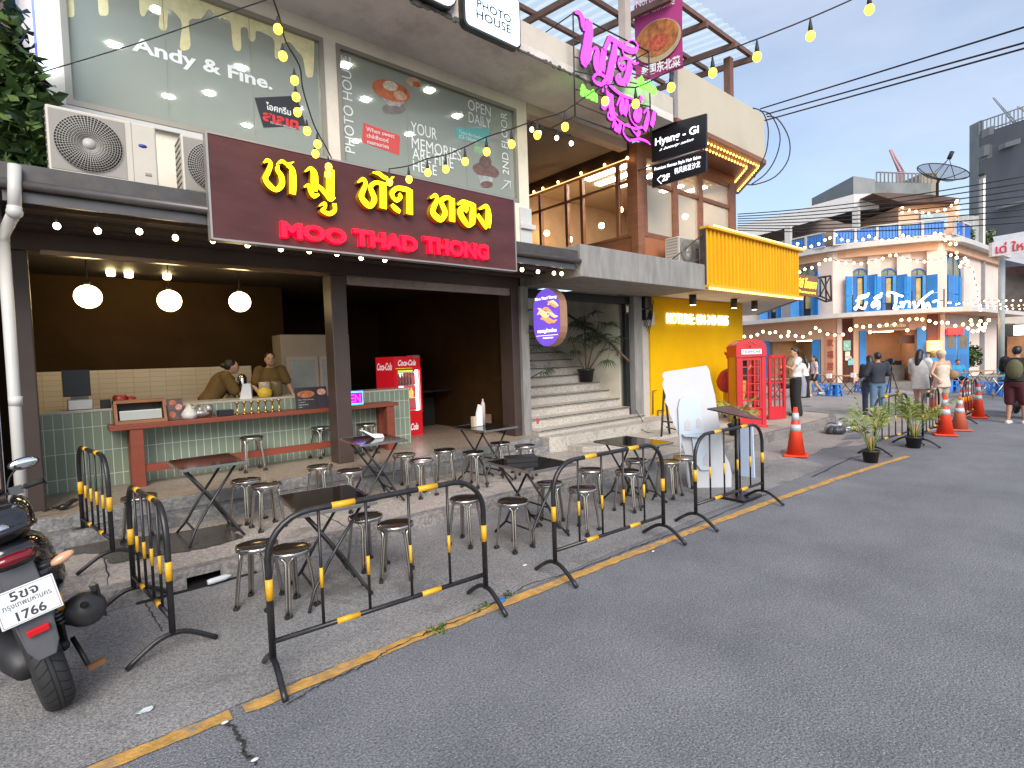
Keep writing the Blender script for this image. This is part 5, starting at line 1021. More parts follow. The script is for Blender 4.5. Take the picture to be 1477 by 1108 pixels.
hl('Hyang - Gi', (945, 214), (1008, 195), 14, bold=.02); hl('a beauty salon', (952, 219), (1000, 204), 5, shear=.1); hl('Premium Korean Style Hair Salon', (944, 248), (1011, 230), 6, bold=.012); hl('2F', (955, 262), (966, 259), 9, bold=.03); hl('韩风美发沙龙', (973, 252), (1010, 241), 9)
b = MB(); b.tube([OX(954, 253, XH-.006), OX(948, 259, XH-.006), OX(954, 265, XH-.006)], .008, 5); b.build('arrow', M_wl, HY)
b = MB(); a = OX(938, 239, XH); b.tube([Vector((XH+.025, 6.95, a.z)), Vector((XH+.025, 5.4, a.z-.02))], .02, 6); b.build('bracket_arm', mat('arm_steel', (.3, .28, .26), .4, metal=.6, var=0), HY)
# oval restaurant sign by the stairs
XO = 6.44
OV = thing('oval_sign', 'purple backlit oval sign with grilled meat picture projecting beside the stairs', 'sign', (XO, 6.7, 2.2))
oc = OX(789, 458, XO); ya_, yb_ = OX(769.5, 458, XO).y, OX(808, 458, XO).y; hw = (ya_-yb_)/2; zt_, zb_ = OX(789, 416, XO).z, OX(789, 500, XO).z; yc = (ya_+yb_)/2
def stad(x, k=1.0, n=10):
    P = []; r = hw*k; h_ = (zt_-zb_)/2-hw; zc = (zt_+zb_)/2
    for i in range(n+1): a = PI*i/n; P.append((x, yc-r*math.cos(a), zc+h_+r*math.sin(a)))
    for i in range(n+1): a = PI+PI*i/n; P.append((x, yc-r*math.cos(a), zc-h_+r*math.sin(a)))
    return P
MB().prism(stad(XO), (.17, 0, 0)).build('case', mat('copper_case', (.40, .22, .14), .4, metal=.3, var=.08), OV); b = MB(); P = stad(XO-.004, .98); b.add(P, [tuple(range(len(P)))]); b.build('face', mat('violet_lit', (.07, .03, .22), .4, var=.35, scale=5, emis=(.10, .05, .38), es=.8), OV, fix=False)
def oq(s_, t_, o=.008): return Vector((XO-o, ya_+(yb_-ya_)*s_, zb_+(zt_-zb_)*t_))
random.seed(2); M_meat = mat('meat_lit', (.55, .16, .05), .5, var=.5, scale=22, emis=(1, .35, .1), es=.5); M_meat2 = mat('meat_pale_lit', (.7, .4, .2), .5, var=.4, scale=22, emis=(1, .6, .3), es=.5)
for k in range(9):
    t = random.uniform(.44, .72); s_ = .2+.6*random.random(); b = MB(); a0 = random.uniform(0, 3)
    b.tube([oq(s_-.18+.09*i, t+.05*math.sin(a0+i*.9), .012) for i in range(5)], [.012, .026, .03, .024, .01], 6); b.build('meat_picture', M_meat if k % 2 else M_meat2, OV)
def ol(t, s0, t0, s1, hh, **k): letter(t, oq(s0, t0), oq(s1, t0)-oq(s0, t0), (0, 0, hh), glow('white_lit', (1, 1, 1), .9), OV, depth=.002, **k)
ol('Moo Thad Thong', .1, .80, .9, .06, bold=.03); ol('คอหมูย่างถ่าน', .16, .225, .86, .085, bold=.03); ol('ทะลุยปลาเผา', .36, .13, .74, .035, bold=.03)
b = MB(); b.box((XO+.05, yb_+.1, oq(0, .19).z), (XO-.006, ya_-.06, oq(0, .195).z)) if False else b.add([oq(.1, .190), oq(.92, .190), oq(.92, .196), oq(.1, .196)], [(0, 1, 2, 3)]); b.build('rule', M_wl, OV, fix=False)
b = MB()
for t in (.30, .68): z = zb_+(zt_-zb_)*t; b.tube([(XO+.08, ya_-.02, z), (XO+.08, 7.13, z)], .018, 6); b.lathe([(.035, -.02), (.035, 0)], (XO+.08, 7.14, z), 10, 'y')
b.build('bracket', mat('arm_steel', (.3, .28, .26), .4, metal=.6), OV)
# yellow corrugated awning with lamp rows
AW = thing('corrugated_awning', 'bright yellow corrugated metal fascia edged with two rows of small bulbs', 'awning', (12.6, YA, 3.2))
b = MB(); x0, x1, z0, z1 = 10.35, 15.05, 3.21, 4.36; V = []; n = 29; prof = ((0, 0), (.42, 0), (.5, .05), (.92, .05)); xs_ = []
for i in range(n):
    for t, o in prof: xs_.append((x0+(x1-x0)*(i+t)/n, YA-.03+o))
for x, y in xs_: V += [(x, y, z0), (x, y, z1)]
b.add(V, [(2*i, 2*i+2, 2*i+3, 2*i+1) for i in range(len(xs_)-1)])
b.build('corrugated_sheet', mat('yellow_sheet', (.72, .37, .0), .5, var=.1, scale=2, spec=.25, dirt=.25, dcol=(.48, .25, .01), stretch=(1, 1, .3)), AW, fix=False)
M_ytr = mat('yellow_trim', (.72, .40, .02), .45, var=.08); b = MB(); b.box((x0-.03, YA-.10, z1), (x1+.12, YA+.10, z1+.05)).box((x0-.03, YA-.09, z0-.05), (x1+.05, YA+.10, z0)); b.build('edge_trim', M_ytr, AW)
b = MB(); b.box((x0, YA+.06, z0), (x1, YA+.10, z1)); b.box((x0-.035, YA-.03, z0), (x0-.002, YA+.1, z1)); b.build('back_frame', M_dkgrey, AW)
b = MB(); b.tube([(x0, YA+.02, z1-.1), (9.55, YA+.35, 3.65)], .014, 5); b.tube([(x0, YA+.02, 3.75), (9.9, YA+.3, 3.65)], .012, 5); b.build('stay_rod', M_dkgrey, AW)
M_baw = glow('awning_bulb_warm', (1, .56, .13), 2.2)
bulbs_along((10.62, YA-.06, z1+.075), (x1+.05, YA-.06, z1+.075), 46, .024, M_baw, AW); bulbs_along((10.4, YA-.065, z0-.075), (x1, YA-.065, z0-.075), 46, .024, M_baw, AW)
# ------------------------------------------------------------------ left neighbour: worn wall, creeper, pipe, lit sign
NW = thing('worn_wall', 'weathered reddish plaster wall of the next house at the left edge', 'wall', (-1.5, 7, 0))
b = MB(); b.box((-6, 6.95, .1), (-.42, 7.4, 3.3)).box((-6, 6.96, 3.3), (-.07, 7.4, 6.26)); b.build('plaster', mat('worn_plaster', (.22, .15, .12), .9, var=.25, scale=2.5, dirt=.8, dcol=(.16, .14, .12), bump=.4, bscale=18), NW)
b = MB(); b.box((-2.2, 6.2, .1), (-.95, 6.95, 6.2)); b.build('dark_pier', mat('dark_pier', (.06, .05, .045), .9, var=.3), NW)
b = MB(); b.box((-1.0, 5.86, 3.2), (-.27, 6.95, 3.46)); b.build('grey_box', mat('grey_box', (.36, .36, .38), .6, var=.1), NW)
PP = thing('downpipe', 'white rain pipe with an elbow running down beside the restaurant post', 'pipe', (-.3, 6, 1))
pt = [OY(19, 240, 5.8), OY(19, 300, 5.8), OY(21, 306, 5.8), OY(5, 335, 6.5), OY(4, 350, 6.5)]; yq = 6.5
b = MB(); b.tube([OY(21, 238, 5.8), OY(21, 306, 5.8)], .043, 12); b.tube([OY(21, 298, 5.8), OY(21, 306, 5.8)], .048, 12); b.tube([OY(21, 306, 5.8), OY(5, 338, 6.3), OY(5, 352, 6.3)], .043, 12); b.ball(OY(21, 306, 5.8), .054, 10, 8)
e0 = OY(5, 350, 6.3); b.tube([e0, Vector((e0.x-.01, e0.y, .15))], .043, 12); b.tube([Vector((e0.x, e0.y, 1.55)), Vector((e0.x, e0.y, 1.63))], .048, 12); b.build('pipe', mat('pvc_white', (.52, .51, .48), .45, var=.06, dirt=.2, dcol=(.4, .4, .36)), PP)
LS = thing('lightbox_sign', 'tall blue white lit box sign at the top left corner above the creeper', 'sign', (-.2, 6.5, 5))
p0_, p1_ = OY(47, 88, 6.35), OY(83, 60, 6.35)
b = MB(); z0 = OY(60, 62, 6.35).z; b.box((OY(53, 40, 6.35).x, 6.35, z0), (OY(84, 40, 6.35).x, 6.95, 6.2)); b.build('box', glow('lit_cool', (.75, .85, 1), 1.3), LS)
b = MB(); xl = OY(53, 40, 6.35).x; b.box((xl-.02, 6.36, z0-.01), (xl-.002, 6.94, 6.2)); b.build('side_face', mat('side_blue', (.12, .16, .5), .5, var=.5, scale=12, emis=(.15, .2, .7), es=.5), LS)
CR = thing('creeper', 'dark green leafy creeper climbing the wall at the left edge', 'plant', (-.5, 6.7, 3.5))
for k, (u, v, r, n) in enumerate(((14, 150, (.30, .14, .34), 130), (20, 190, (.28, .14, .35), 150), (28, 222, (.30, .15, .16), 130), (45, 205, (.14, .12, .3), 80), (10, 110, (.25, .12, .35), 110), (20, 75, (.18, .12, .36), 70), (8, 30, (.12, .12, .3), 40), (35, 130, (.2, .12, .3), 110))):
    leaf_clump('foliage', OY(u, v, 6.6), r, n, M_leaf, None, size=.17, par=CR)
b = MB(); b.tube([OY(30, 235, 6.7), OY(22, 180, 6.75), OY(28, 120, 6.8), OY(25, 40, 6.85)], [.02, .016, .012, .006], 6); b.build('stem', mat('stem_brown', (.08, .06, .03), .8, var=.2), CR)
MB().tube(smooth([OY(48, 108, 6.6), OY(200, 62, 6.4), OY(300, 28, 6.0), OY(420, -12, 5.2)]), .006, 5).build('black_wire', M_cable, label='thin black wire crossing in front of the lettered upper left window', cat='cable')
# ------------------------------------------------------------------ inside the restaurant
def tile_mat(name, c1, c2, mortar, bw, bh, ms, rough=.2, off=0):
    m = bpy.data.materials.new(name); m.use_nodes = True; n, l, b = nodes_of(m); MT[name] = m
    t = n.new('ShaderNodeTexCoord'); s = n.new('ShaderNodeSeparateXYZ'); l(t.outputs['Object'], s.inputs[0]); a = n.new('ShaderNodeMath'); a.operation = 'ADD'; l(s.outputs[0], a.inputs[0]); l(s.outputs[1], a.inputs[1])
    c = n.new('ShaderNodeCombineXYZ'); l(a.outputs[0], c.inputs[0]); l(s.outputs[2], c.inputs[1])
    k = n.new('ShaderNodeTexBrick'); k.offset = off; k.offset_frequency = 2; k.squash = 1; k.inputs['Scale'].default_value = 1; k.inputs['Brick Width'].default_value = bw; k.inputs['Row Height'].default_value = bh; k.inputs['Mortar Size'].default_value = ms; k.inputs['Mortar Smooth'].default_value = .1
    k.inputs['Color1'].default_value = (*c1, 1); k.inputs['Color2'].default_value = (*c2, 1); k.inputs['Mortar'].default_value = (*mortar, 1); l(c.outputs[0], k.inputs['Vector'])
    l(k.outputs['Color'], b.inputs['Base Color']); r = n.new('ShaderNodeMapRange'); r.inputs['To Min'].default_value = rough; r.inputs['To Max'].default_value = .9; l(k.outputs['Fac'], r.inputs[0]); l(r.outputs[0], b.inputs['Roughness'])
    p = n.new('ShaderNodeBump'); p.invert = True; p.inputs['Strength'].default_value = .5; p.inputs['Distance'].default_value = .004; l(k.outputs['Fac'], p.inputs['Height']); l(p.outputs[0], b.inputs['Normal']); return m
M_green = tile_mat('green_tile', (.215, .270, .195), (.25, .305, .225), (.58, .60, .52), .089, .293, .0045)
M_wtile = tile_mat('white_tile', (.68, .58, .43), (.72, .62, .47), (.50, .42, .31), .21, .075, .004, .15, .0)
M_redw = mat('red_oxide_wood', (.23, .052, .028), .4, var=.15, scale=3, stretch=(.3, 3, 3))
M_gold = mat('brass', (.55, .36, .10), .25, metal=1, var=.05)
M_blk = mat('sign_black', (.012, .012, .018), .35)
def one(name, label, cat, b, m, loc=None, group=None, bevel=0):
    return b.build(name, m, None, bevel, label, cat, group)
CT = thing('counter', 'long counter faced with upright green tiles inside the restaurant', 'counter', (2, 8.4, ZF))
MB().box((-.28, 8.12, ZF+.002), (4.62, 8.62, 1.345)).build('tiled_body', M_green, CT); MB().box((-.28, 8.11, 1.346), (4.63, 8.70, 1.375)).build('counter_top', mat('counter_stone', (.50, .47, .40), .4, var=.1), CT, bevel=.004)
MB().box((-.295, 9.98, ZF), (2.62, 9.999, 1.85)).build('tile_panel', M_wtile, SH); MB().box((-.299, 8.7, ZF), (-.28, 9.98, 1.85)).build('tile_panel', M_wtile, SH)
MB().box((-.30, 10.0, ZF), (3.2, 10.1, 3.24)).build('kitchen_wall', M_int, SH)
BR = thing('bar_shelf', 'dark red wooden bar shelf on posts along the green tiled counter', 'bar', (2.3, 7.9, ZF))
MB().box((.47, 7.70, 1.13), (4.18, 8.09, 1.19)).build('board', M_redw, BR, bevel=.005)
for x in (.66, 3.98): MB().box((x, 7.72, ZF), (x+.13, 7.85, 1.13)).build('leg', M_redw, BR, bevel=.004); MB().box((x, 8.0, ZF), (x+.09, 8.09, 1.13)).build('leg', M_redw, BR)
MB().box((.79, 7.75, .60), (3.98, 7.81, .69)).build('foot_rail', M_redw, BR)
# glazed display case
DC = thing('display_case', 'wooden framed glass display case with white card inside on the bar shelf', 'display case', (.8, 7.9, 1.19))
b = MB(); x0, x1, y0, y1, z0, z1 = .53, 1.05, 7.76, 8.06, 1.192, 1.47
for x in (x0, x1-.03): b.prism([(x, y0, z0), (x, y1, z0), (x, y1, z1), (x, y0+.12, z1)], (.03, 0, 0))
b.box((x0, y0, z0), (x1, y0+.03, z0+.04)); b.box((x0, y0+.115, z1-.035), (x1, y1, z1)); b.build('wood_frame', mat('case_wood', (.32, .13, .055), .5, var=.2, scale=5), DC)
b = MB(); b.quad((x0+.03, y0+.015, z0+.04), (x1-.03, y0+.015, z0+.04), (x1-.03, y0+.125, z1-.035), (x0+.03, y0+.125, z1-.035)); b.build('glass_front', glass('case_glass', (.85, .87, .85), 1, .01, 1.5), DC, fix=False)
b = MB(); b.quad((x0+.05, y0+.04, z0+.045), (x1-.05, y0+.04, z0+.045), (x1-.05, y0+.075, z0+.155), (x0+.05, y0+.075, z0+.155)); b.build('white_card', mat('paper', (.72, .72, .70), .7, var=.03), DC, fix=False)
b = MB(); b.box((x0+.03, y1-.02, z0), (x1-.03, y1, z1-.04)); b.build('case_back', mat('case_dark', (.12, .10, .09), .5, var=.4, scale=9), DC)
def easel(x, y, w_, h, label, cols, z=1.192, tilt=.05, cat='menu board'):
    T = thing('menu_board', label, cat, (x, y, z)); b = MB(); b.prism([(x, y, z), (x+w_, y, z), (x+w_, y+tilt, z+h), (x, y+tilt, z+h)], (0, .012, 0)); b.build('panel', cols[0], T)
    for i, (s0, t0, s1, t1, m) in enumerate(cols[1:]):
        f = lambda s_, t_: (x+w_*s_, y+tilt*t_-.003, z+h*t_)
        b = MB(); n = 12; cx, cz, rx, rz = (s0+s1)/2, (t0+t1)/2, (s1-s0)/2, (t1-t0)/2
        b.add([f(cx+rx*math.cos(2*PI*k/n), cz+rz*math.sin(2*PI*k/n)) for k in range(n)], [tuple(range(n))]); b.build('picture', m, T, fix=False)
    return T
M_food = mat('food_orange', (.42, .13, .05), .5, var=.5, scale=25); M_food2 = mat('food_pink', (.50, .25, .18), .5, var=.5, scale=25); M_menu = mat('menu_brown', (.10, .055, .05), .5, var=.5, scale=14)
easel(1.07, 7.86, .17, .26, 'small menu card full of food pictures beside the glass display case', [M_menu, (.1, .1, .5, .4, M_food), (.5, .45, .95, .75, M_food2), (.1, .7, .6, .95, M_food)])
t = easel(2.62, 7.8, .30, .31, 'dark menu board with grilled meat picture left of the middle post', [mat('menu_black', (.025, .022, .024), .5, var=.2), (.08, .52, .92, .85, M_food)])
for k in range(4): letter(('Moo Thad Thong', 'คอหมูย่าง', 'เสิร์ฟพร้อมน้ำจิ้ม', '120.-')[k], (2.65, 7.795+.05*(.42-.11*k), 1.192+.31*(.40-.11*k)), ((.22, .1, .14, .06)[k], 0, 0), (0, .003, .018), mat('menu_white', (.6, .6, .58), .5, var=0), t, depth=.001)
easel(2.93, 7.83, .16, .31, 'second dark menu board partly behind the middle post', [mat('menu_black', (.025, .022, .024), .5), (.08, .6, .92, .9, M_food2)])
OP = thing('open_sign', 'small neon OPEN sign with blue border and magenta letters on the bar shelf', 'sign', (3.3, 7.8, 1.19))
MB().box((3.17, 7.80, 1.195), (3.63, 7.83, 1.40)).build('panel', mat('open_back', (.10, .01, .12), .4, var=0, emis=(.5, .0, .6), es=.35), OP)
b = MB(); b.tube([(3.18, 7.79, 1.205), (3.62, 7.79, 1.205), (3.62, 7.79, 1.39), (3.18, 7.79, 1.39)], .010, 6, closed=True); b.build('border_tube', glow('neon_blue', (.03, .35, 1), 2.2), OP)
letter('OPEN', (3.22, 7.788, 1.235), (.36, 0, 0), (0, 0, .12), glow('neon_magenta', (1, .03, .75), 2.0), OP, depth=.006)
for i in range(7):
    b = MB(); x = 1.86+.09*i; b.lathe([(.034, 1.192), (.036, 1.202), (.012, 1.215), (.010, 1.325), (.024, 1.34), (.028, 1.36), (.0, 1.365)], (x, 7.86, 0), 12); b.build('brass_stand', M_gold, label='small brass table stand standing in a row on the bar shelf', cat='stand', group='brass stands on the bar shelf')
b = MB(); b.prism([(1.98, 8.2, 1.376), (2.14, 8.2, 1.376), (2.14, 8.24, 1.59), (2.04, 8.24, 1.59)], (0, .01, 0)); one('white_card', 'white standing card on the counter above the brass stands', 'card', b, mat('paper', (.72, .72, .70), .7))
b = MB(); b.box((1.62, 7.78, 1.192), (1.80, 7.9, 1.27)); one('black_box', 'small black box with faint lettering on the bar shelf near the brass stands', 'box', b, M_blk, bevel=.004)
random.seed(4); b = MB(); b.ball((1.42, 7.9, 1.25), (.16, .1, .07), 12, 8)
for k in range(9): b.ball((1.42+random.uniform(-.13, .13), 7.9+random.uniform(-.07, .07), 1.27+random.uniform(0, .06)), (random.uniform(.03, .07),)*3, 7, 5)
one('foil_bag', 'crumpled silver bag lying on the bar shelf', 'bag', b, mat('foil', (.55, .53, .5), .3, metal=.8, var=.2, scale=30, bump=.6))
b = MB(); b.lathe([(.08, 1.192), (.10, 1.25), (.06, 1.31), (.02, 1.36), (.0, 1.37)], (1.30, 7.84, 0), 9); one('white_bag', 'white knotted plastic bag on the bar shelf beside the menu card', 'bag', b, mat('white_bag', (.62, .6, .56), .5, bump=.5))
# things on the counter
MO = thing('monitor', 'black till monitor standing on the left end of the counter', 'monitor', (.2, 8.5, 1.38)); MB().box((.09, 8.52, 1.53), (.36, 8.55, 1.86)).build('screen', M_blk, MO, bevel=.006); MB().box((.16, 8.45, 1.376), (.33, 8.62, 1.53)).build('stand', mat('till_grey', (.22, .2, .17), .5, var=.1), MO)
b = MB(); b.box((.12, 8.2, 1.376), (.36, 8.42, 1.50)); one('steel_box', 'low steel napkin box in front of the till monitor', 'box', b, mat('steel_dull', (.5, .48, .44), .35, metal=.9, var=.1), bevel=.01)
b = MB(); b.box((.43, 8.2, 1.376), (.53, 8.3, 1.48)); one('black_cup', 'black square cup on the counter near the till', 'cup', b, M_blk, bevel=.006)
b = MB(); b.lathe([(.07, 1.376), (.08, 1.50), (.06, 1.53)], (.63, 8.28, 0), 10); b.lathe([(.05, 1.376), (.06, 1.49), (.03, 1.5)], (.74, 8.33, 0), 10); one('red_bag', 'red snack pouches standing left of the display case', 'pouch', b, mat('red_pouch', (.35, .03, .02), .35, var=.4, scale=12))
for i, (x, y) in enumerate(((2.10, 9.2), (2.26, 9.15))): b = MB(); b.lathe([(.07, 1.3), (.072, 1.66), (.05, 1.70), (.02, 1.72)], (x, y, 0), 14); b.build('flask', mat('flask_steel', (.55, .55, .55), .2, metal=1, var=.05), label='tall steel flask standing between the two kitchen staff', cat='flask', group='steel flasks behind the counter')
b = MB(); b.box((1.9, 9.0, ZF), (2.62, 9.5, 1.30)); one('back_bench', 'steel work bench against the white tiles behind the counter', 'bench', b, mat('steel_dull', (.5, .48, .44), .35, metal=.9))
for i, (x, c) in enumerate(((2.36, (.45, .38, .28)), (2.52, (.16, .12, .05)))): b = MB(); b.lathe([(.075, 1.376), (.085, 1.56), (.08, 1.60)], (x, 8.35, 0), 12); one('jar', ('pale glass jar', 'dark sauce jar')[i]+' on the counter before the front facing cook', 'jar', b, mat('jar_%d' % i, c, .15, var=.2))
b = MB(); b.lathe([(.08, 1.376), (.10, 1.43), (.10, 1.48), (.05, 1.52)], (2.32, 8.22, 0), 12); one('yellow_bowl', 'yellow bowl on the counter behind the brass stands', 'bowl', b, mat('yellow_bowl', (.6, .4, .04), .4))
CBN = thing('cabinet', 'tall pale grey cabinet with frosted glass doors behind the counter', 'cabinet', (3.3, 9.8, ZF))
MB().box((2.98, 9.5, ZF), (4.2, 9.95, 2.36)).build('carcass', mat('cabinet_grey', (.36, .31, .24), .6, var=.05), CBN, bevel=.004)
for x in (3.05, 3.62):
    f = MB().box((x, 9.478, 1.1), (x+.54, 9.499, 1.98)).build('door', mat('door_rose', (.50, .38, .30), .4, var=.05), CBN); MB().box((x+.05, 9.47, 1.15), (x+.49, 9.477, 1.93)).build('frosted_glass', mat('frosted', (.32, .34, .32), .25, var=.2, scale=2.5), f)
# drinks fridge
FR = thing('drinks_fridge', 'red drinks fridge with glass door and white script lettering inside the restaurant', 'fridge', (4.78, 8.95, ZF), rz=R_(6))
FR.rotation_euler = (0, 0, R_(6)); bpy.context.view_layer.update(); FT = Matrix.Translation((4.78, 8.92, 0)) @ Matrix.Rotation(R_(6), 4, 'Z')
M_cred = mat('fridge_red', (.48, .008, .012), .3, var=.04, emis=(.6, .01, .02), es=.22)  # faint emission put into the red of casing and door frame
def fb(): b = MB(); b.T = FT; return b
W_ = .60; z0, z1 = ZF, 1.93
b = fb(); b.box((0, 0, z0), (.03, .6, z1)).box((W_-.03, 0, z0), (W_, .6, z1)).box((.031, .57, z0), (W_-.031, .6, z1)).box((.031, 0, z1-.22), (W_-.031, .57, z1)).box((.031, 0, z0), (W_-.031, .57, z0+.42)); b.build('cabinet_body', M_cred, FR)
b = fb(); b.box((.031, .54, z0+.43), (W_-.031, .565, z1-.225)); b.build('liner', mat('liner_white', (.75, .8, .82), .5, var=0, emis=(.8, .95, 1), es=.7), FR)  # liner's own glow stands in for the tube's light on it
b = fb(); b.box((W_-.10, .02, z0+.46), (W_-.055, .04, z1-.26)); b.build('light_tube', glow('fridge_tube', (.9, .97, 1), 5), FR)
b = fb(); b.box((.02, -.035, z0+.43), (.06, -.003, z1-.225)).box((W_-.05, -.035, z0+.43), (W_-.01, -.003, z1-.225)).box((.061, -.035, z1-.26), (W_-.051, -.003, z1-.225)).box((.061, -.035, z0+.43), (W_-.051, -.003, z0+.47)); d = b.build('door_frame', M_cred, FR)
b = fb(); b.quad((.061, -.02, z0+.47), (W_-.051, -.02, z0+.47), (W_-.051, -.02, z1-.26), (.061, -.02, z1-.26)); b.build('door_glass', glass('case_glass', (.85, .87, .85)), d, fix=False)
for k, (c1, h, rr) in enumerate((((.05, .45, .40), .20, .033), ((.60, .28, .05), .19, .034), ((.08, .02, .02), .22, .032), ((.35, .60, .05), .16, .034))):
    zz = z0+.47+.245*k; b = fb(); b.box((.04, .05, zz-.012), (W_-.04, .53, zz-.002)); b.build('shelf', mat('shelf_wire', (.5, .5, .5), .4, metal=.5, var=0), FR)
    for i in range(6 if k else 3): b = fb(); x = .10+.068*i; b.lathe([(rr*.9, zz), (rr, zz+.02), (rr, zz+h*.6), (rr*.35, zz+h*.82), (rr*.35, zz+h), (0, zz+h)], (x, .10, 0), 9); b.build('bottle', mat('drink_%d' % k, c1, .2, var=.15, emis=c1, es=.8), FR)  # bottles glow in their own colour, painting in the fridge light
M_cw = mat('fridge_white', (.75, .75, .75), .4, var=0, emis=(1, 1, 1), es=.15)
fl = lambda x, y, z: FT @ Vector((x, y, z))
for z, hh, x0_, x1_ in ((z0+.10, .13, .08, .50), (z1-.175, .11, .09, .5)): letter('Coca-Cola', fl(x0_, -.002, z), fl(x1_, 0, 0)-fl(x0_, 0, 0), (0, 0, hh), M_cw, FR, bold=.03, shear=.06, depth=.003)
letter('Coca-Cola', fl(-.003, .55, z1-.25), fl(0, .05, 0)-fl(0, .55, 0), (0, 0, .14), M_cw, FR, bold=.03, shear=.06, depth=.003)
b = fb(); b.box((W_-.16, -.01, z1-.03), (W_-.02, .2, z1+.02)); b.build('top_plate', mat('plate_tan2', (.4, .3, .22), .4, var=0), FR)
# pendant globes and ceiling spots
M_globe = glow('globe_glow', (1, .74, .36), 7)
for i, (u, v) in enumerate(((127, 428), (244.5, 434), (346, 435.5))):
    p = OY(u, v, 8.45); T = thing('globe_lamp', 'glowing round pendant globe lamp, '+('largest at the left', 'middle one of three', 'rightmost near the middle post')[i]+' over the counter', 'lamp', tuple(p), 'globe lamps over the counter')
    MB().ball(p, .142, 24, 16).build('globe', M_globe, T); MB().tube([p+Vector((0, 0, .14)), Vector((p.x, p.y, 3.22))], .006, 5).lathe([(.03, .0), (.03, .05)], p+Vector((0, 0, .135)), 10).build('cord', M_cable, T)
for i, (u, v) in enumerate(((160, 398), (186, 400), (241, 403))):
    p = OY(u, v, 9.3); T = thing('spot_lamp', 'small bright ceiling spot lamp '+('at the left', 'beside it on the right', 'further right')[i]+' behind the globe lamps', 'lamp', tuple(p), 'ceiling spot lamps')
    MB().lathe([(.0, 0), (.045, 0), (.05, .03), (.05, .09), (.0, .10)], p, 12).build('lens', glow('spot_warm', (1, .75, .35), 16), T); MB().tube([p+Vector((0, 0, .10)), Vector((p.x, p.y, 3.22))], .01, 5).build('stem', M_cable, T)
b = MB(); p = OY(483, 434, 9.0); b.lathe([(.10, -.02), (.13, .0), (.02, .09)], p, 14); b.tube([p+Vector((0, 0, .08)), Vector((p.x, p.y, 3.22))], .01, 5); one('dome_lamp', 'small dome pendant lamp right of the middle post', 'lamp', b, mat('dome_brass', (.45, .33, .18), .25, metal=.9, var=.05))
b = MB(); p = OY(701, 442, 9.4); b.lathe([(.14, -.09), (.16, .05), (.10, .12), (0, .13)], p, 14); one('speaker', 'round black speaker hanging in the dark right bay', 'speaker', b, mat('soft_black', (.01, .01, .01), .6, var=0))
# dark right bay: low counter, box and bin
TB = thing('dark_counter', 'low black counter at the back of the dark right bay', 'counter', (5.6, 10.3, ZF)); MB().box((5.0, 10.0, ZF), (6.3, 10.9, 1.05)).build('body', mat('soft_black', (.01, .01, .01), .6), TB); MB().box((5.6, 9.3, 1.20), (6.3, 10.0, 1.24)).build('folding_top', M_blk, TB)
b = MB(); b.prism([(4.92, 9.7, 1.06), (5.62, 9.7, 1.06), (5.64, 9.72, 1.36), (5.50, 9.72, 1.40), (5.0, 9.72, 1.40), (4.95, 9.72, 1.36)], (0, .25, 0)); one('cardboard_box', 'open cream cardboard box on the black counter', 'box', b, mat('cream_card', (.50, .40, .26), .7, var=.06))
b = MB(); b.box((6.0, 7.85, ZF), (6.18, 8.1, .80)); one('bin', 'brown plastic bin standing behind the right hand table', 'bin', b, mat('bin_brown', (.14, .09, .07), .5), bevel=.01)
# ------------------------------------------------------------------ stools, tables, barriers
M_steel2 = mat('stool_steel', (.52, .48, .43), .24, metal=1, var=.12, scale=8); M_seat = mat('stool_seat_dark', (.085, .062, .048), .16, metal=.7, var=.3, scale=6); M_rim = mat('stool_rim', (.62, .60, .57), .2, metal=1, var=.04); M_rub = mat('rubber', (.015, .015, .015), .7, var=0)
M_blkt = mat('black_tube', (.014, .014, .016), .36, var=.3, scale=9, dirt=.45, dcol=(.07, .06, .055)); M_byel = mat('band_yellow', (.72, .38, .012), .45, var=.12, scale=12, dirt=.35, dcol=(.25, .14, .02))
def make_stool():
    T = thing('stool', '-', 'stool', (0, 0, 0)); h = .455; r = .152
    MB().lathe([(0, h-.004), (r-.02, h-.006), (r-.012, h-.001), (r-.012, h-.012), (0, h-.014)], seg=28).build('seat', M_seat, T)
    MB().lathe([(r-.013, h-.012), (r-.013, h+.001), (r-.004, h+.002), (r, h-.006), (r, h-.028), (r-.008, h-.030), (r-.013, h-.012)], seg=28).build('rim', M_rim, T)
    tp, bt = .118, .172; A = [PI/4+PI/2*k for k in range(4)]
    for k in range(4):
        b = MB()
        for sgn in (-1, 1):
            a = A[k]; q = Vector((-math.sin(a), math.cos(a), 0)); e = Vector((math.cos(a), math.sin(a), 0)); mid = A[k]+sgn*PI/4; mm = Vector((math.cos(mid), math.sin(mid), 0))*tp*.86
            P = [e*bt+q*sgn*.011+Vector((0, 0, .012)), e*(bt*.45+tp*.55)+q*sgn*.011+Vector((0, 0, h*.55)), e*tp*1.06+q*sgn*.012+Vector((0, 0, h*.80)), e*tp*1.02+q*sgn*.022+Vector((0, 0, h*.88)), (e*tp+q*sgn*.045)*.98+Vector((0, 0, h-.036)), mm+Vector((0, 0, h-.024))]
            b.tube(smooth(P, 3), .0105, 7)
        lg = b.build('leg', M_steel2, T); e = Vector((math.cos(A[k]), math.sin(A[k]), 0))*bt
        MB().cbox((e.x, e.y, .013), (.046, .030, .026)).build('rubber_foot', M_rub, lg)
    return T
st0 = make_stool(); used = [0]
def stool(x, y, z, rz, lab):
    o = st0 if not used[0] else dup(st0); used[0] = 1
    o.location = (x, y, z); o.rotation_euler = (0, 0, rz); o['label'] = lab; o['group'] = 'steel stools of the street restaurant'
Z1 = .148
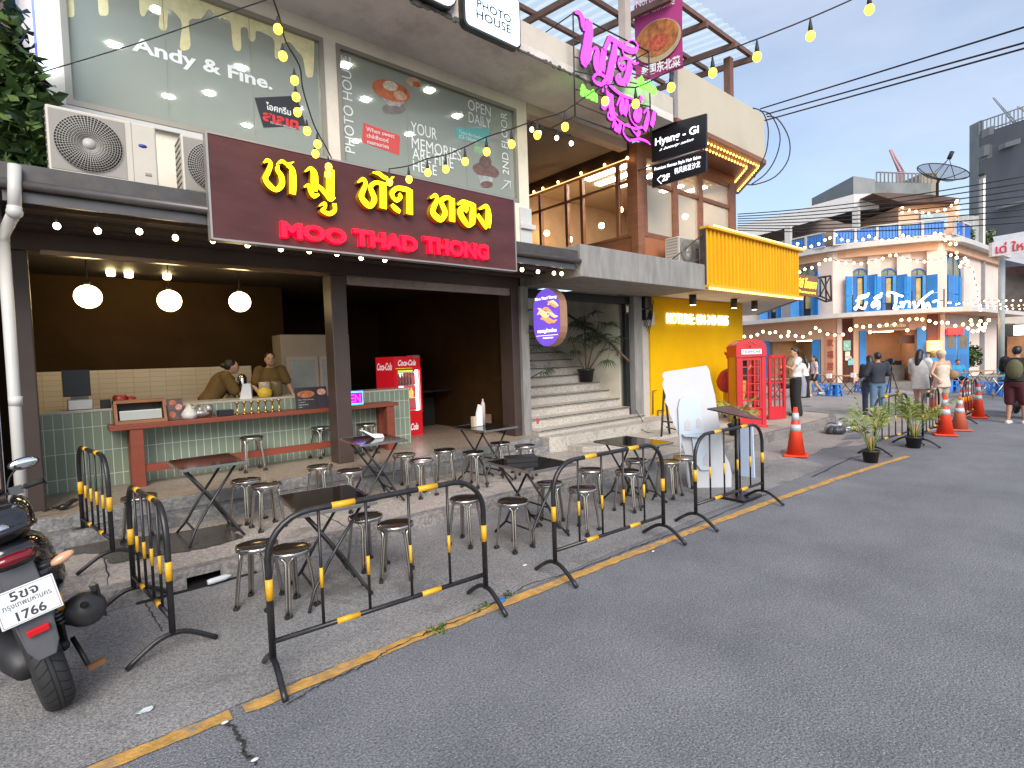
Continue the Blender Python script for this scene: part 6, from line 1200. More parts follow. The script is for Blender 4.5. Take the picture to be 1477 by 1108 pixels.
for a in ((1.27,4.09,.004,.3,'nearest stool, right behind the left post of the big black and yellow barrier'),(1.12,4.38,.004,.9,'stool behind and left of the nearest one, close to the broken gutter'),
 (2.05,4.47,.004,.2,'stool at the back right corner of the nearest asphalt table with magenta reflection'),(2.13,4.07,.004,1.0,'stool in the middle of the big barrier, in front of the nearest table'),
 (3.02,4.31,.004,.4,'stool behind the right post of the big barrier'),(3.27,3.87,.004,.1,'stool standing free in the gap between the first and second barriers'),
 (4.02,4.14,.004,.6,'stool right of the middle asphalt table, seen past the left post of the second barrier'),(4.08,3.72,.004,.2,'front stool behind the left bars of the second barrier'),
 (4.84,4.27,.004,.8,'far stool left of the folding table behind the second barrier'),(5.04,3.88,.004,.3,'stool in the middle of the second barrier under the far table'),
 (5.66,4.22,.004,.5,'half hidden stool behind the legs of the far asphalt table'),(5.85,3.86,.004,.1,'stool with yellow reflection on its seat right of the second barrier'),(6.20,3.86,.004,.7,'last stool on the right, against the white cardboard cutout'),
 (.58,6.31,Z1,.2,'stool on the wet pavement behind the small left barriers'),(1.53,6.28,Z1,.5,'left one of two stools beside the reddish pavement table'),(1.62,5.87,Z1,.1,'front one of two stools beside the reddish pavement table'),
 (2.39,6.41,Z1,.7,'pavement stool left of the brown middle post'),(2.53,5.86,Z1,.3,'pavement stool just in front of the brown middle post'),
 (3.48,6.33,Z1,.5,'back stool right of the table with the white napkin holder'),(3.42,5.78,Z1,.1,'front stool right of the table with the white napkin holder'),
 (4.03,6.19,Z1,.9,'pavement stool behind the right end of the big barrier, back row'),(4.17,5.71,Z1,.4,'pavement stool under the left edge of the table with the menus'),
 (4.89,6.04,Z1,.2,'back stool right of the table with the standing menus'),(4.96,5.57,Z1,.6,'front stool right of the table with the standing menus'),
 (1.98,7.72,ZF+.004,0,'stool standing under the red bar shelf against the green tiles'),(3.02,7.98,ZF+.004,.3,'stool half hidden by the brown middle post inside'),(3.62,7.72,ZF+.004,0,'stool inside, right of the brown middle post below the OPEN sign')): stool(*a)
M_tt = [mat('table_top_brown', (.12, .045, .028), .10, metal=.75, var=.5, scale=4), mat('table_top_black', (.030, .028, .028), .08, metal=.6, var=.25, scale=5)]
def make_table():
    T = thing('folding_table', '-', 'table', (0, 0, 0)); L_, W_, h = .76, .58, .75
    MB().box((-W_/2+.008, -L_/2+.008, h-.022), (W_/2-.008, L_/2-.008, h-.0005)).build('table_top', M_tt[1], T)
    b = MB()
    for s in (-1, 1): b.box((s*(W_/2-.0075)-.0075, -L_/2, h-.026), (s*(W_/2-.0075)+.0075, L_/2, h+.001)); b.box((-W_/2+.015, s*(L_/2-.0075)-.0075, h-.026), (W_/2-.015, s*(L_/2-.0075)+.0075, h+.001))
    b.build('edge_trim', M_rim, T, bevel=.002)
    for s in (-1, 1):
        for q in (-1, 1):
            y = s*.22+q*.012; b = MB(); b.tube([(-q*.22, y, h-.03), (q*.05, y, .33), (q*.17, y, .13), (q*.24, y+s*.10, .012)], .0125, 8)
            if q == 1: b.tube([(q*.17, y, .13), (q*.24, y-s*.12, .012)], .0125, 8)
            b.build('leg', M_blkt, T)
    for x_, z_c in ((.06, .31), (.17, .13), (-.17, .13)): MB().tube([(x_, -.22, z_c), (x_, .22, z_c)], .010, 6).build('crossbar', M_blkt, T)
    return T
t0 = make_table(); tb = []
for i, (x, y, z, rz, lab) in enumerate(((1.60,4.20,.004,-.12,'black folding table nearest the viewer behind the big barrier'),(3.64,4.03,.004,-.06,'black folding table with a dark tray between the first and second barriers'),(5.34,4.02,.004,-.10,'black folding table behind the second barrier with a yellow reflection'),(1.12,6.05,Z1,.0,'reddish brown topped folding table by the red bar leg'),(2.92,6.05,Z1,-.10,'folding table with white napkin holder right of the brown post'),(4.46,5.85,Z1,.02,'folding table with standing white menus before the dark right bay'))):
    o = t0 if i == 0 else dup(t0); o.location = (x, y, z); o.rotation_euler = (0, 0, rz); o['label'] = lab; o['group'] = 'folding tables of the street restaurant'; tb.append(o)
for c in tb[3].children:
    if c.name.startswith('table_top'): c.data = c.data.copy(); c.data.materials[0] = M_tt[0]
b = MB(); b.T = Matrix.Translation((3.62, 4.14, .756)) @ Matrix.Rotation(-.5, 4, 'Z'); b.box((-.16, -.09, 0), (.16, .09, .05)); b.box((-.15, -.10, .051), (.10, .05, .056)); one('menu_tray', 'black tray with folded menus on the middle asphalt table', 'tray', b, mat('tray_black', (.02, .02, .022), .3, var=.2))
b = MB(); b.prism([(2.80, 6.05, 1.0), (2.94, 6.03, .902), (3.06, 6.03, .902), (3.05, 6.05, .94), (2.93, 6.06, .95), (2.82, 6.07, 1.01)], (0, .11, 0)); one('napkin_holder', 'white tilted napkin holder on the table right of the brown post', 'napkin holder', b, mat('paper', (.72, .72, .70), .7))
MN = thing('menu_set', 'white menus standing beside a condiment bottle on the table before the right bay', 'menu', (4.46, 5.9, .9)); MB().prism([(4.38, 5.92, .902), (4.50, 5.92, .902), (4.50, 5.92, 1.17), (4.45, 5.92, 1.20), (4.41, 5.92, 1.08)], (.0, .03, 0)).build('menu_card', mat('paper', (.72, .72, .70), .7), MN); MB().lathe([(.028, .902), (.03, 1.2), (.012, 1.24), (.01, 1.27)], (4.53, 5.94, 0), 12).build('bottle', mat('bottle_pale', (.45, .36, .30), .3, var=.1), MN); MB().box((4.33, 5.9, .902), (4.375, 5.96, 1.04)).build('card_stub', mat('cream_card', (.50, .40, .26), .7), MN)
def make_barrier(W_=1.42, H=.95):
    T = thing('barrier', '-', 'barrier', (0, 0, 0)); rr = .019; c = .24
    def arc(cx, cz, a0, a1): return [(cx+c*math.cos(R_(a0+(a1-a0)*i/7)), 0, cz+c*math.sin(R_(a0+(a1-a0)*i/7))) for i in range(8)]
    b = MB(); b.tube([(0, 0, .13)]+[(0, 0, H-c)]+arc(c, H-c, 180, 90)[1:]+arc(W_-c, H-c, 90, 0)+[(W_, 0, .13)], rr, 10); b.m = 1
    for x in (0, W_): b.tube([(x, 0, .48), (x, 0, .60)], rr*1.09, 10)
    for x in (.36, W_-.36-.14): b.tube([(x, 0, H), (x+.14, 0, H)], rr*1.09, 10)
    b.build('frame', [M_blkt, M_byel], T)
    b = MB(); b.tube([(0, 0, .235), (W_, 0, .235)], rr*.85, 8); b.m = 1
    for x in (.36, W_-.36-.14): b.tube([(x, 0, .235), (x+.14, 0, .235)], rr*.95, 8)
    b.build('lower_rail', [M_blkt, M_byel], T)
    for k in range(4):
        x = W_*(k+1)/5; b = MB(); zt = H-rr*.5; b.tube([(x, 0, .235), (x, 0, zt)], .0095, 7); b.m = 1; b.tube([(x, 0, .47), (x, 0, .59)], .0112, 7); b.build('bar', [M_blkt, M_byel], T)
    for x in (0, W_):
        b = MB(); b.tube(smooth([(x, -.25, .014), (x, -.10, .115), (x, 0, .14), (x, .10, .115), (x, .25, .014)], 3), .0165, 8); b.build('foot', M_blkt, T)
    return T
b0 = make_barrier(); BL = [((.87, 3.20), (2.33, 3.10), 0, 'large black and yellow barrier in front of the nearest table'), ((3.02, 3.07), (4.43, 2.99), 0, 'second black and yellow barrier, in the middle of the row'), ((4.98, 2.97), (6.34, 2.90), 0, 'third black and yellow barrier, by the menu stand and white cutout'),
   ((.49, 3.96), (.39, 5.02), 0, 'narrow barrier standing crosswise right of the motorbike'), ((.31, 5.66), (.15, 6.72), .15, 'barrier standing crosswise in the wet patch before the shop step')]
for i, (p, q, z, lab) in enumerate(BL):
    o = b0 if i == 0 else dup(b0); p = Vector(p); q = Vector(q); d = q-p; o.location = (p.x, p.y, z+.004); o.rotation_euler = (0, 0, math.atan2(d.y, d.x)); o.scale = (d.length/1.42, 1, 1); o['label'] = lab; o['group'] = 'black and yellow street barriers'
def farbar(u0, v0, u1, v1, lab):
    p, q = OZ(u0, v0, 0), OZ(u1, v1, 0); o = dup(b0); d = q-p; o.location = (p.x, p.y, 0); o.rotation_euler = (0, 0, math.atan2(d.y, d.x)); o.scale = (d.length/1.42, 1, 1); o['label'] = lab; o['group'] = 'black and yellow street barriers'
farbar(1262, 657, 1310, 641, 'far barrier between the two potted palms'); farbar(1331, 645, 1354, 626, 'far barrier behind the second palm with the bright cone'); farbar(1389, 611, 1408, 602, 'farthest barrier by the group of cones near the road')
# cones
M_cone = mat('cone_orange', (.68, .045, .012), .5, var=.12, scale=6, dirt=.4, dcol=(.30, .06, .03)); M_conef = mat('cone_faded', (.50, .11, .06), .6, var=.12); M_refl = mat('cone_band', (.50, .52, .55), .4, var=.1, scale=12)
def cone(u, v, h, lab, faded=False, scale=1):
    p = OZ(u, v, 0); T = thing('traffic_cone', lab, 'cone', (p.x, p.y, .006), 'orange traffic cones'); m = M_conef if faded else M_cone
    r0, r1 = .145*scale, .030*scale; R = lambda t: r0+(r1-r0)*t
    def part(t0, t1, mm, nm, e=0): MB().lathe([(R(t0)+e, .03+(h-.03)*t0), (R(t1)+e, .03+(h-.03)*t1)]+([(0, h)] if t1 == 1 else []), (p.x, p.y, .006), 20).build(nm, mm, T)
    part(0, 1, m, 'body'); part(.50, .635, M_refl, 'reflective_band', .003); part(.72, .88, M_refl, 'reflective_band', .003)
    b = MB(); s = .19*scale; b.T = Matrix.Translation((p.x, p.y, .006)) @ Matrix.Rotation(.35, 4, 'Z'); b.box((-s, -s, 0), (s, s, .035)); b.build('base', m, T, bevel=.02)
cone(1148, 658, .83, 'nearest traffic cone, alone between the phone box and the potted palm'); cone(1363, 628, .80, 'bright cone standing behind the second palm barrier'); cone(1384, 621, .72, 'faded dull orange cone with no clear bands beside the bright one', True); cone(1411, 603, .85, 'cone at the road side end of the far cone group', scale=.9); cone(1388, 597, .85, 'cone in the middle of the far cone group', scale=.8); cone(1397, 593, .80, 'cone at the back of the far cone group', scale=.8); cone(1346, 598, .85, 'cone hidden behind the two walking women', scale=.8)
# plants
M_frond = [mat('frond_mid', (.12, .21, .035), .5, var=.3), mat('frond_light', (.28, .36, .06), .5, var=.3), mat('frond_dry', (.30, .26, .08), .6, var=.3)]
M_fan = [mat('fan_dark', (.022, .05, .018), .45, var=.3), mat('fan_mid', (.045, .085, .03), .45, var=.3)]
def pot(name, lab, p, r, h, z0):
    T = thing(name, lab, 'plant', (p[0], p[1], z0)); MB().lathe([(r*.74, 0), (r*.95, h*.86), (r*1.05, h*.86), (r*1.05, h), (r*.93, h), (r*.9, h*.9), (0, h*.88)], (p[0], p[1], z0), 20).build('pot', mat('pot_black', (.02, .02, .021), .5, var=.1), T); return T
def frond(b, base, dirv, ln, droop, nl, lw, lf, ms):
    d = Vector(dirv).normalized(); p = Vector(base); pts = [p.copy()]; n = 14
    for i in range(n): d = (d+Vector((0, 0, -droop/n*(.3+1.6*i/n)))).normalized(); p = p+d*ln/n; pts.append(p.copy())
    b.m = 0; b.tube(pts, [.007*(1-.8*i/n) for i in range(n+1)], 4)
    for k in range(nl):
        t = .42+.58*k/nl; i = min(n-1, int(t*n)); q = pts[i].lerp(pts[i+1], t*n-i); ax_ = (pts[i+1]-pts[i]).normalized(); sd_ = ax_.cross(Vector((0, 0, 1))); sd_ = sd_.normalized() if sd_.length > .01 else Vector((1, 0, 0)); l_ = lf*math.sin(PI*(.12+.80*t))
        for s in (-1, 1):
            dv = (sd_*s*.8+ax_*.75+Vector((0, 0, random.uniform(-.35, .1)))).normalized(); nn = dv.cross(ax_).normalized(); ww = dv.cross(nn).normalized()*lw; b.m = random.choice(ms)
            b.add([q, q+dv*l_*.45+ww+Vector((0, 0, .01)), q+dv*l_+Vector((0, 0, -.25*l_)), q+dv*l_*.45-ww+Vector((0, 0, .01))], [(0, 1, 2, 3)])
def palm(u, v, r, h, lab, n, ln, seed, z=0, p=None, up=.9):
    random.seed(seed); p = p or OZ(u, v, z); T = pot('potted_palm', lab, p, r, h, z+.006)
    for i in range(n):
        b = MB(); a = 2*PI*i/n+random.uniform(-.4, .4); t = random.uniform(.2, .75); frond(b, (p[0]+.03*math.cos(a), p[1]+.03*math.sin(a), z+h*.9), (math.cos(a)*t, math.sin(a)*t, up), ln*random.uniform(.7, 1.1), random.uniform(.6, 1.7), 13, .013, .30*ln, (0, 0, 1, 1, 2) if i % 4 else (1, 2)); b.build('frond', M_frond, T, fix=False)
    b = MB()
    for i in range(4): a = i*1.7; b.tube([(p[0]+.03*math.cos(a), p[1]+.03*math.sin(a), z+h*.85), (p[0]+.04*math.cos(a), p[1]+.04*math.sin(a), z+h+.22)], [.017, .012], 6)
    b.build('stem', mat('palm_stem', (.36, .24, .06), .6, var=.2), T)
palm(1256, 667, .125, .19, 'areca palm in a black pot, the nearer of the two on the yellow line', 8, .95, 5, up=1.7); palm(1318, 646, .13, .20, 'second areca palm in a black pot behind the far barrier', 9, .95, 9, up=1.6)
palm(1078, 640, .13, .22, 'yellowish palm in a pot at the foot of the red phone box', 10, .75, 14, .17, Vector((10.1, 5.15, .17)), .8)
def fanpalm(p, z, lab, spec, seed):
    random.seed(seed); T = pot('potted_palm', lab, p, .19, .30, z)
    for i, (dx, dy, hh, nf) in enumerate(spec):
        b = MB(); top = Vector((p[0]+dx, p[1]+dy, z+hh)); b.tube(smooth([(p[0]+dx*.1, p[1]+dy*.1, z+.26), (p[0]+dx*.55, p[1]+dy*.5, z+hh*.6), top], 4), [.017, .017, .016, .016, .015, .014, .013, .012, .012], 6); b.build('stem', mat('cane_brown', (.13, .085, .04), .7, var=.3), T)
        b = MB()
        for k in range(nf):
            a = random.uniform(0, 2*PI); e = random.uniform(-.3, .9); d = Vector((math.cos(a)*math.cos(e), math.sin(a)*math.cos(e), math.sin(e))); s0 = top+Vector((0, 0, random.uniform(-.45, .05))); hub = s0+d*random.uniform(.18, .38); b.m = 0; b.tube([s0, hub], .006, 4)
            sd_ = d.cross(Vector((0, 0, 1))).normalized(); up_ = sd_.cross(d)
            for j in range(11):
                q = (j-5)/5*1.25; dv = (d*math.cos(q)+sd_*math.sin(q)+Vector((0, 0, -.25))).normalized(); l_ = random.uniform(.24, .36); ww = dv.cross(up_).normalized()*.014; b.m = random.randrange(2)
                b.add([hub, hub+dv*l_*.5+ww, hub+dv*l_+Vector((0, 0, -.09)), hub+dv*l_*.5-ww], [(0, 1, 2, 3)])
        b.build('fan_leaves', M_fan, T, fix=False)
fanpalm((9.28, 8.24), .15+.18*6+.004, 'tall fan palm in a black pot on the concrete stairs', ((-.05, -.05, 1.5, 12), (.10, -.35, 1.35, 11), (-.45, .05, 1.05, 4), (.12, -.6, .95, 9)), 3)
fanpalm((6.80, 7.75), .15+.18*5+.004, 'fan palm on the stairs hidden behind the purple oval sign', ((-.05, -.1, .75, 7), (.1, -.2, .65, 6)), 8)
# white cardboard cutout seen from behind
pA, pB = OZ(993, 704, 0), OZ(1056, 703, 0)
CO = thing('cardboard_cutout', 'tall white cardboard standee seen from its blank back', 'standee', tuple((pA+pB)/2)); CS = Seg(pA, pB)
out = [(961,537),(1024,527.5),(1028,535),(1029.6,547),(1035,571),(1036.5,583),(1040,614),(1046,654),(1053,668.6),(1055.5,683),(1054.5,704),(993,704),(991,690),(989,654),(983,634),(974,614),(968,597.5),(966,588),(961.5,581),(963,572),(960,563),(958,555),(960.5,548),(958,542)]
def lean(S, u, v, o=0): s, z = S.px(u, v, o); return S.w(s, -o+.10*z, z)
P = [lean(CS, u, v) for u, v in out]; MB().prism(P, CS.n*.012).build('board', mat('card_white', (.52, .53, .56), .6, var=.04, scale=2), CO)
M_cardb = mat('card_bluish', (.50, .57, .64), .6, var=.03)
for o, pl in ((.05, [(982,660),(981,590),(984,577),(992,572),(1006,572),(1012,578),(1015,600),(1018,626),(986,628)]), (.09, [(986,628),(1018,627),(1022,629),(1010,632),(990,631)]), (.05, [(1000,632),(1012,632),(1030,677),(1026,679),(1012,679),(1004,668)])):
    MB().prism([lean(CS, u, v, o) for u, v in pl], CS.n*-.03).build('support_flap', M_cardb, CO)
M_hole = mat('flap_hole', (.50, .49, .52), .7, var=0)
for pl in ([(990,622),(990,610),(994,606),(998,610),(998,622)], [(1007,618),(1007,607),(1010,604),(1014,608),(1015,618)], [(1016,672),(1016,660),(1020,654),(1023,660),(1024,672)]): MB().prism([lean(CS, u, v, .052) for u, v in pl], CS.n*.003).build('cut_hole', M_hole, CO)
pA2, pB2 = OZ(1063, 686, 0), OZ(1089, 690, 0); S_ = Seg(pA2, pB2); b = MB(); b.prism([S_.w(*[S_.px(u, v)[0], 0, S_.px(u, v)[1]]) for u, v in ((1063, 686), (1088, 690), (1085, 616), (1061, 618))], S_.n*-.03); one('pale_board', 'pale blue board leaning behind the menu stand', 'board', b, mat('pale_blue', (.45, .55, .72), .5, var=.05))
# menu stand: weighted base, pole and sloping desk
p0 = OZ(1066, 718, 0); MS = thing('menu_stand', 'black menu stand with sloping desk and square base behind the third barrier', 'menu stand', tuple(p0))
b = MB(); b.T = Matrix.Translation((p0.x, p0.y, .004)) @ Matrix.Rotation(-.05, 4, 'Z'); b.box((-.22, -.18, 0), (.22, .18, .035)); b.build('base', M_blk, MS, bevel=.008)
zt = OY(1060, 603, p0.y).z; b = MB(); b.tube([(p0.x-.06, p0.y, .035), (p0.x-.06, p0.y, zt-.02), (p0.x-.12, p0.y-.02, zt+.02)], .017, 8); b.tube([(p0.x+.13, p0.y+.05, .035), (p0.x+.13, p0.y+.05, zt-.03)], .012, 8); b.build('pole', M_blkt, MS)
q = [OY(1020, 591, p0.y-.15), OY(1078, 604, p0.y-.25), OY(1099, 606, p0.y+.05), OY(1052, 586, p0.y+.2)]; b = MB(); b.prism(q, (0, 0, .014)); b.build('desk', M_blk, MS)
# easel frame by the yellow wall
e0, e1 = OZ(954, 630, .26), OZ(984, 628, .26); tp = OY(958, 557, e0.y+.15); ES = thing('easel', 'black wooden easel standing before the yellow wall behind the cutout', 'easel', tuple(e0))
b = MB(); b.tube([e0, tp], .02, 6); b.tube([tp+Vector((0, 0, .05)), OZ(966, 626, .26)], .02, 6); b.tube([tp, e1+Vector((.25, .45, 0))], .016, 6); b.tube([OY(957, 608, e0.y), OY(978, 610, e0.y)], .016, 6); b.tube([OY(961, 616, e0.y), OY(976, 620, e0.y)], .012, 6); b.build('frame', mat('easel_black', (.03, .025, .022), .6, var=.2), ES)
# yellow wall details: small tap pipe, meters and cables by the pier
TP = thing('wall_tap', 'thin grey water pipe with tap on the yellow wall foot', 'pipe', (10.5, 7.15, .45)); b = MB(); b.tube([OY(942, 598, 7.15), OY(942, 564, 7.15), OY(947, 563, 7.12)], .012, 6); b.tube([OY(949, 600, 7.12), OY(949, 592, 7.12), OY(958, 592, 7.12)], .014, 6); b.build('pipe', M_dkgrey, TP)
MX = thing('electric_meters', 'dark electric boxes and cables fixed high on the pale pier by the yellow wall', 'meter box', (10.1, 7.1, 2.7))
for (u0, v0, u1, v1, m) in ((926, 445, 935, 428, M_blk), (927, 462, 935, 447, M_blk), (930, 470, 939, 451, mat('meter_pale', (.5, .47, .43), .5, var=.1))): a = OY(u0, v0, 7.19); c = OY(u1, v1, 7.19); MB().box((a.x, 7.10, a.z), (c.x, 7.215, c.z)).build('box', m, MX, bevel=.01)
b = MB()
for k in range(4): b.tube(smooth([OY(934+k, 428+3*k, 7.09), OY(942-k, 432+3*k, 7.06), OY(941, 442+4*k, 7.08), OY(930+2*k, 470+4*k, 7.1)]), .008, 5)
b.tube(smooth([OY(917, 592, 7.12), OY(928, 610, 6.7), OY(925, 618, 6.6), OY(935, 624, 6.4), OY(952, 624, 6.3)]), .008, 5); b.build('cable', M_cable, MX)
SL = thing('wall_light', 'small black wall lamp on the stair gate', 'lamp', tuple(OY(903, 448, 7.15))); p = OY(903, 446, 7.26); MB().cbox(p, (.12, .06, .2)).build('housing', M_blk, SL); MB().cbox(p+Vector((0, -.035, 0)), (.07, .008, .13)).build('lens', mat('lens_pale', (.6, .6, .55), .3, var=0), SL)
RS_ = MB(); p = OY(775.5, 608, 6.85); RS_.ball(p, (.035, .006, .05), 8, 6); RS_.ball(p+Vector((-.015, -.004, .045)), (.03, .006, .03), 8, 6); one('red_mark', 'small red sprayed mark on the stair riser', 'mark', RS_, mat('red_spray', (.5, .06, .07), .7, var=.3))
# rubbish, litter
TB_ = thing('rubbish_bag', 'torn dark and silver rubbish bag lying at the kerb corner', 'rubbish bag', tuple(OZ(1212, 625, 0))); random.seed(6); c = OZ(1212, 624, 0); b = MB(); c2 = MB()
for k in range(16): q = c+Vector((random.uniform(-.35, .35), random.uniform(-.15, .15), 0)); r = random.uniform(.07, .14); (b if k % 2 else c2).ball(q+Vector((0, 0, r*.8)), (r*1.3, r, r*random.uniform(.7, 1.2)), 8, 6)
b.build('dark_bag', mat('bag_dark', (.05, .055, .06), .3, var=.4, scale=12, bump=.7), TB_); c2.build('silver_bag', mat('bag_silver', (.4, .42, .45), .3, metal=.5, var=.4, scale=14, bump=.7), TB_)
p = OZ(318, 838, .03); b = MB(); b.T = Matrix.Translation((p.x, p.y, .05)) @ Matrix.Rotation(.15, 4, 'Z'); b.lathe([(.0, -.10), (.020, -.10), (.024, -.07), (.024, .04), (.011, .07), (.010, .085), (0, .085)], ax='x', seg=12); one('plastic_bottle', 'empty white plastic bottle lying in the broken gutter', 'bottle', b, mat('bottle_white', (.62, .66, .68), .25, var=.1))
b = MB(); p = px2(208, 1029); n = 12; b.add([(p[0]+.045*math.cos(2*PI*i/n), p[1]+.018*math.sin(2*PI*i/n)+.008*math.sin(4*PI*i/n), .012+.006*(i % 2)) for i in range(n)], [tuple(range(n))]); one('paper_scrap', 'pale paper scrap on the asphalt left of the yellow line', 'litter', b, mat('scrap_blue', (.5, .58, .6), .6, var=.1))
for i, (u, v, s, lab) in enumerate(((325, 1045, .02, 'tiny white scrap in the gap of the yellow line'), (368, 1099, .02, 'small pale stone in the road crack at the bottom'), (757, 817, .03, 'pale scrap on the asphalt before the second barrier'), (620, 712, .02, 'small white scrap on the pavement edge'), (942, 797, .02, 'tiny scrap beside the yellow line before the second barrier'))): p = px2(u, v, .15 if i == 3 else 0); b = MB(); b.ball((p[0], p[1], (.157 if i == 3 else .012)), (s, s*.6, .006), 7, 4); one('litter_scrap', lab, 'litter', b, mat('scrap_white', (.6, .58, .54), .7, var=.1))
b = MB(); p = px2(722, 870); b.ball((p[0], p[1], .02), (.05, .03, .012), 8, 5); one('blue_wrapper', 'crumpled blue wrapper at the foot of the big barrier', 'litter', b, mat('wrapper_blue', (.02, .16, .55), .4, var=.3, scale=30))
for k, (u, v, n) in enumerate(((630, 912, 60), (695, 880, 35), (730, 862, 35))): p = px2(u, v); leaf_clump('weeds', (p[0], p[1], .02), (.10, .035, .02), n, M_leaf, ('small green weeds in the crack left of the blue wrapper', 'tiny weeds in the crack beside the yellow line', 'tiny weeds by the blue wrapper')[k], 'weeds', .03)
# phone box
XA, XB_ = OZ(1064, 617, .17), OZ(1106, 616, .17)
PB = thing('phone_box', 'red British style telephone box with its glazed door standing open', 'phone box', (XA.x, XA.y, .17)); SPB = Seg(XA, XB_); wB = SPB.L; HB = SPB.px(1085, 489)[1]-.17
M_pred = mat('phone_red', (.52, .016, .028), .42, var=.12, scale=2, dirt=.3, dcol=(.32, .02, .025)); M_psid = mat('booth_orange', (.60, .25, .02), .45, var=.15, scale=2)
def pm(): b = MB(); b.T = SPB.Mx @ Matrix.Translation((0, 0, .17)); return b
dB = wB*1.0
b = pm(); t = .06
for x in (0, wB-.09): b.box((x, 0, .05), (x+.09, .09, HB*.80)); b.box((x, dB-.09, .05), (x+.09, dB, HB*.80))
b.box((-.02, -.02, 0), (wB+.02, dB+.02, .05)); b.build('corner_post', M_pred, PB, bevel=.006)
b = pm(); b.box((-.01, -.015, HB*.80), (wB+.01, dB+.01, HB*.915)); n = 14; b.prism([(wB*.0, -.012, HB*.915)]+[(wB/2-wB/2*math.cos(PI*i/n), -.012, HB*.915+.085*HB*math.sin(PI*i/n)) for i in range(1, n)]+[(wB, -.012, HB*.915)], (0, dB+.02, 0)); b.build('domed_roof', M_pred, PB)
b = pm(); b.box((wB*.16, -.022, HB*.83), (wB*.84, -.016, HB*.885)); sgn = b.build('name_panel', mat('opal', (.75, .75, .72), .4, var=0, emis=(1, 1, .95), es=.15), PB)
o_ = SPB.Mx @ Vector((wB*.2, -.024, .17+HB*.842)); letter('TELEPHONE', o_, SPB.d*wB*.6, (0, 0, HB*.03), mat('ink_black', (.03, .03, .03), .5, var=0), sgn, bold=.02, depth=.001)
o_ = SPB.Mx @ Vector((wB*.5, -.016, .17+HB*.945)); b = MB()
for k in range(5): a = PI*(k+.5)/5; b.ball(o_+SPB.d*(.085*math.cos(a))+Vector((0, 0, .06*math.sin(a)-.02)), .016, 6, 5)
b.box((o_.x-.07, o_.y-.012, o_.z-.05), (o_.x+.07, o_.y, o_.z-.03)); b.build('crown', mat('crown_gold', (.45, .2, .06), .4, metal=.5, var=0), PB)
def glaz(b, x0, x1, y0, y1, z0, z1, nx, nz):
    for i in range(nx+1): t_ = i/nx; x = x0+(x1-x0)*t_; y = y0+(y1-y0)*t_; w_ = .03 if i in (0, nx) else .012; b.box((x-w_ if x1 != x0 else x-.015, y-w_ if y1 != y0 else y-.015, z0), (x+w_ if x1 != x0 else x+.015, y+w_ if y1 != y0 else y+.015, z1))
    for k in range(nz+1): z = z0+(z1-z0)*k/nz; w_ = .035 if k in (0, nz) else .012; b.box((min(x0, x1)-.01, min(y0, y1)-.01, z-w_), (max(x0, x1)+.01, max(y0, y1)+.01, z+w_))
b = pm(); glaz(b, .10, wB-.10, .03, .03, .40, HB*.78, 3, 6); b.box((.09, .02, .05), (wB-.09, .05, .40)); b.build('front_grille', M_pred, PB)
b = pm(); glaz(b, wB-.045, wB-.045, .10, dB-.10, .40, HB*.78, 3, 6); b.box((wB-.06, .09, .05), (wB-.03, dB-.09, .40)); b.build('side_grille', M_pred, PB)
b = pm(); b.box((.0, .091, .05), (.045, dB-.091, HB*.80)); b.build('side_panel', M_psid, PB)
b = pm(); b.box((.10, dB-.07, .05), (wB*.42, dB-.04, HB*.8)); b.build('back_board', M_pred, PB); b = pm(); b.box((wB*.30, dB-.30, 1.0), (wB*.55, dB-.08, 1.5)); b.build('telephone', mat('phone_black', (.03, .03, .03), .4, var=.1), PB)
# open door to the right
dq0, dq1 = OZ(1110, 606, .17), OZ(1133, 604.5, .17); SD_ = Seg(dq0, dq1); b = MB(); b.T = SD_.Mx @ Matrix.Translation((0, 0, .17)); wd = SD_.L; hd = HB*.78
glaz(b, .02, wd-.02, 0, 0, .28, hd, 3, 6); b.box((0, -.02, .02), (wd, .02, .28)); b.box((-.02, -.025, .02), (.05, .025, hd+.03)); b.box((wd-.06, -.025, .02), (wd+.0, .025, hd+.03)); b.box((0, -.025, hd-.02), (wd, .025, hd+.05)); b.build('door', M_pred, PB)
# rooster figure behind the phone box
rc = OZ(1063, 618, .17)+Vector((.05, .75, 0)); RO = thing('rooster_figure', 'big red and golden rooster figure half hidden behind the phone box', 'statue', (rc.x, rc.y, .17))
ru = lambda u, v: OY(u, v, rc.y)
b = MB(); b.tube(smooth([ru(1058, 618), ru(1057, 590), ru(1060, 560), ru(1064, 530), ru(1070, 505)], 4), [.10, .12, .14, .17, .20, .22, .24, .25, .25, .24, .22, .20, .18, .17, .16, .15, .14], 14); b.build('body', mat('rooster_gold', (.60, .30, .04), .45, var=.1), RO)
b = MB(); b.tube(smooth([ru(1052, 562), ru(1047, 550), ru(1050, 540), ru(1057, 534), ru(1062, 545)], 4), [.10, .16, .2, .22, .22, .2, .19, .17, .15, .12, .1, .09, .08, .07, .06, .05, .03], 10); b.build('wing', mat('rooster_red', (.40, .02, .02), .45, var=.15), RO)
for (u, v) in ((1052, 504), (1049, 511), (1052, 517)): b = MB(); p = ru(u, v); b.ball(p, (.13, .05, .045), 10, 6, Matrix.Rotation(.4, 3, 'Y')); b.build('feather', mat('rooster_comb', (.42, .06, .02), .45, var=.1), RO)

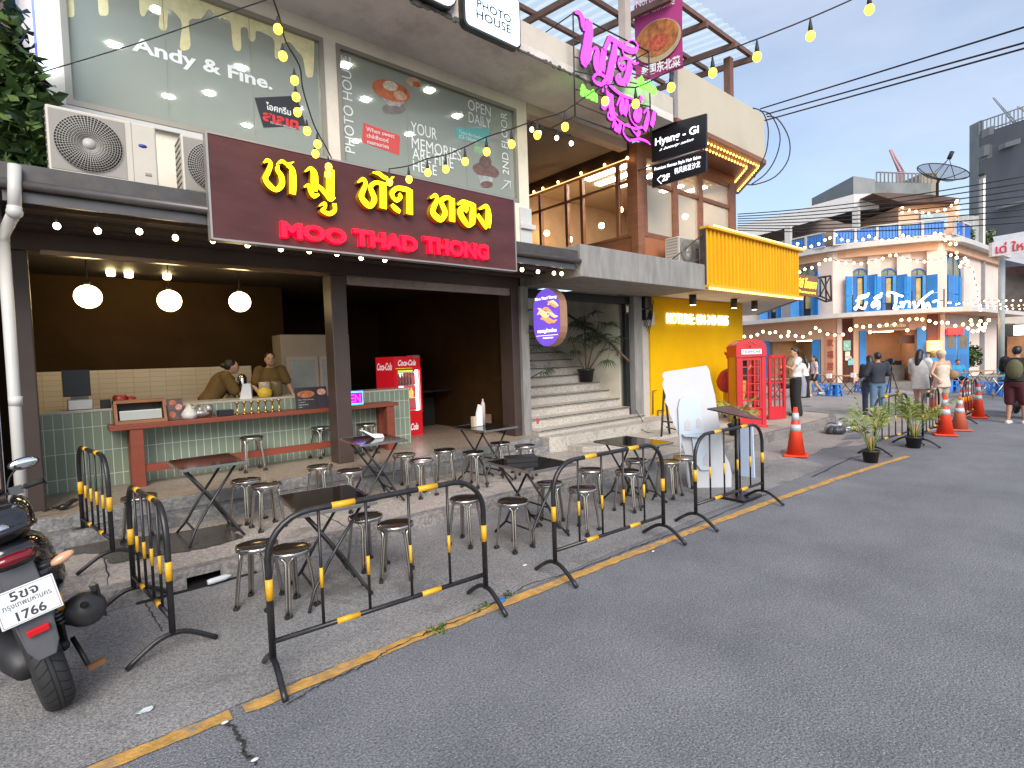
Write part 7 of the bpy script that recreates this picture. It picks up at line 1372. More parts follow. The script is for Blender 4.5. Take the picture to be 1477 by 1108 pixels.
b = MB(); b.tube(smooth([OZ(62, 737, ZF+.02), OZ(76, 733, ZF+.03), OZ(92, 731, ZF+.04), OZ(104, 723, ZF+.06), OZ(111, 721, ZF+.05)]), [.012]*6+[.02, .03, .032, .03, .03, .028, .026, .024, .022, .02, .016], 8); one('umbrella', 'black folded umbrella lying on the shop step edge behind the motorbike', 'umbrella', b, M_blkt)
b = MB(); b.tube(smooth([OZ(46, 711, ZF+.03), OZ(56, 708, ZF+.04), OZ(70, 710, ZF+.02)]), .022, 7); one('black_strap', 'short black strap lying at the foot of the green tiles', 'strap', b, M_blkt)
# ------------------------------------------------------------------ scooter at the left edge
def loft(b, rings, seg=20, p=2.6):
    """rings: (centre, half width, half height) across y; superellipse sections"""
    vs = []; n = len(rings)
    for c, hw, hh in rings:
        for k in range(seg):
            q = 2*PI*k/seg; ca, sa = math.cos(q), math.sin(q)
            vs.append((c[0]+hw*math.copysign(abs(ca)**(2/p), ca), c[1], c[2]+hh*math.copysign(abs(sa)**(2/p), sa)))
    fs = [(i*seg+k, i*seg+(k+1) % seg, (i+1)*seg+(k+1) % seg, (i+1)*seg+k) for i in range(n-1) for k in range(seg)]
    fs += [tuple(range(seg-1, -1, -1)), tuple((n-1)*seg+k for k in range(seg))]
    return b.add(vs, fs, True)
M_gloss = mat('scooter_black_gloss', (.012, .013, .016), .12, var=.05, coat=.6); M_matt = mat('scooter_black_matt', (.020, .020, .022), .5, var=.15, scale=12); M_gry = mat('mudguard_grey', (.085, .085, .095), .5, var=.12, scale=6); M_seatv = mat('seat_vinyl', (.018, .018, .019), .45, var=.1, bump=.15, bscale=120); M_tyre = mat('tyre_rubber', (.022, .022, .023), .75, var=.2, scale=9); M_groove = mat('tyre_groove', (.004, .004, .004), .9, var=0); M_chr = mat('chrome', (.6, .6, .6), .12, metal=1, var=0)
def scooter(T, bodyc, full=True):
    wheels = (0, 1.29)
    for wy in wheels:
        R, hw = .285, (.068 if wy == 0 else .055)
        b = MB(); prof = []
        for i in range(13): a = -PI/2+PI*i/12; prof.append((R-.062+.062*max(0, math.cos(a))**.75, hw*math.sin(a)))
        b.lathe([(r, h) for r, h in prof], (0, wy, R), 56, 'x')
        b.m = 1
        for k in range(30):
            q = 2*PI*k/30
            for s in (-1, 1):
                pts = []
                for j in range(5):
                    t = j/4; h = s*hw*(.12+.80*t); r = R-.062+.062*max(0, math.cos(math.asin(min(1, abs(h)/hw))))**.75+.0008; qq = q+(.5 if s > 0 else .5+PI/30)*0+.16*t+(PI/30 if s > 0 else 0)
                    pts.append(Vector((h, wy+r*math.cos(qq), R+r*math.sin(qq))))
                d = Vector((0, .003, 0)); tv = []
                for pnt in pts: rad = Vector((0, pnt.y-wy, pnt.z-R)).normalized(); tg = Vector((0, -rad.z, rad.y))*.0034; tv += [pnt-tg, pnt+tg]
                b.add(tv, [(2*j, 2*j+1, 2*j+3, 2*j+2) for j in range(4)])
        for s in (-.010, .010):
            n = 60; tv = []
            for k in range(n): q = 2*PI*k/n; r = R+.0006; tv += [(s-.0022, wy+r*math.cos(q), R+r*math.sin(q)), (s+.0022, wy+r*math.cos(q), R+r*math.sin(q))]
            b.add(tv, [(2*k, 2*k+1, (2*k+3) % (2*n), (2*k+2) % (2*n)) for k in range(n)])
        w_ = b.build('wheel', [M_tyre, M_groove], T, fix=False)
        b = MB(); b.lathe([(.05, -.05), (.18, -.045), (.225, -.05), (.225, .05), (.18, .045), (.05, .05)], (0, wy, R), 24, 'x'); b.build('rim', M_matt, w_)
    # body panels
    b = MB(); loft(b, [((0, -.34, .98), .06, .03), ((0, -.29, .95), .115, .07), ((0, -.17, .90), .165, .115), ((0, .05, .82), .195, .175), ((0, .3, .72), .185, .19), ((0, .55, .62), .15, .16), ((0, .72, .55), .12, .15)]); b.build('rear_cowl', bodyc, T)
    b = MB(); loft(b, [((0, -.30, 1.05), .05, .02), ((0, -.16, 1.045), .10, .035), ((0, .08, 1.0), .135, .055), ((0, .35, .88), .145, .06), ((0, .58, .775), .12, .05), ((0, .70, .76), .07, .03)]); b.build('seat', M_seatv, T)
    b = MB(); loft(b, [((0, -.33, 1.09), .085, .04), ((0, -.26, 1.11), .135, .075), ((0, -.05, 1.125), .155, .085), ((0, .15, 1.10), .13, .07), ((0, .26, 1.06), .08, .04)]); b.build('rear_cover', bodyc, T)
    b = MB(); b.tube(smooth([(-.10, .02, 1.02), (-.13, -.16, 1.06), (-.10, -.31, 1.085), (0, -.36, 1.09), (.10, -.31, 1.085), (.13, -.16, 1.06), (.10, .02, 1.02)], 3), .017, 8); b.build('grab_rail', bodyc, T)
    b = MB(); loft(b, [((0, .70, .30), .16, .04), ((0, .95, .30), .17, .045), ((0, 1.12, .36), .17, .06)]); b.build('floorboard', M_matt, T)
    b = MB(); loft(b, [((0, 1.06, .62), .17, .28), ((0, 1.14, .66), .20, .30), ((0, 1.24, .68), .17, .26), ((0, 1.34, .66), .09, .18)]); b.build('leg_shield', bodyc, T)
    b = MB(); loft(b, [((0, 1.02, .98), .08, .05), ((0, 1.10, 1.0), .16, .08), ((0, 1.2, .97), .14, .09), ((0, 1.28, .93), .07, .05)]); b.build('handlebar_cowl', bodyc, T)
    for s in (-1, 1):
        b = MB(); b.tube([(s*.12, 1.08, 1.0), (s*.24, 1.04, 1.03), (s*.34, .99, 1.045)], .011, 8); b.m = 1; b.tube([(s*.25, 1.036, 1.032), (s*.345, .988, 1.046)], .0185, 10); b.lathe([(.024, 0), (.024, .006)], (s*.35, .986, 1.04), 10, 'x'); b.build('handlebar', [M_matt, mat('grip_rubber', (.015, .015, .015), .8, var=.2, scale=60)], T)
        b = MB(); b.tube(smooth([(s*.18, 1.10, 1.01), (s*.25, 1.13, 1.02), (s*.33, 1.08, 1.03), (s*.355, 1.06, 1.03)], 3), .006, 6); b.cbox((s*.205, 1.06, 1.02), (.07, .055, .05)); b.build('brake_lever', M_gry, T)
        b = MB(); b.tube(smooth([(s*.17, 1.12, 1.03), (s*.20, 1.13, 1.10), (s*.25, 1.12, 1.155)], 3), .006, 6); mm = b.build('mirror_arm', M_matt, T)
        b = MB(); b.ball((s*.29, 1.115, 1.175), (.085, .022, .042), 16, 10); hh = b.build('mirror', M_matt, T); b = MB(); b.ball((s*.29, 1.098, 1.175), (.076, .009, .035), 16, 8); b.build('mirror_glass', mat('mirror_silver', (.85, .87, .9), .03, metal=1, var=0), hh)
    b = MB(); loft(b, [((0, -.30, .86), .07, .09), ((0, -.15, .80), .11, .13), ((0, .08, .68), .12, .14), ((0, .35, .55), .12, .14)]); b.build('under_tail', M_matt, T)
    b = MB(); loft(b, [((0, -.24, .80), .13, .09), ((0, -.14, .77), .185, .13), ((0, .08, .70), .215, .17), ((0, .36, .62), .20, .18), ((0, .55, .58), .15, .15)]); b.build('side_panel', bodyc, T)
    # tail: light, indicators, plate, mudguard
    b = MB(); loft(b, [((0, -.375, .955), .06, .018), ((0, -.345, .955), .085, .026), ((0, -.30, .955), .09, .03)]); b.build('tail_light', mat('tail_red', (.16, .004, .008), .15, var=.1, coat=.5), T)
    for s in (-1, 1):
        b = MB(); b.tube([(s*.07, -.26, .845), (s*.13, -.28, .85)], .016, 8); b.build('indicator_stalk', M_matt, T)
        b = MB(); b.ball((s*.175, -.285, .855), (.055, .028, .024), 14, 8, Matrix.Rotation(-s*.25, 3, 'Y')); b.build('indicator', mat('indicator_amber', (.62, .34, .20), .2, var=.15, coat=.4), T)
    b = MB(); b.prism([(-.07, -.30, .91), (.07, -.30, .91), (.078, -.33, .70), (.062, -.35, .49), (.035, -.36, .43), (-.035, -.36, .43), (-.062, -.35, .49), (-.078, -.33, .70)], (0, .012, 0)); b.build('mudguard', M_gry, T, bevel=.006)
    b = MB(); b.box((-.042, -.372, .565), (.042, -.352, .597)); b.build('reflector', mat('reflector_red', (.55, .01, .015), .2, var=.05), T, bevel=.004)
    if full:
        pb = MB(); pb.T = Matrix.Translation((0, -.362, .735)) @ Matrix.Rotation(-.16, 4, 'X'); pb.box((-.115, -.004, -.085), (.115, 0, .085)); pl = pb.build('number_plate', mat('plate_white', (.72, .74, .74), .4, var=.05, scale=30), T, bevel=.01)
        pl.modifiers['bevel'].width = .0035; M_ink = mat('plate_ink', (.045, .045, .05), .5, var=.2, scale=60)
        q = lambda x, z: pb.T @ Vector((x, -.0048, z)); X = Vector((1, 0, 0)); Zv = (pb.T.to_3x3() @ Vector((0, 0, 1)))
        letter('5ขจ', q(-.055, .028), X*.105, Zv*.044, M_ink, pl, bold=.015, depth=.0006); letter('กรุงเทพมหานคร', q(-.09, -.012), X*.18, Zv*.030, M_ink, pl, depth=.0006); letter('1766', q(-.055, -.070), X*.11, Zv*.046, M_ink, pl, bold=.02, depth=.0006)
        b = MB(); b.T = pb.T; t = .0016
        b.box((-.108, -.0050, .0775), (.108, -.0042, .0775+t)).box((-.108, -.0050, -.0775-t), (.108, -.0042, -.0775)).box((-.108, -.005, -.0775), (-.108+t, -.0042, .0775)).box((.108-t, -.005, -.0775), (.108, -.0042, .0775)); b.build('plate_border', M_ink, pl)
    # exhaust, shock, engine, stand, peg
    b = MB(); b.tube([(.165, .42, .34), (.185, .25, .37), (.205, .12, .41), (.215, -.02, .455), (.215, -.16, .50), (.215, -.20, .512)], [.035, .07, .082, .092, .09, .066], 18); b.m = 1; b.tube([(.205, -.19, .54), (.205, -.225, .55)], [.018, .018], 10); e = b.build('exhaust', [M_matt, M_groove], T)
    b = MB(); b.prism([(.285, -.17, .42), (.312, -.10, .38), (.312, .12, .34), (.30, .14, .52), (.305, -.02, .58), (.29, -.19, .62)], (-.014, 0, 0)); b.build('heat_shield', M_gloss, e, bevel=.005)
    b = MB(); b.tube([(.105, -.02, .34), (.115, -.13, .62)], .012, 8); b.m = 1
    b.tube([(.112+.02*math.cos(t*1.1), -.06-.055*t/30+.02*math.sin(t*1.1), .44+.14*t/30) for t in range(31)], .005, 5); b.m = 2; b.tube([(.122, -.13, .55), (.126, -.16, .64)], .017, 10); b.build('shock_absorber', [M_matt, M_gry, mat('shock_orange', (.62, .32, .06), .4, var=.1)], T)
    b = MB(); loft(b, [((-.06, -.06, .30), .07, .06), ((-.08, .15, .32), .09, .11), ((-.06, .45, .34), .10, .12)]); b.tube([(.09, -.01, .30), (.10, .4, .33)], .03, 8); b.build('engine', M_matt, T)
    b = MB(); b.tube([(.14, .05, .30), (.15, -.02, .22), (.155, -.07, .155)], .013, 7); b.m = 1; b.box((.145, -.10, .135), (.225, -.065, .165)); b.build('foot_peg', [M_matt, mat('rusty_peg', (.16, .075, .03), .7, var=.2)], T)
    b = MB(); b.tube([(-.13, .5, .26), (-.25, .45, .02)], .013, 7); b.build('side_stand', M_matt, T)
    b = MB(); b.lathe([(.0, .0), (.030, .0), (.030, .006), (.018, .01), (0, .01)], (.0, 0, 0), 16); o = b.build('fuel_cap_lock', M_chr, T)
    for v in o.data.vertices: v.co = Matrix.Translation((.0, -.345, 1.10)) @ Matrix.Rotation(1.35, 4, 'X') @ v.co
SCT = thing('motorbike', 'black scooter with white number plate parked at the left edge, seen from behind', 'motorbike')
scooter(SCT, M_gloss)
SCT.rotation_mode = 'XYZ'; SCT.matrix_world = Matrix.Translation((-.065, 3.83, .0)) @ Matrix.Rotation(R_(9), 4, 'Z') @ Matrix.Rotation(R_(-11), 4, 'Y')
SC2 = thing('motorbike', 'red scooter entering at the right edge of the picture with its rider beside it', 'motorbike')
scooter(SC2, mat('scooter_red', (.42, .01, .02), .2, var=.05, coat=.5), False)
SC2.matrix_world = Matrix.Translation(G(1484, 12.6, 0)) @ Matrix.Rotation(R_(-75), 4, 'Z')
# ------------------------------------------------------------------ people
def trunk(b, rings, f=lambda p: p, seg=20):
    vs = []; n = len(rings)
    for z, hw, hd_, y in rings:
        for k in range(seg): q = 2*PI*k/seg; vs.append(f(Vector((hw*math.copysign(abs(math.cos(q))**.85, math.cos(q)), y+hd_*math.copysign(abs(math.sin(q))**.85, math.sin(q)), z))))
    return b.add(vs, [(i*seg+k, i*seg+(k+1) % seg, (i+1)*seg+(k+1) % seg, (i+1)*seg+k) for i in range(n-1) for k in range(seg)]+[tuple(range(seg-1, -1, -1)), tuple((n-1)*seg+k for k in range(seg))], True)
SK = {'light': mat('skin_light', (.52, .31, .21), .55, var=.05), 'mid': mat('skin_mid', (.40, .22, .14), .55, var=.05)}
M_hair = mat('hair_black', (.012, .010, .009), .45, var=.2, scale=40, stretch=(3, 3, 1)); M_eye = mat('eye_dark', (.01, .008, .008), .3, var=0); M_lip = mat('lip', (.35, .12, .10), .5, var=0)
def cl(n, c, **k): return mat('cloth_'+n, c, .85, var=.15, scale=14, bump=.25, bscale=22, **k)
def rem(o, vox, it=3):
    m = o.modifiers.new('remesh', 'REMESH'); m.mode = 'VOXEL'; m.voxel_size = vox; m.use_smooth_shade = True
    s = o.modifiers.new('smooth', 'SMOOTH'); s.iterations = it; s.factor = .5; return o
def limb(b, pts, rad): b.tube(pts, rad, 10); [b.ball(p, r, 10, 6) for p, r in zip(pts, rad)]
def person(lab, pos, face, H=1.65, skin='light', arms=None, legs=None, top=None, bottom=None, hair='short', hat=None, shoe=None, lean=0, fem=False, sit=0, group=None, vox=.013, headturn=0, extra=None, eyes=True):
    """local frame: x right, y forward, z up; face = world direction the person looks in"""
    T = thing('person', lab, 'person', (0, 0, 0), group); k = H/1.70; f = Vector((face[0], face[1], 0)).normalized(); r_ = Vector((f.y, -f.x, 0))
    V = lambda x, y, z: Vector((x, y, z)); hipz = .90-sit; sw = .165 if fem else .195
    L_ = Matrix.Translation((0, 0, hipz)) @ Matrix.Rotation(-lean, 4, 'X') @ Matrix.Translation((0, 0, -hipz)); up = lambda p: L_ @ p
    sh = [up(V(s*sw, 0, 1.40-sit)) for s in (-1, 1)]; hips = [V(s*.09, 0, hipz) for s in (-1, 1)]
    arms = arms or [((-.05, -.02, -.28), (-.04, .06, -.53)), ((.05, -.02, -.28), (.04, .06, -.53))]; legs = legs or [((-.01, .02, -.42), (-.02, -.02, -.83)), ((.01, .0, -.42), (.02, -.04, -.83))]
    el = [sh[i]+V(*arms[i][0]) for i in (0, 1)]; wr = [sh[i]+V(*arms[i][1]) for i in (0, 1)]; kn = [hips[i]+V(*legs[i][0]) for i in (0, 1)]; an = [hips[i]+V(*legs[i][1]) for i in (0, 1)]
    neck, hd = up(V(0, -.01, 1.45-sit)), up(V(0, .02, 1.585-sit)); th = .9 if fem else 1
    # body: one continuous skin
    b = MB(); Rh = Matrix.Rotation(headturn, 3, 'Z')
    b.ball(hd, (.076, .096, .113), 16, 12, Rh); b.ball(hd+Rh @ V(0, .035, -.055), (.052, .055, .055), 12, 8, Rh); b.ball(hd+Rh @ V(0, .098, -.015), (.013, .018, .022), 8, 6); [b.ball(hd+Rh @ V(s*.078, -.005, -.005), (.012, .022, .03), 8, 6) for s in (-1, 1)]
    limb(b, [up(V(0, -.02, 1.40-sit)), neck, hd+V(0, -.01, -.06)], [.06, .052, .05])
    chest = up(V(0, 0, 1.27-sit)); waist = up(V(0, 0, 1.08-sit)); trunk(b, [(hipz-.07, .13, .09, -.01), (hipz+.02, .158, .11, -.01), (hipz+.10, .148, .105, -.005)], lambda p: p); trunk(b, [(.98-sit, .142, .10, -.005), (1.08-sit, .125*th, .092, 0), (1.20-sit, sw*.80, .105, .005), (1.30-sit, sw*.90, .108, 0), (1.38-sit, sw*.93, .085, -.01), (1.43-sit, sw*.62, .06, -.012), (1.46-sit, .06, .05, -.012)], up)
    for i in (0, 1):
        limb(b, [sh[i], sh[i].lerp(el[i], .5), el[i], el[i].lerp(wr[i], .4), wr[i]], [.055*th, .047*th, .038*th, .038*th, .026]); limb(b, [hips[i]+V(0, 0, -.02), hips[i].lerp(kn[i], .5), kn[i], kn[i].lerp(an[i], .35), an[i]], [.088, .074, .052, .054, .036])
        hdir = (wr[i]-el[i]).normalized(); sd_ = hdir.cross(V(0, 1, .2)).normalized(); palm = wr[i]+hdir*.05; b.ball(palm, .030, 8, 6); limb(b, [wr[i], palm], [.024, .028])
        for j in range(4): o = sd_*(j-1.5)*.018; limb(b, [palm+o+hdir*.02, palm+o+hdir*(.055, .065, .062, .05)[j], palm+o+hdir*(.08, .095, .09, .07)[j]+V(0, .012, 0)], [.0095, .009, .008])
        limb(b, [palm-sd_*.024, palm-sd_*.045+hdir*.03, palm-sd_*.048+hdir*.055], [.011, .010, .009])
        fd = V(legs[i][1][0]*.2, .1, 0); limb(b, [an[i]+V(0, -.03, -.035), an[i]+V(0, .05, -.045), an[i]+V(0, .13, -.055)], [.034, .034, .024])
    rem(b.build('body', SK[skin], T), vox)
    if eyes:
        b = MB(); [b.ball(hd+Rh @ V(s*.032, .088, .008), (.014, .008, .008), 8, 6) for s in (-1, 1)]; [b.ball(hd+Rh @ V(s*.034, .090, .030), (.020, .006, .004), 8, 5) for s in (-1, 1)]; b.m = 1; b.ball(hd+Rh @ V(0, .090, -.055), (.022, .008, .006), 8, 5); b.build('face_features', [M_eye, M_lip], T)
    if top:
        m, sl, hem, loose, strap = top; e = .016+loose; b = MB()
        hz = hem-sit; tp = [(1.30-sit, sw*.92+e*.8, .108+e, 0)]+([(1.38-sit, sw*.97+e*.5, .085+e*.8, -.01), (1.435-sit, sw*.66+e*.3, .062+e*.6, -.012), (1.452-sit, .085, .062, -.012)] if not strap else [(1.345-sit, sw*.80, .10, 0)])
        trunk(b, [(hz, .15+e*1.1, .112+e*1.1, -.005), ((hz+1.08-sit)/2, .142+e, .104+e, -.005), (1.08-sit if hz < 1.05-sit else hz+.05, .128*th+e*1.05, .096+e, 0), (1.20-sit, sw*.83+e, .106+e, .004)]+tp, up)
        if not strap:
            for i in (0, 1):
                n = max(2, int(sl*4)); P = [sh[i], sh[i].lerp(el[i], min(1, sl*2))]; rd = [.057*th+e, .048*th+e]
                if sl > .5: P.append(el[i].lerp(wr[i], (sl-.5)*2)); rd = [.057*th+e, .045+e, .036+e]
                limb(b, P, rd)
        else:
            for s in (-1, 1): limb(b, [up(V(s*.08, .08, 1.36-sit)), up(V(s*.08, 0, 1.435-sit)), up(V(s*.07, -.09, 1.36-sit))], [.012, .012, .012])
        rem(b.build('shirt' if not strap else 'camisole', m, T), vox+.001, 5)
    if bottom:
        m, kind, ln = bottom; b = MB(); trunk(b, [(hipz-.09, .14, .10, -.01), (hipz, .170, .122, -.01), (hipz+.12, .155, .112, -.005)])
        if kind == 'skirt':
            c0, c1 = V(0, 0, hipz+.06), (kn[0]+kn[1])/2; b.tube([c0, c0.lerp(c1, .5), c0.lerp(c1, ln)], [.15, .19, .21], 16)
        else:
            w_ = .03 if kind == 'wide' else .012
            for i in (0, 1):
                P = [hips[i], hips[i].lerp(kn[i], .5), kn[i], kn[i].lerp(an[i], .5), an[i]+V(0, 0, .0)]; rd = [.095+w_*.5, .08+w_, .06+w_*1.4, .056+w_*1.6, .048+w_*1.8]
                n = {1: 5, .5: 3, .3: 2}[ln]; limb(b, P[:n], rd[:n])
        rem(b.build('trousers' if ln == 1 else 'shorts', m, T), vox+.001, 5)
    b = MB()
    if hair != 'none' and hat is None: b.ball(hd+Rh @ V(0, -.014, .022), (.085, .098, .105), 16, 12, Rh)
    if hair == 'short' and hat is None: b.ball(hd+Rh @ V(0, .045, .085), (.066, .05, .035), 12, 8, Rh)
    if hair == 'long': limb(b, [hd+Rh @ V(0, -.05, .0), hd+Rh @ V(0, -.085, -.12), hd+Rh @ V(0, -.10, -.26), hd+Rh @ V(0, -.10, -.38)], [.085, .085, .075, .04])
    if hair == 'bun': b.ball(hd+Rh @ V(0, -.115, .02), .042, 10, 8)
    if b.v:
        # the hair opens over the face
        o = rem(b.build('hair', M_hair, T), vox*.9, 2); ft = hd+Rh @ V(0, .105, -.05)
        o.location += Vector((0, -.012, .008))
    if hat: b = MB(); b.ball(hd+Rh @ V(0, -.008, .045), (.094, .106, .095), 16, 10, Rh); b.lathe([(.098, -.012), (.105, 0), (.1, .02)], hd+V(0, -.004, .035), 18); rem(b.build('hat', hat, T), vox, 1)
    for i in (0, 1):
        if shoe:
            b = MB(); limb(b, [an[i]+V(0, -.045, -.04), an[i]+V(0, .05, -.045), an[i]+V(0, .14, -.05)], [.042, .044, .036]); b.box(an[i]+V(-.042, -.08, -.082), an[i]+V(.042, .175, -.066)); rem(b.build('shoe', shoe, T), vox, 1)
    if extra: extra(T, dict(hd=hd, sh=sh, el=el, wr=wr, kn=kn, an=an, V=V, up=up, hipz=hipz))
    M = Matrix(((r_.x, f.x, 0, pos[0]), (r_.y, f.y, 0, pos[1]), (0, 0, 1, pos[2]), (0, 0, 0, 1))) @ Matrix.Scale(k, 4); T.matrix_world = M; return T
A_DOWN = None; Fw = _F; Rw = _R
white = cl('white', (.66, .65, .63)); blackc = cl('black', (.014, .014, .016)); navy = cl('navy', (.025, .03, .045)); jeans = cl('jeans', (.10, .17, .26)); cream = cl('cream', (.62, .52, .42)); greyl = cl('lilac_grey', (.27, .27, .33)); brownc = cl('brown', (.13, .075, .02)); bluet = cl('blue', (.03, .26, .48)); maroon = cl('maroon', (.07, .012, .018)); whites = mat('shoe_white', (.62, .6, .55), .6, var=.08); darks = mat('shoe_dark', (.03, .03, .03), .6, var=0); pinkc = cl('pale_pink', (.58, .44, .44)); olive = cl('olive', (.10, .10, .05)); redc = cl('red', (.35, .02, .02))
g = lambda u, v, z=0: OZ(u, v, z)
def tied(T, J): b = MB(); V = J['V']; b.tube([V(-.02, -.10, J['hipz']+.10), V(.0, -.14, J['hipz']-.1), V(.02, -.15, J['hipz']-.42)], [.10, .12, .10], 10); limb(b, [V(-.14, .06, J['hipz']+.08), V(0, .12, J['hipz']+.06), V(.14, .06, J['hipz']+.08)], [.03, .035, .03]); rem(b.build('tied_jacket', greyl, T), .014, 2)
person('man in a white sleeveless shirt with folded arms beside the open phone box door', g(1148, 600, .17), -Rw+Fw*.15, 1.68, arms=[((-.05, .16, -.22), (.12, .26, -.14)), ((.05, .14, -.24), (-.12, .27, -.20))], top=(white, .18, .98, .012, False), bottom=(blackc, 'wide', 1), hair='short', shoe=darks, extra=tied)
def bag(m, s=1): 
    def fn(T, J): b = MB(); V = J['V']; b.ball(V(.16*s, .02, J['hipz']+.18), (.07, .10, .09), 12, 8); limb(b, [V(.16*s, .02, J['hipz']+.25), V(.02*s, -.12, 1.25), V(-.12*s, -.06, 1.44)], [.012, .012, .012]); b.build('shoulder_bag', m, T)
    return fn
person('woman in white top and black trousers standing far behind the phone box door', g(1161, 574), -Rw*.4+Fw, 1.52, fem=True, top=(white, .25, .92, .012, False), bottom=(blackc, 'wide', 1), hair='long', shoe=darks)
person('woman striding in a pale pink top with a black shoulder bag and white shoes', g(1175, 572), -Rw+Fw*.2, 1.55, fem=True, legs=[((-.01, .20, -.38), (-.02, .22, -.80)), ((.01, -.10, -.40), (.02, -.36, -.72))], top=(pinkc, .25, .95, .01, False), bottom=(blackc, 'short', .3), hair='long', shoe=whites, extra=bag(blackc))
person('man in a dark shirt and blue jeans seen from behind at the junction', g(1266, 602), Fw+Rw*.1, 1.66, skin='mid', arms=[((-.09, .03, -.26), (-.02, .20, -.36)), ((.09, .03, -.26), (.03, .20, -.36))], top=(navy, .55, .90, .014, False), bottom=(jeans, 'straight', 1), shoe=darks, eyes=False)
person('woman in dark top and indigo jeans close behind the man in the dark shirt', g(1254, 598), Fw+Rw*.3, 1.58, fem=True, top=(blackc, .5, .95, .008, False), bottom=(cl('indigo', (.035, .05, .10)), 'straight', 1), hair='long', shoe=darks, eyes=False)
person('woman with long dark hair in an oversized white shirt raising a hand to her face', g(1327, 602), Rw+Fw*.55, 1.70, fem=True, arms=[((-.05, .10, -.24), (.10, .20, -.02)), ((.04, .12, -.24), (-.05, .16, .06))], top=(white, .75, .72, .035, False), bottom=None, hair='long', shoe=whites, eyes=False, legs=[((-.01, .08, -.42), (-.02, .10, -.83)), ((.01, -.06, -.42), (.02, -.16, -.80))])
def crossbag(T, J): b = MB(); V = J['V']; b.ball(V(.24, -.06, J['hipz']+.20), (.10, .13, .12), 12, 8); limb(b, [V(.24, -.04, J['hipz']+.3), V(.20, -.05, 1.2), V(.17, -.02, 1.42)], [.014, .014, .014]); rem(b.build('tan_bag', cl('tan', (.30, .19, .10)), T), .014, 1)
person('woman in a cream knitted hat and cream camisole seen from behind with a tan bag', g(1358, 606), Fw-Rw*.1, 1.68, fem=True, arms=[((-.12, -.02, -.25), (-.03, -.10, -.38)), ((.07, -.02, -.27), (.10, .06, -.48))], top=(cream, 0, .80, .018, True), bottom=(cl('cream_short', (.5, .42, .34)), 'short', .3), hat=cl('beanie', (.55, .50, .36)), hair='none', shoe=whites, extra=crossbag, eyes=False)
sitl = [((-.02, .38, -.02), (-.03, .36, -.42)), ((.02, .38, -.02), (.03, .38, -.42))]
person('diner in a blue T shirt sitting at a table before the closed blue doors', g(1381, 560), -Fw-Rw*.2, 1.6, skin='mid', arms=[((-.06, .10, -.25), (.05, .28, -.28)), ((.06, .1, -.25), (-.05, .28, -.28))], legs=sitl, sit=.45, top=(bluet, .25, .95, .012, False), bottom=(blackc, 'straight', 1), shoe=darks)
person('waiter in a blue T shirt standing in front of the orange lit menu', g(1345, 573), -Fw+Rw*.3, 1.6, skin='mid', top=(bluet, .25, .9, .014, False), bottom=(blackc, 'straight', 1), hat=cl('orange_cap', (.6, .3, .05)), shoe=darks)
person('seated figure in blue with a yellow cap at the far right tables', g(1450, 566), -Fw-Rw*.4, 1.5, arms=[((-.06, .14, -.2), (.0, .3, -.15)), ((.06, .14, -.2), (.0, .3, -.15))], legs=sitl, sit=.45, top=(bluet, .25, .95, .012, False), bottom=(blackc, 'straight', 1), hat=cl('yellow_cap', (.62, .42, .05)), shoe=darks)
def pack(T, J): b = MB(); V = J['V']; b.ball(V(.04, -.17, 1.2), (.15, .11, .22), 14, 10); rem(b.build('backpack', olive, T), .016, 2)
person('rider in black shirt and maroon shorts standing beside the red scooter at the right edge', g(1464, 611), Rw*.9+Fw*.5, 1.72, skin='mid', arms=[((-.08, .14, -.22), (-.04, .34, -.20)), ((.08, .14, -.22), (.06, .36, -.22))], legs=[((-.02, .06, -.42), (-.03, .0, -.83)), ((.02, .10, -.41), (.03, .12, -.83))], lean=.12, top=(blackc, .45, .92, .025, False), bottom=(maroon, 'wide', .5), hair='short', shoe=whites, extra=pack)
person('woman in red standing behind the phone box, seen through its glazing', g(1078, 598, .17), Rw*.6-Fw, 1.62, fem=True, arms=[((-.06, .12, -.22), (.03, .24, -.05)), ((.06, .12, -.22), (-.03, .24, -.05))], top=(redc, .3, .8, .02, False), bottom=(redc, 'skirt', 1), hair='long', shoe=darks)
person('diner in a dark red top sitting behind the open phone box door', g(1128, 573), Rw*.8-Fw*.3, 1.6, skin='mid', legs=sitl, sit=.45, top=(maroon, .3, .95, .012, False), bottom=(blackc, 'straight', 1), shoe=darks)
# kitchen staff
def cap(T, J): b = MB(); b.lathe([(.06, 0), (.075, .01), (.07, .03), (.05, .04)], J['hd']+J['V'](0, -.11, .06), 12); b.build('hair_band', mat('hairband', (.6, .55, .5), .6, var=0), T)
person('cook in a brown shirt with hair in a bun bending forward behind the counter', (1.72, 8.98, ZF), (1, -.12, 0), 1.62, fem=True, skin='light', lean=.55, arms=[((-.05, .12, -.24), (.02, .30, -.33)), ((.05, .12, -.24), (.0, .30, -.34))], top=(brownc, .45, .92, .03, False), bottom=(blackc, 'straight', 1), hair='bun', shoe=darks, vox=.011)
person('cook in a brown shirt facing the counter before the grey cabinet', (2.62, 8.95, ZF), (-.15, -1, 0), 1.62, fem=True, skin='light', lean=.12, arms=[((-.10, .05, -.25), (-.12, .24, -.38)), ((.10, .05, -.25), (.04, .24, -.36))], top=(brownc, .35, .92, .02, False), bottom=(blackc, 'straight', 1), hair='bun', hat=None, shoe=darks, vox=.011)
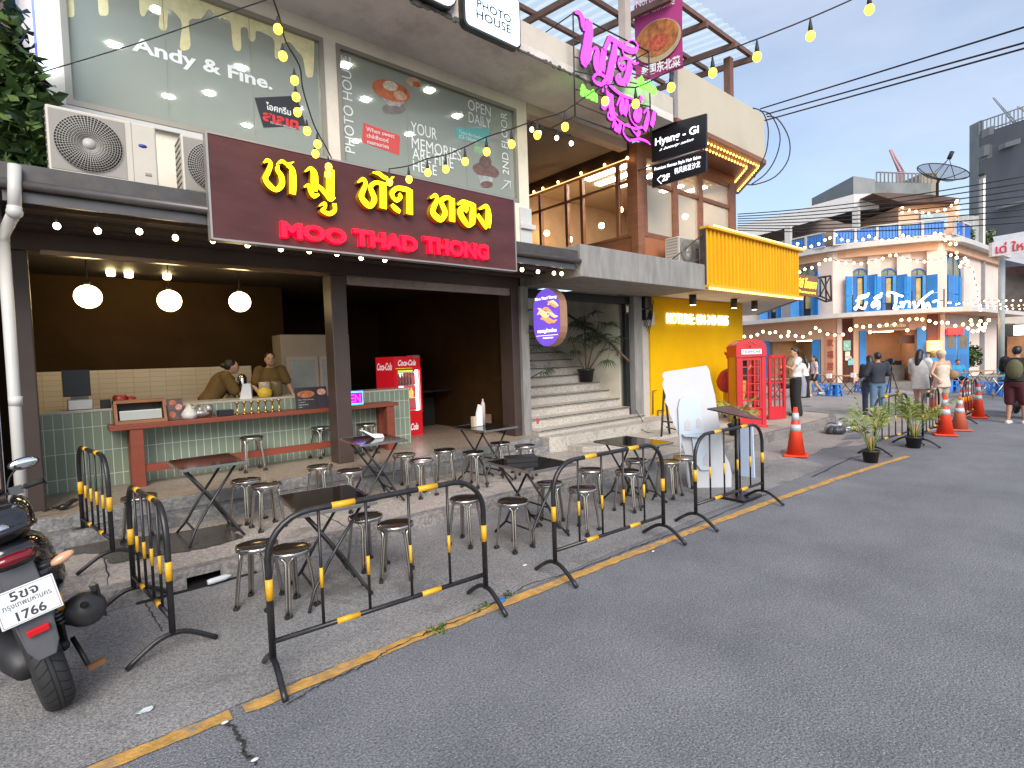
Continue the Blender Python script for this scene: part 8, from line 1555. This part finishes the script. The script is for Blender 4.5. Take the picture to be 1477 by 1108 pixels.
# camera tripod by the couple
tc_ = g(1286, 596); TP_ = thing('tripod', 'black camera tripod standing right of the man in jeans', 'tripod', tuple(tc_)); b = MB(); hp = Vector((tc_.x, tc_.y, 1.15))
for k in range(3): a = 2*PI*k/3+.5; b.tube([hp, (tc_.x+.32*math.cos(a), tc_.y+.32*math.sin(a), .02)], .016, 6)
b.tube([hp, hp+Vector((0, 0, .22))], .02, 6); b.build('legs', M_blkt, TP_); b = MB(); b.cbox(hp+Vector((0, 0, .28)), (.16, .10, .12)); b.tube([hp+Vector((.0, 0, .28)), hp+Vector((.12, .16, .28))], .045, 10); b.build('camera', M_blk, TP_, bevel=.008)
# blue plastic stools and cafe tables by the corner building
M_bst = mat('blue_plastic', (.012, .19, .66), .35, var=.08)
def bstool():
    T = thing('plastic_stool', '-', 'stool', (0, 0, 0)); b = MB(); b.prism([(-.14, -.14, .42), (.14, -.14, .42), (.14, .14, .42), (-.14, .14, .42)], (0, 0, .025)); b.build('seat', M_bst, T, bevel=.01)
    for sx_ in (-1, 1):
        for sy_ in (-1, 1): b = MB(); b.add([(sx_*.13, sy_*.13, .42), (sx_*.06, sy_*.13, .42), (sx_*.10, sy_*.18, 0), (sx_*.18, sy_*.18, 0), (sx_*.13, sy_*.06, .42), (sx_*.18, sy_*.10, 0)], [(0, 1, 2, 3), (0, 3, 5, 4)]); o = b.build('leg', M_bst, T, fix=False); s = o.modifiers.new('thick', 'SOLIDIFY'); s.thickness = .012
    b = MB(); 
    for a in (-1, 1): b.box((-.145, a*.150-.006, .22), (.145, a*.150+.006, .28)); b.box((a*.150-.006, -.145, .22), (a*.150+.006, .145, .28))
    b.build('apron', M_bst, T); return T
q0 = bstool(); BS = [((1187, 571), 'left one of the two blue stools by the salmon wall panel'), ((1205, 572), 'right one of the two blue stools by the salmon wall panel'), ((1241, 566), 'blue stool left of the man in jeans'), ((1278, 566), 'blue stool right of the man in jeans'), ((1165, 566), 'blue stool behind the striding woman'), ((1374, 566), 'blue stool right of the woman in the cream hat'), ((1418, 568), 'blue stool left of the folding table at the far right'), ((1440, 570), 'blue stool between the far right tables'), ((1452, 572), 'blue stool nearest the rider at the right edge')]
for i, ((u, v), lab) in enumerate(BS):
    o = q0 if i == 0 else dup(q0); p = OZ(u, v, 0); o.location = (p.x, p.y, .008); o.rotation_euler = (0, 0, .4+i); o['label'] = lab; o['group'] = 'blue plastic stools by the corner building'
M_wt = mat('cafe_table_wood', (.40, .22, .08), .4, var=.2)
def cafe(u, v, lab, w_=.9, m=M_wt):
    p = OZ(u, v, 0); T = thing('cafe_table', lab, 'table', (p.x, p.y, 0), 'cafe tables by the corner building'); b = MB(); b.T = Matrix.Translation((p.x, p.y, 0)) @ Matrix.Rotation(YAW-PI/2+.1, 4, 'Z'); b.box((-w_/2, -.3, .72), (w_/2, .3, .75)); b.build('table_top', m, T, bevel=.005)
    for s in (-1, 1):
        b = MB(); b.T = Matrix.Translation((p.x, p.y, 0)) @ Matrix.Rotation(YAW-PI/2+.1, 4, 'Z'); b.tube([(-.3, s*.25, .72), (.3, s*.25, .01)], .014, 6); b.tube([(.3, s*.25, .72), (-.3, s*.25, .01)], .014, 6); b.build('leg_frame', M_steel2 if m != M_wt else M_blkt, T)
M_st = mat('cafe_table_steel', (.35, .36, .37), .25, metal=.8, var=.1)
cafe(1226, 569, 'wooden topped cafe table in front of the timber lattice'); cafe(1192, 566, 'small cafe table by the salmon panel', .6); cafe(1415, 562, 'wooden cafe table right of the closed blue doors'); cafe(1378, 566, 'dark cafe table before the diner in blue', .8, M_st); cafe(1432, 575, 'steel folding cafe table with crossed legs among blue stools', 1.1, M_st); cafe(1252, 566, 'steel cafe table left of the kitchen opening', .8, M_st); cafe(1118, 575, 'cafe table glimpsed through the open phone box door', .8)
for u, v, lab in ((1196, 531, 'white tissue box on the small cafe table by the salmon panel'), (1231, 535, 'white and yellow tissue box on the table before the lattice')): p = at(u, v, 19.3); b = MB(); b.cbox((p.x, p.y, .83), (.14, .14, .16)); one('tissue_box', lab, 'tissue box', b, mat('paper', (.72, .72, .70), .7))
bpy.context.view_layer.update()
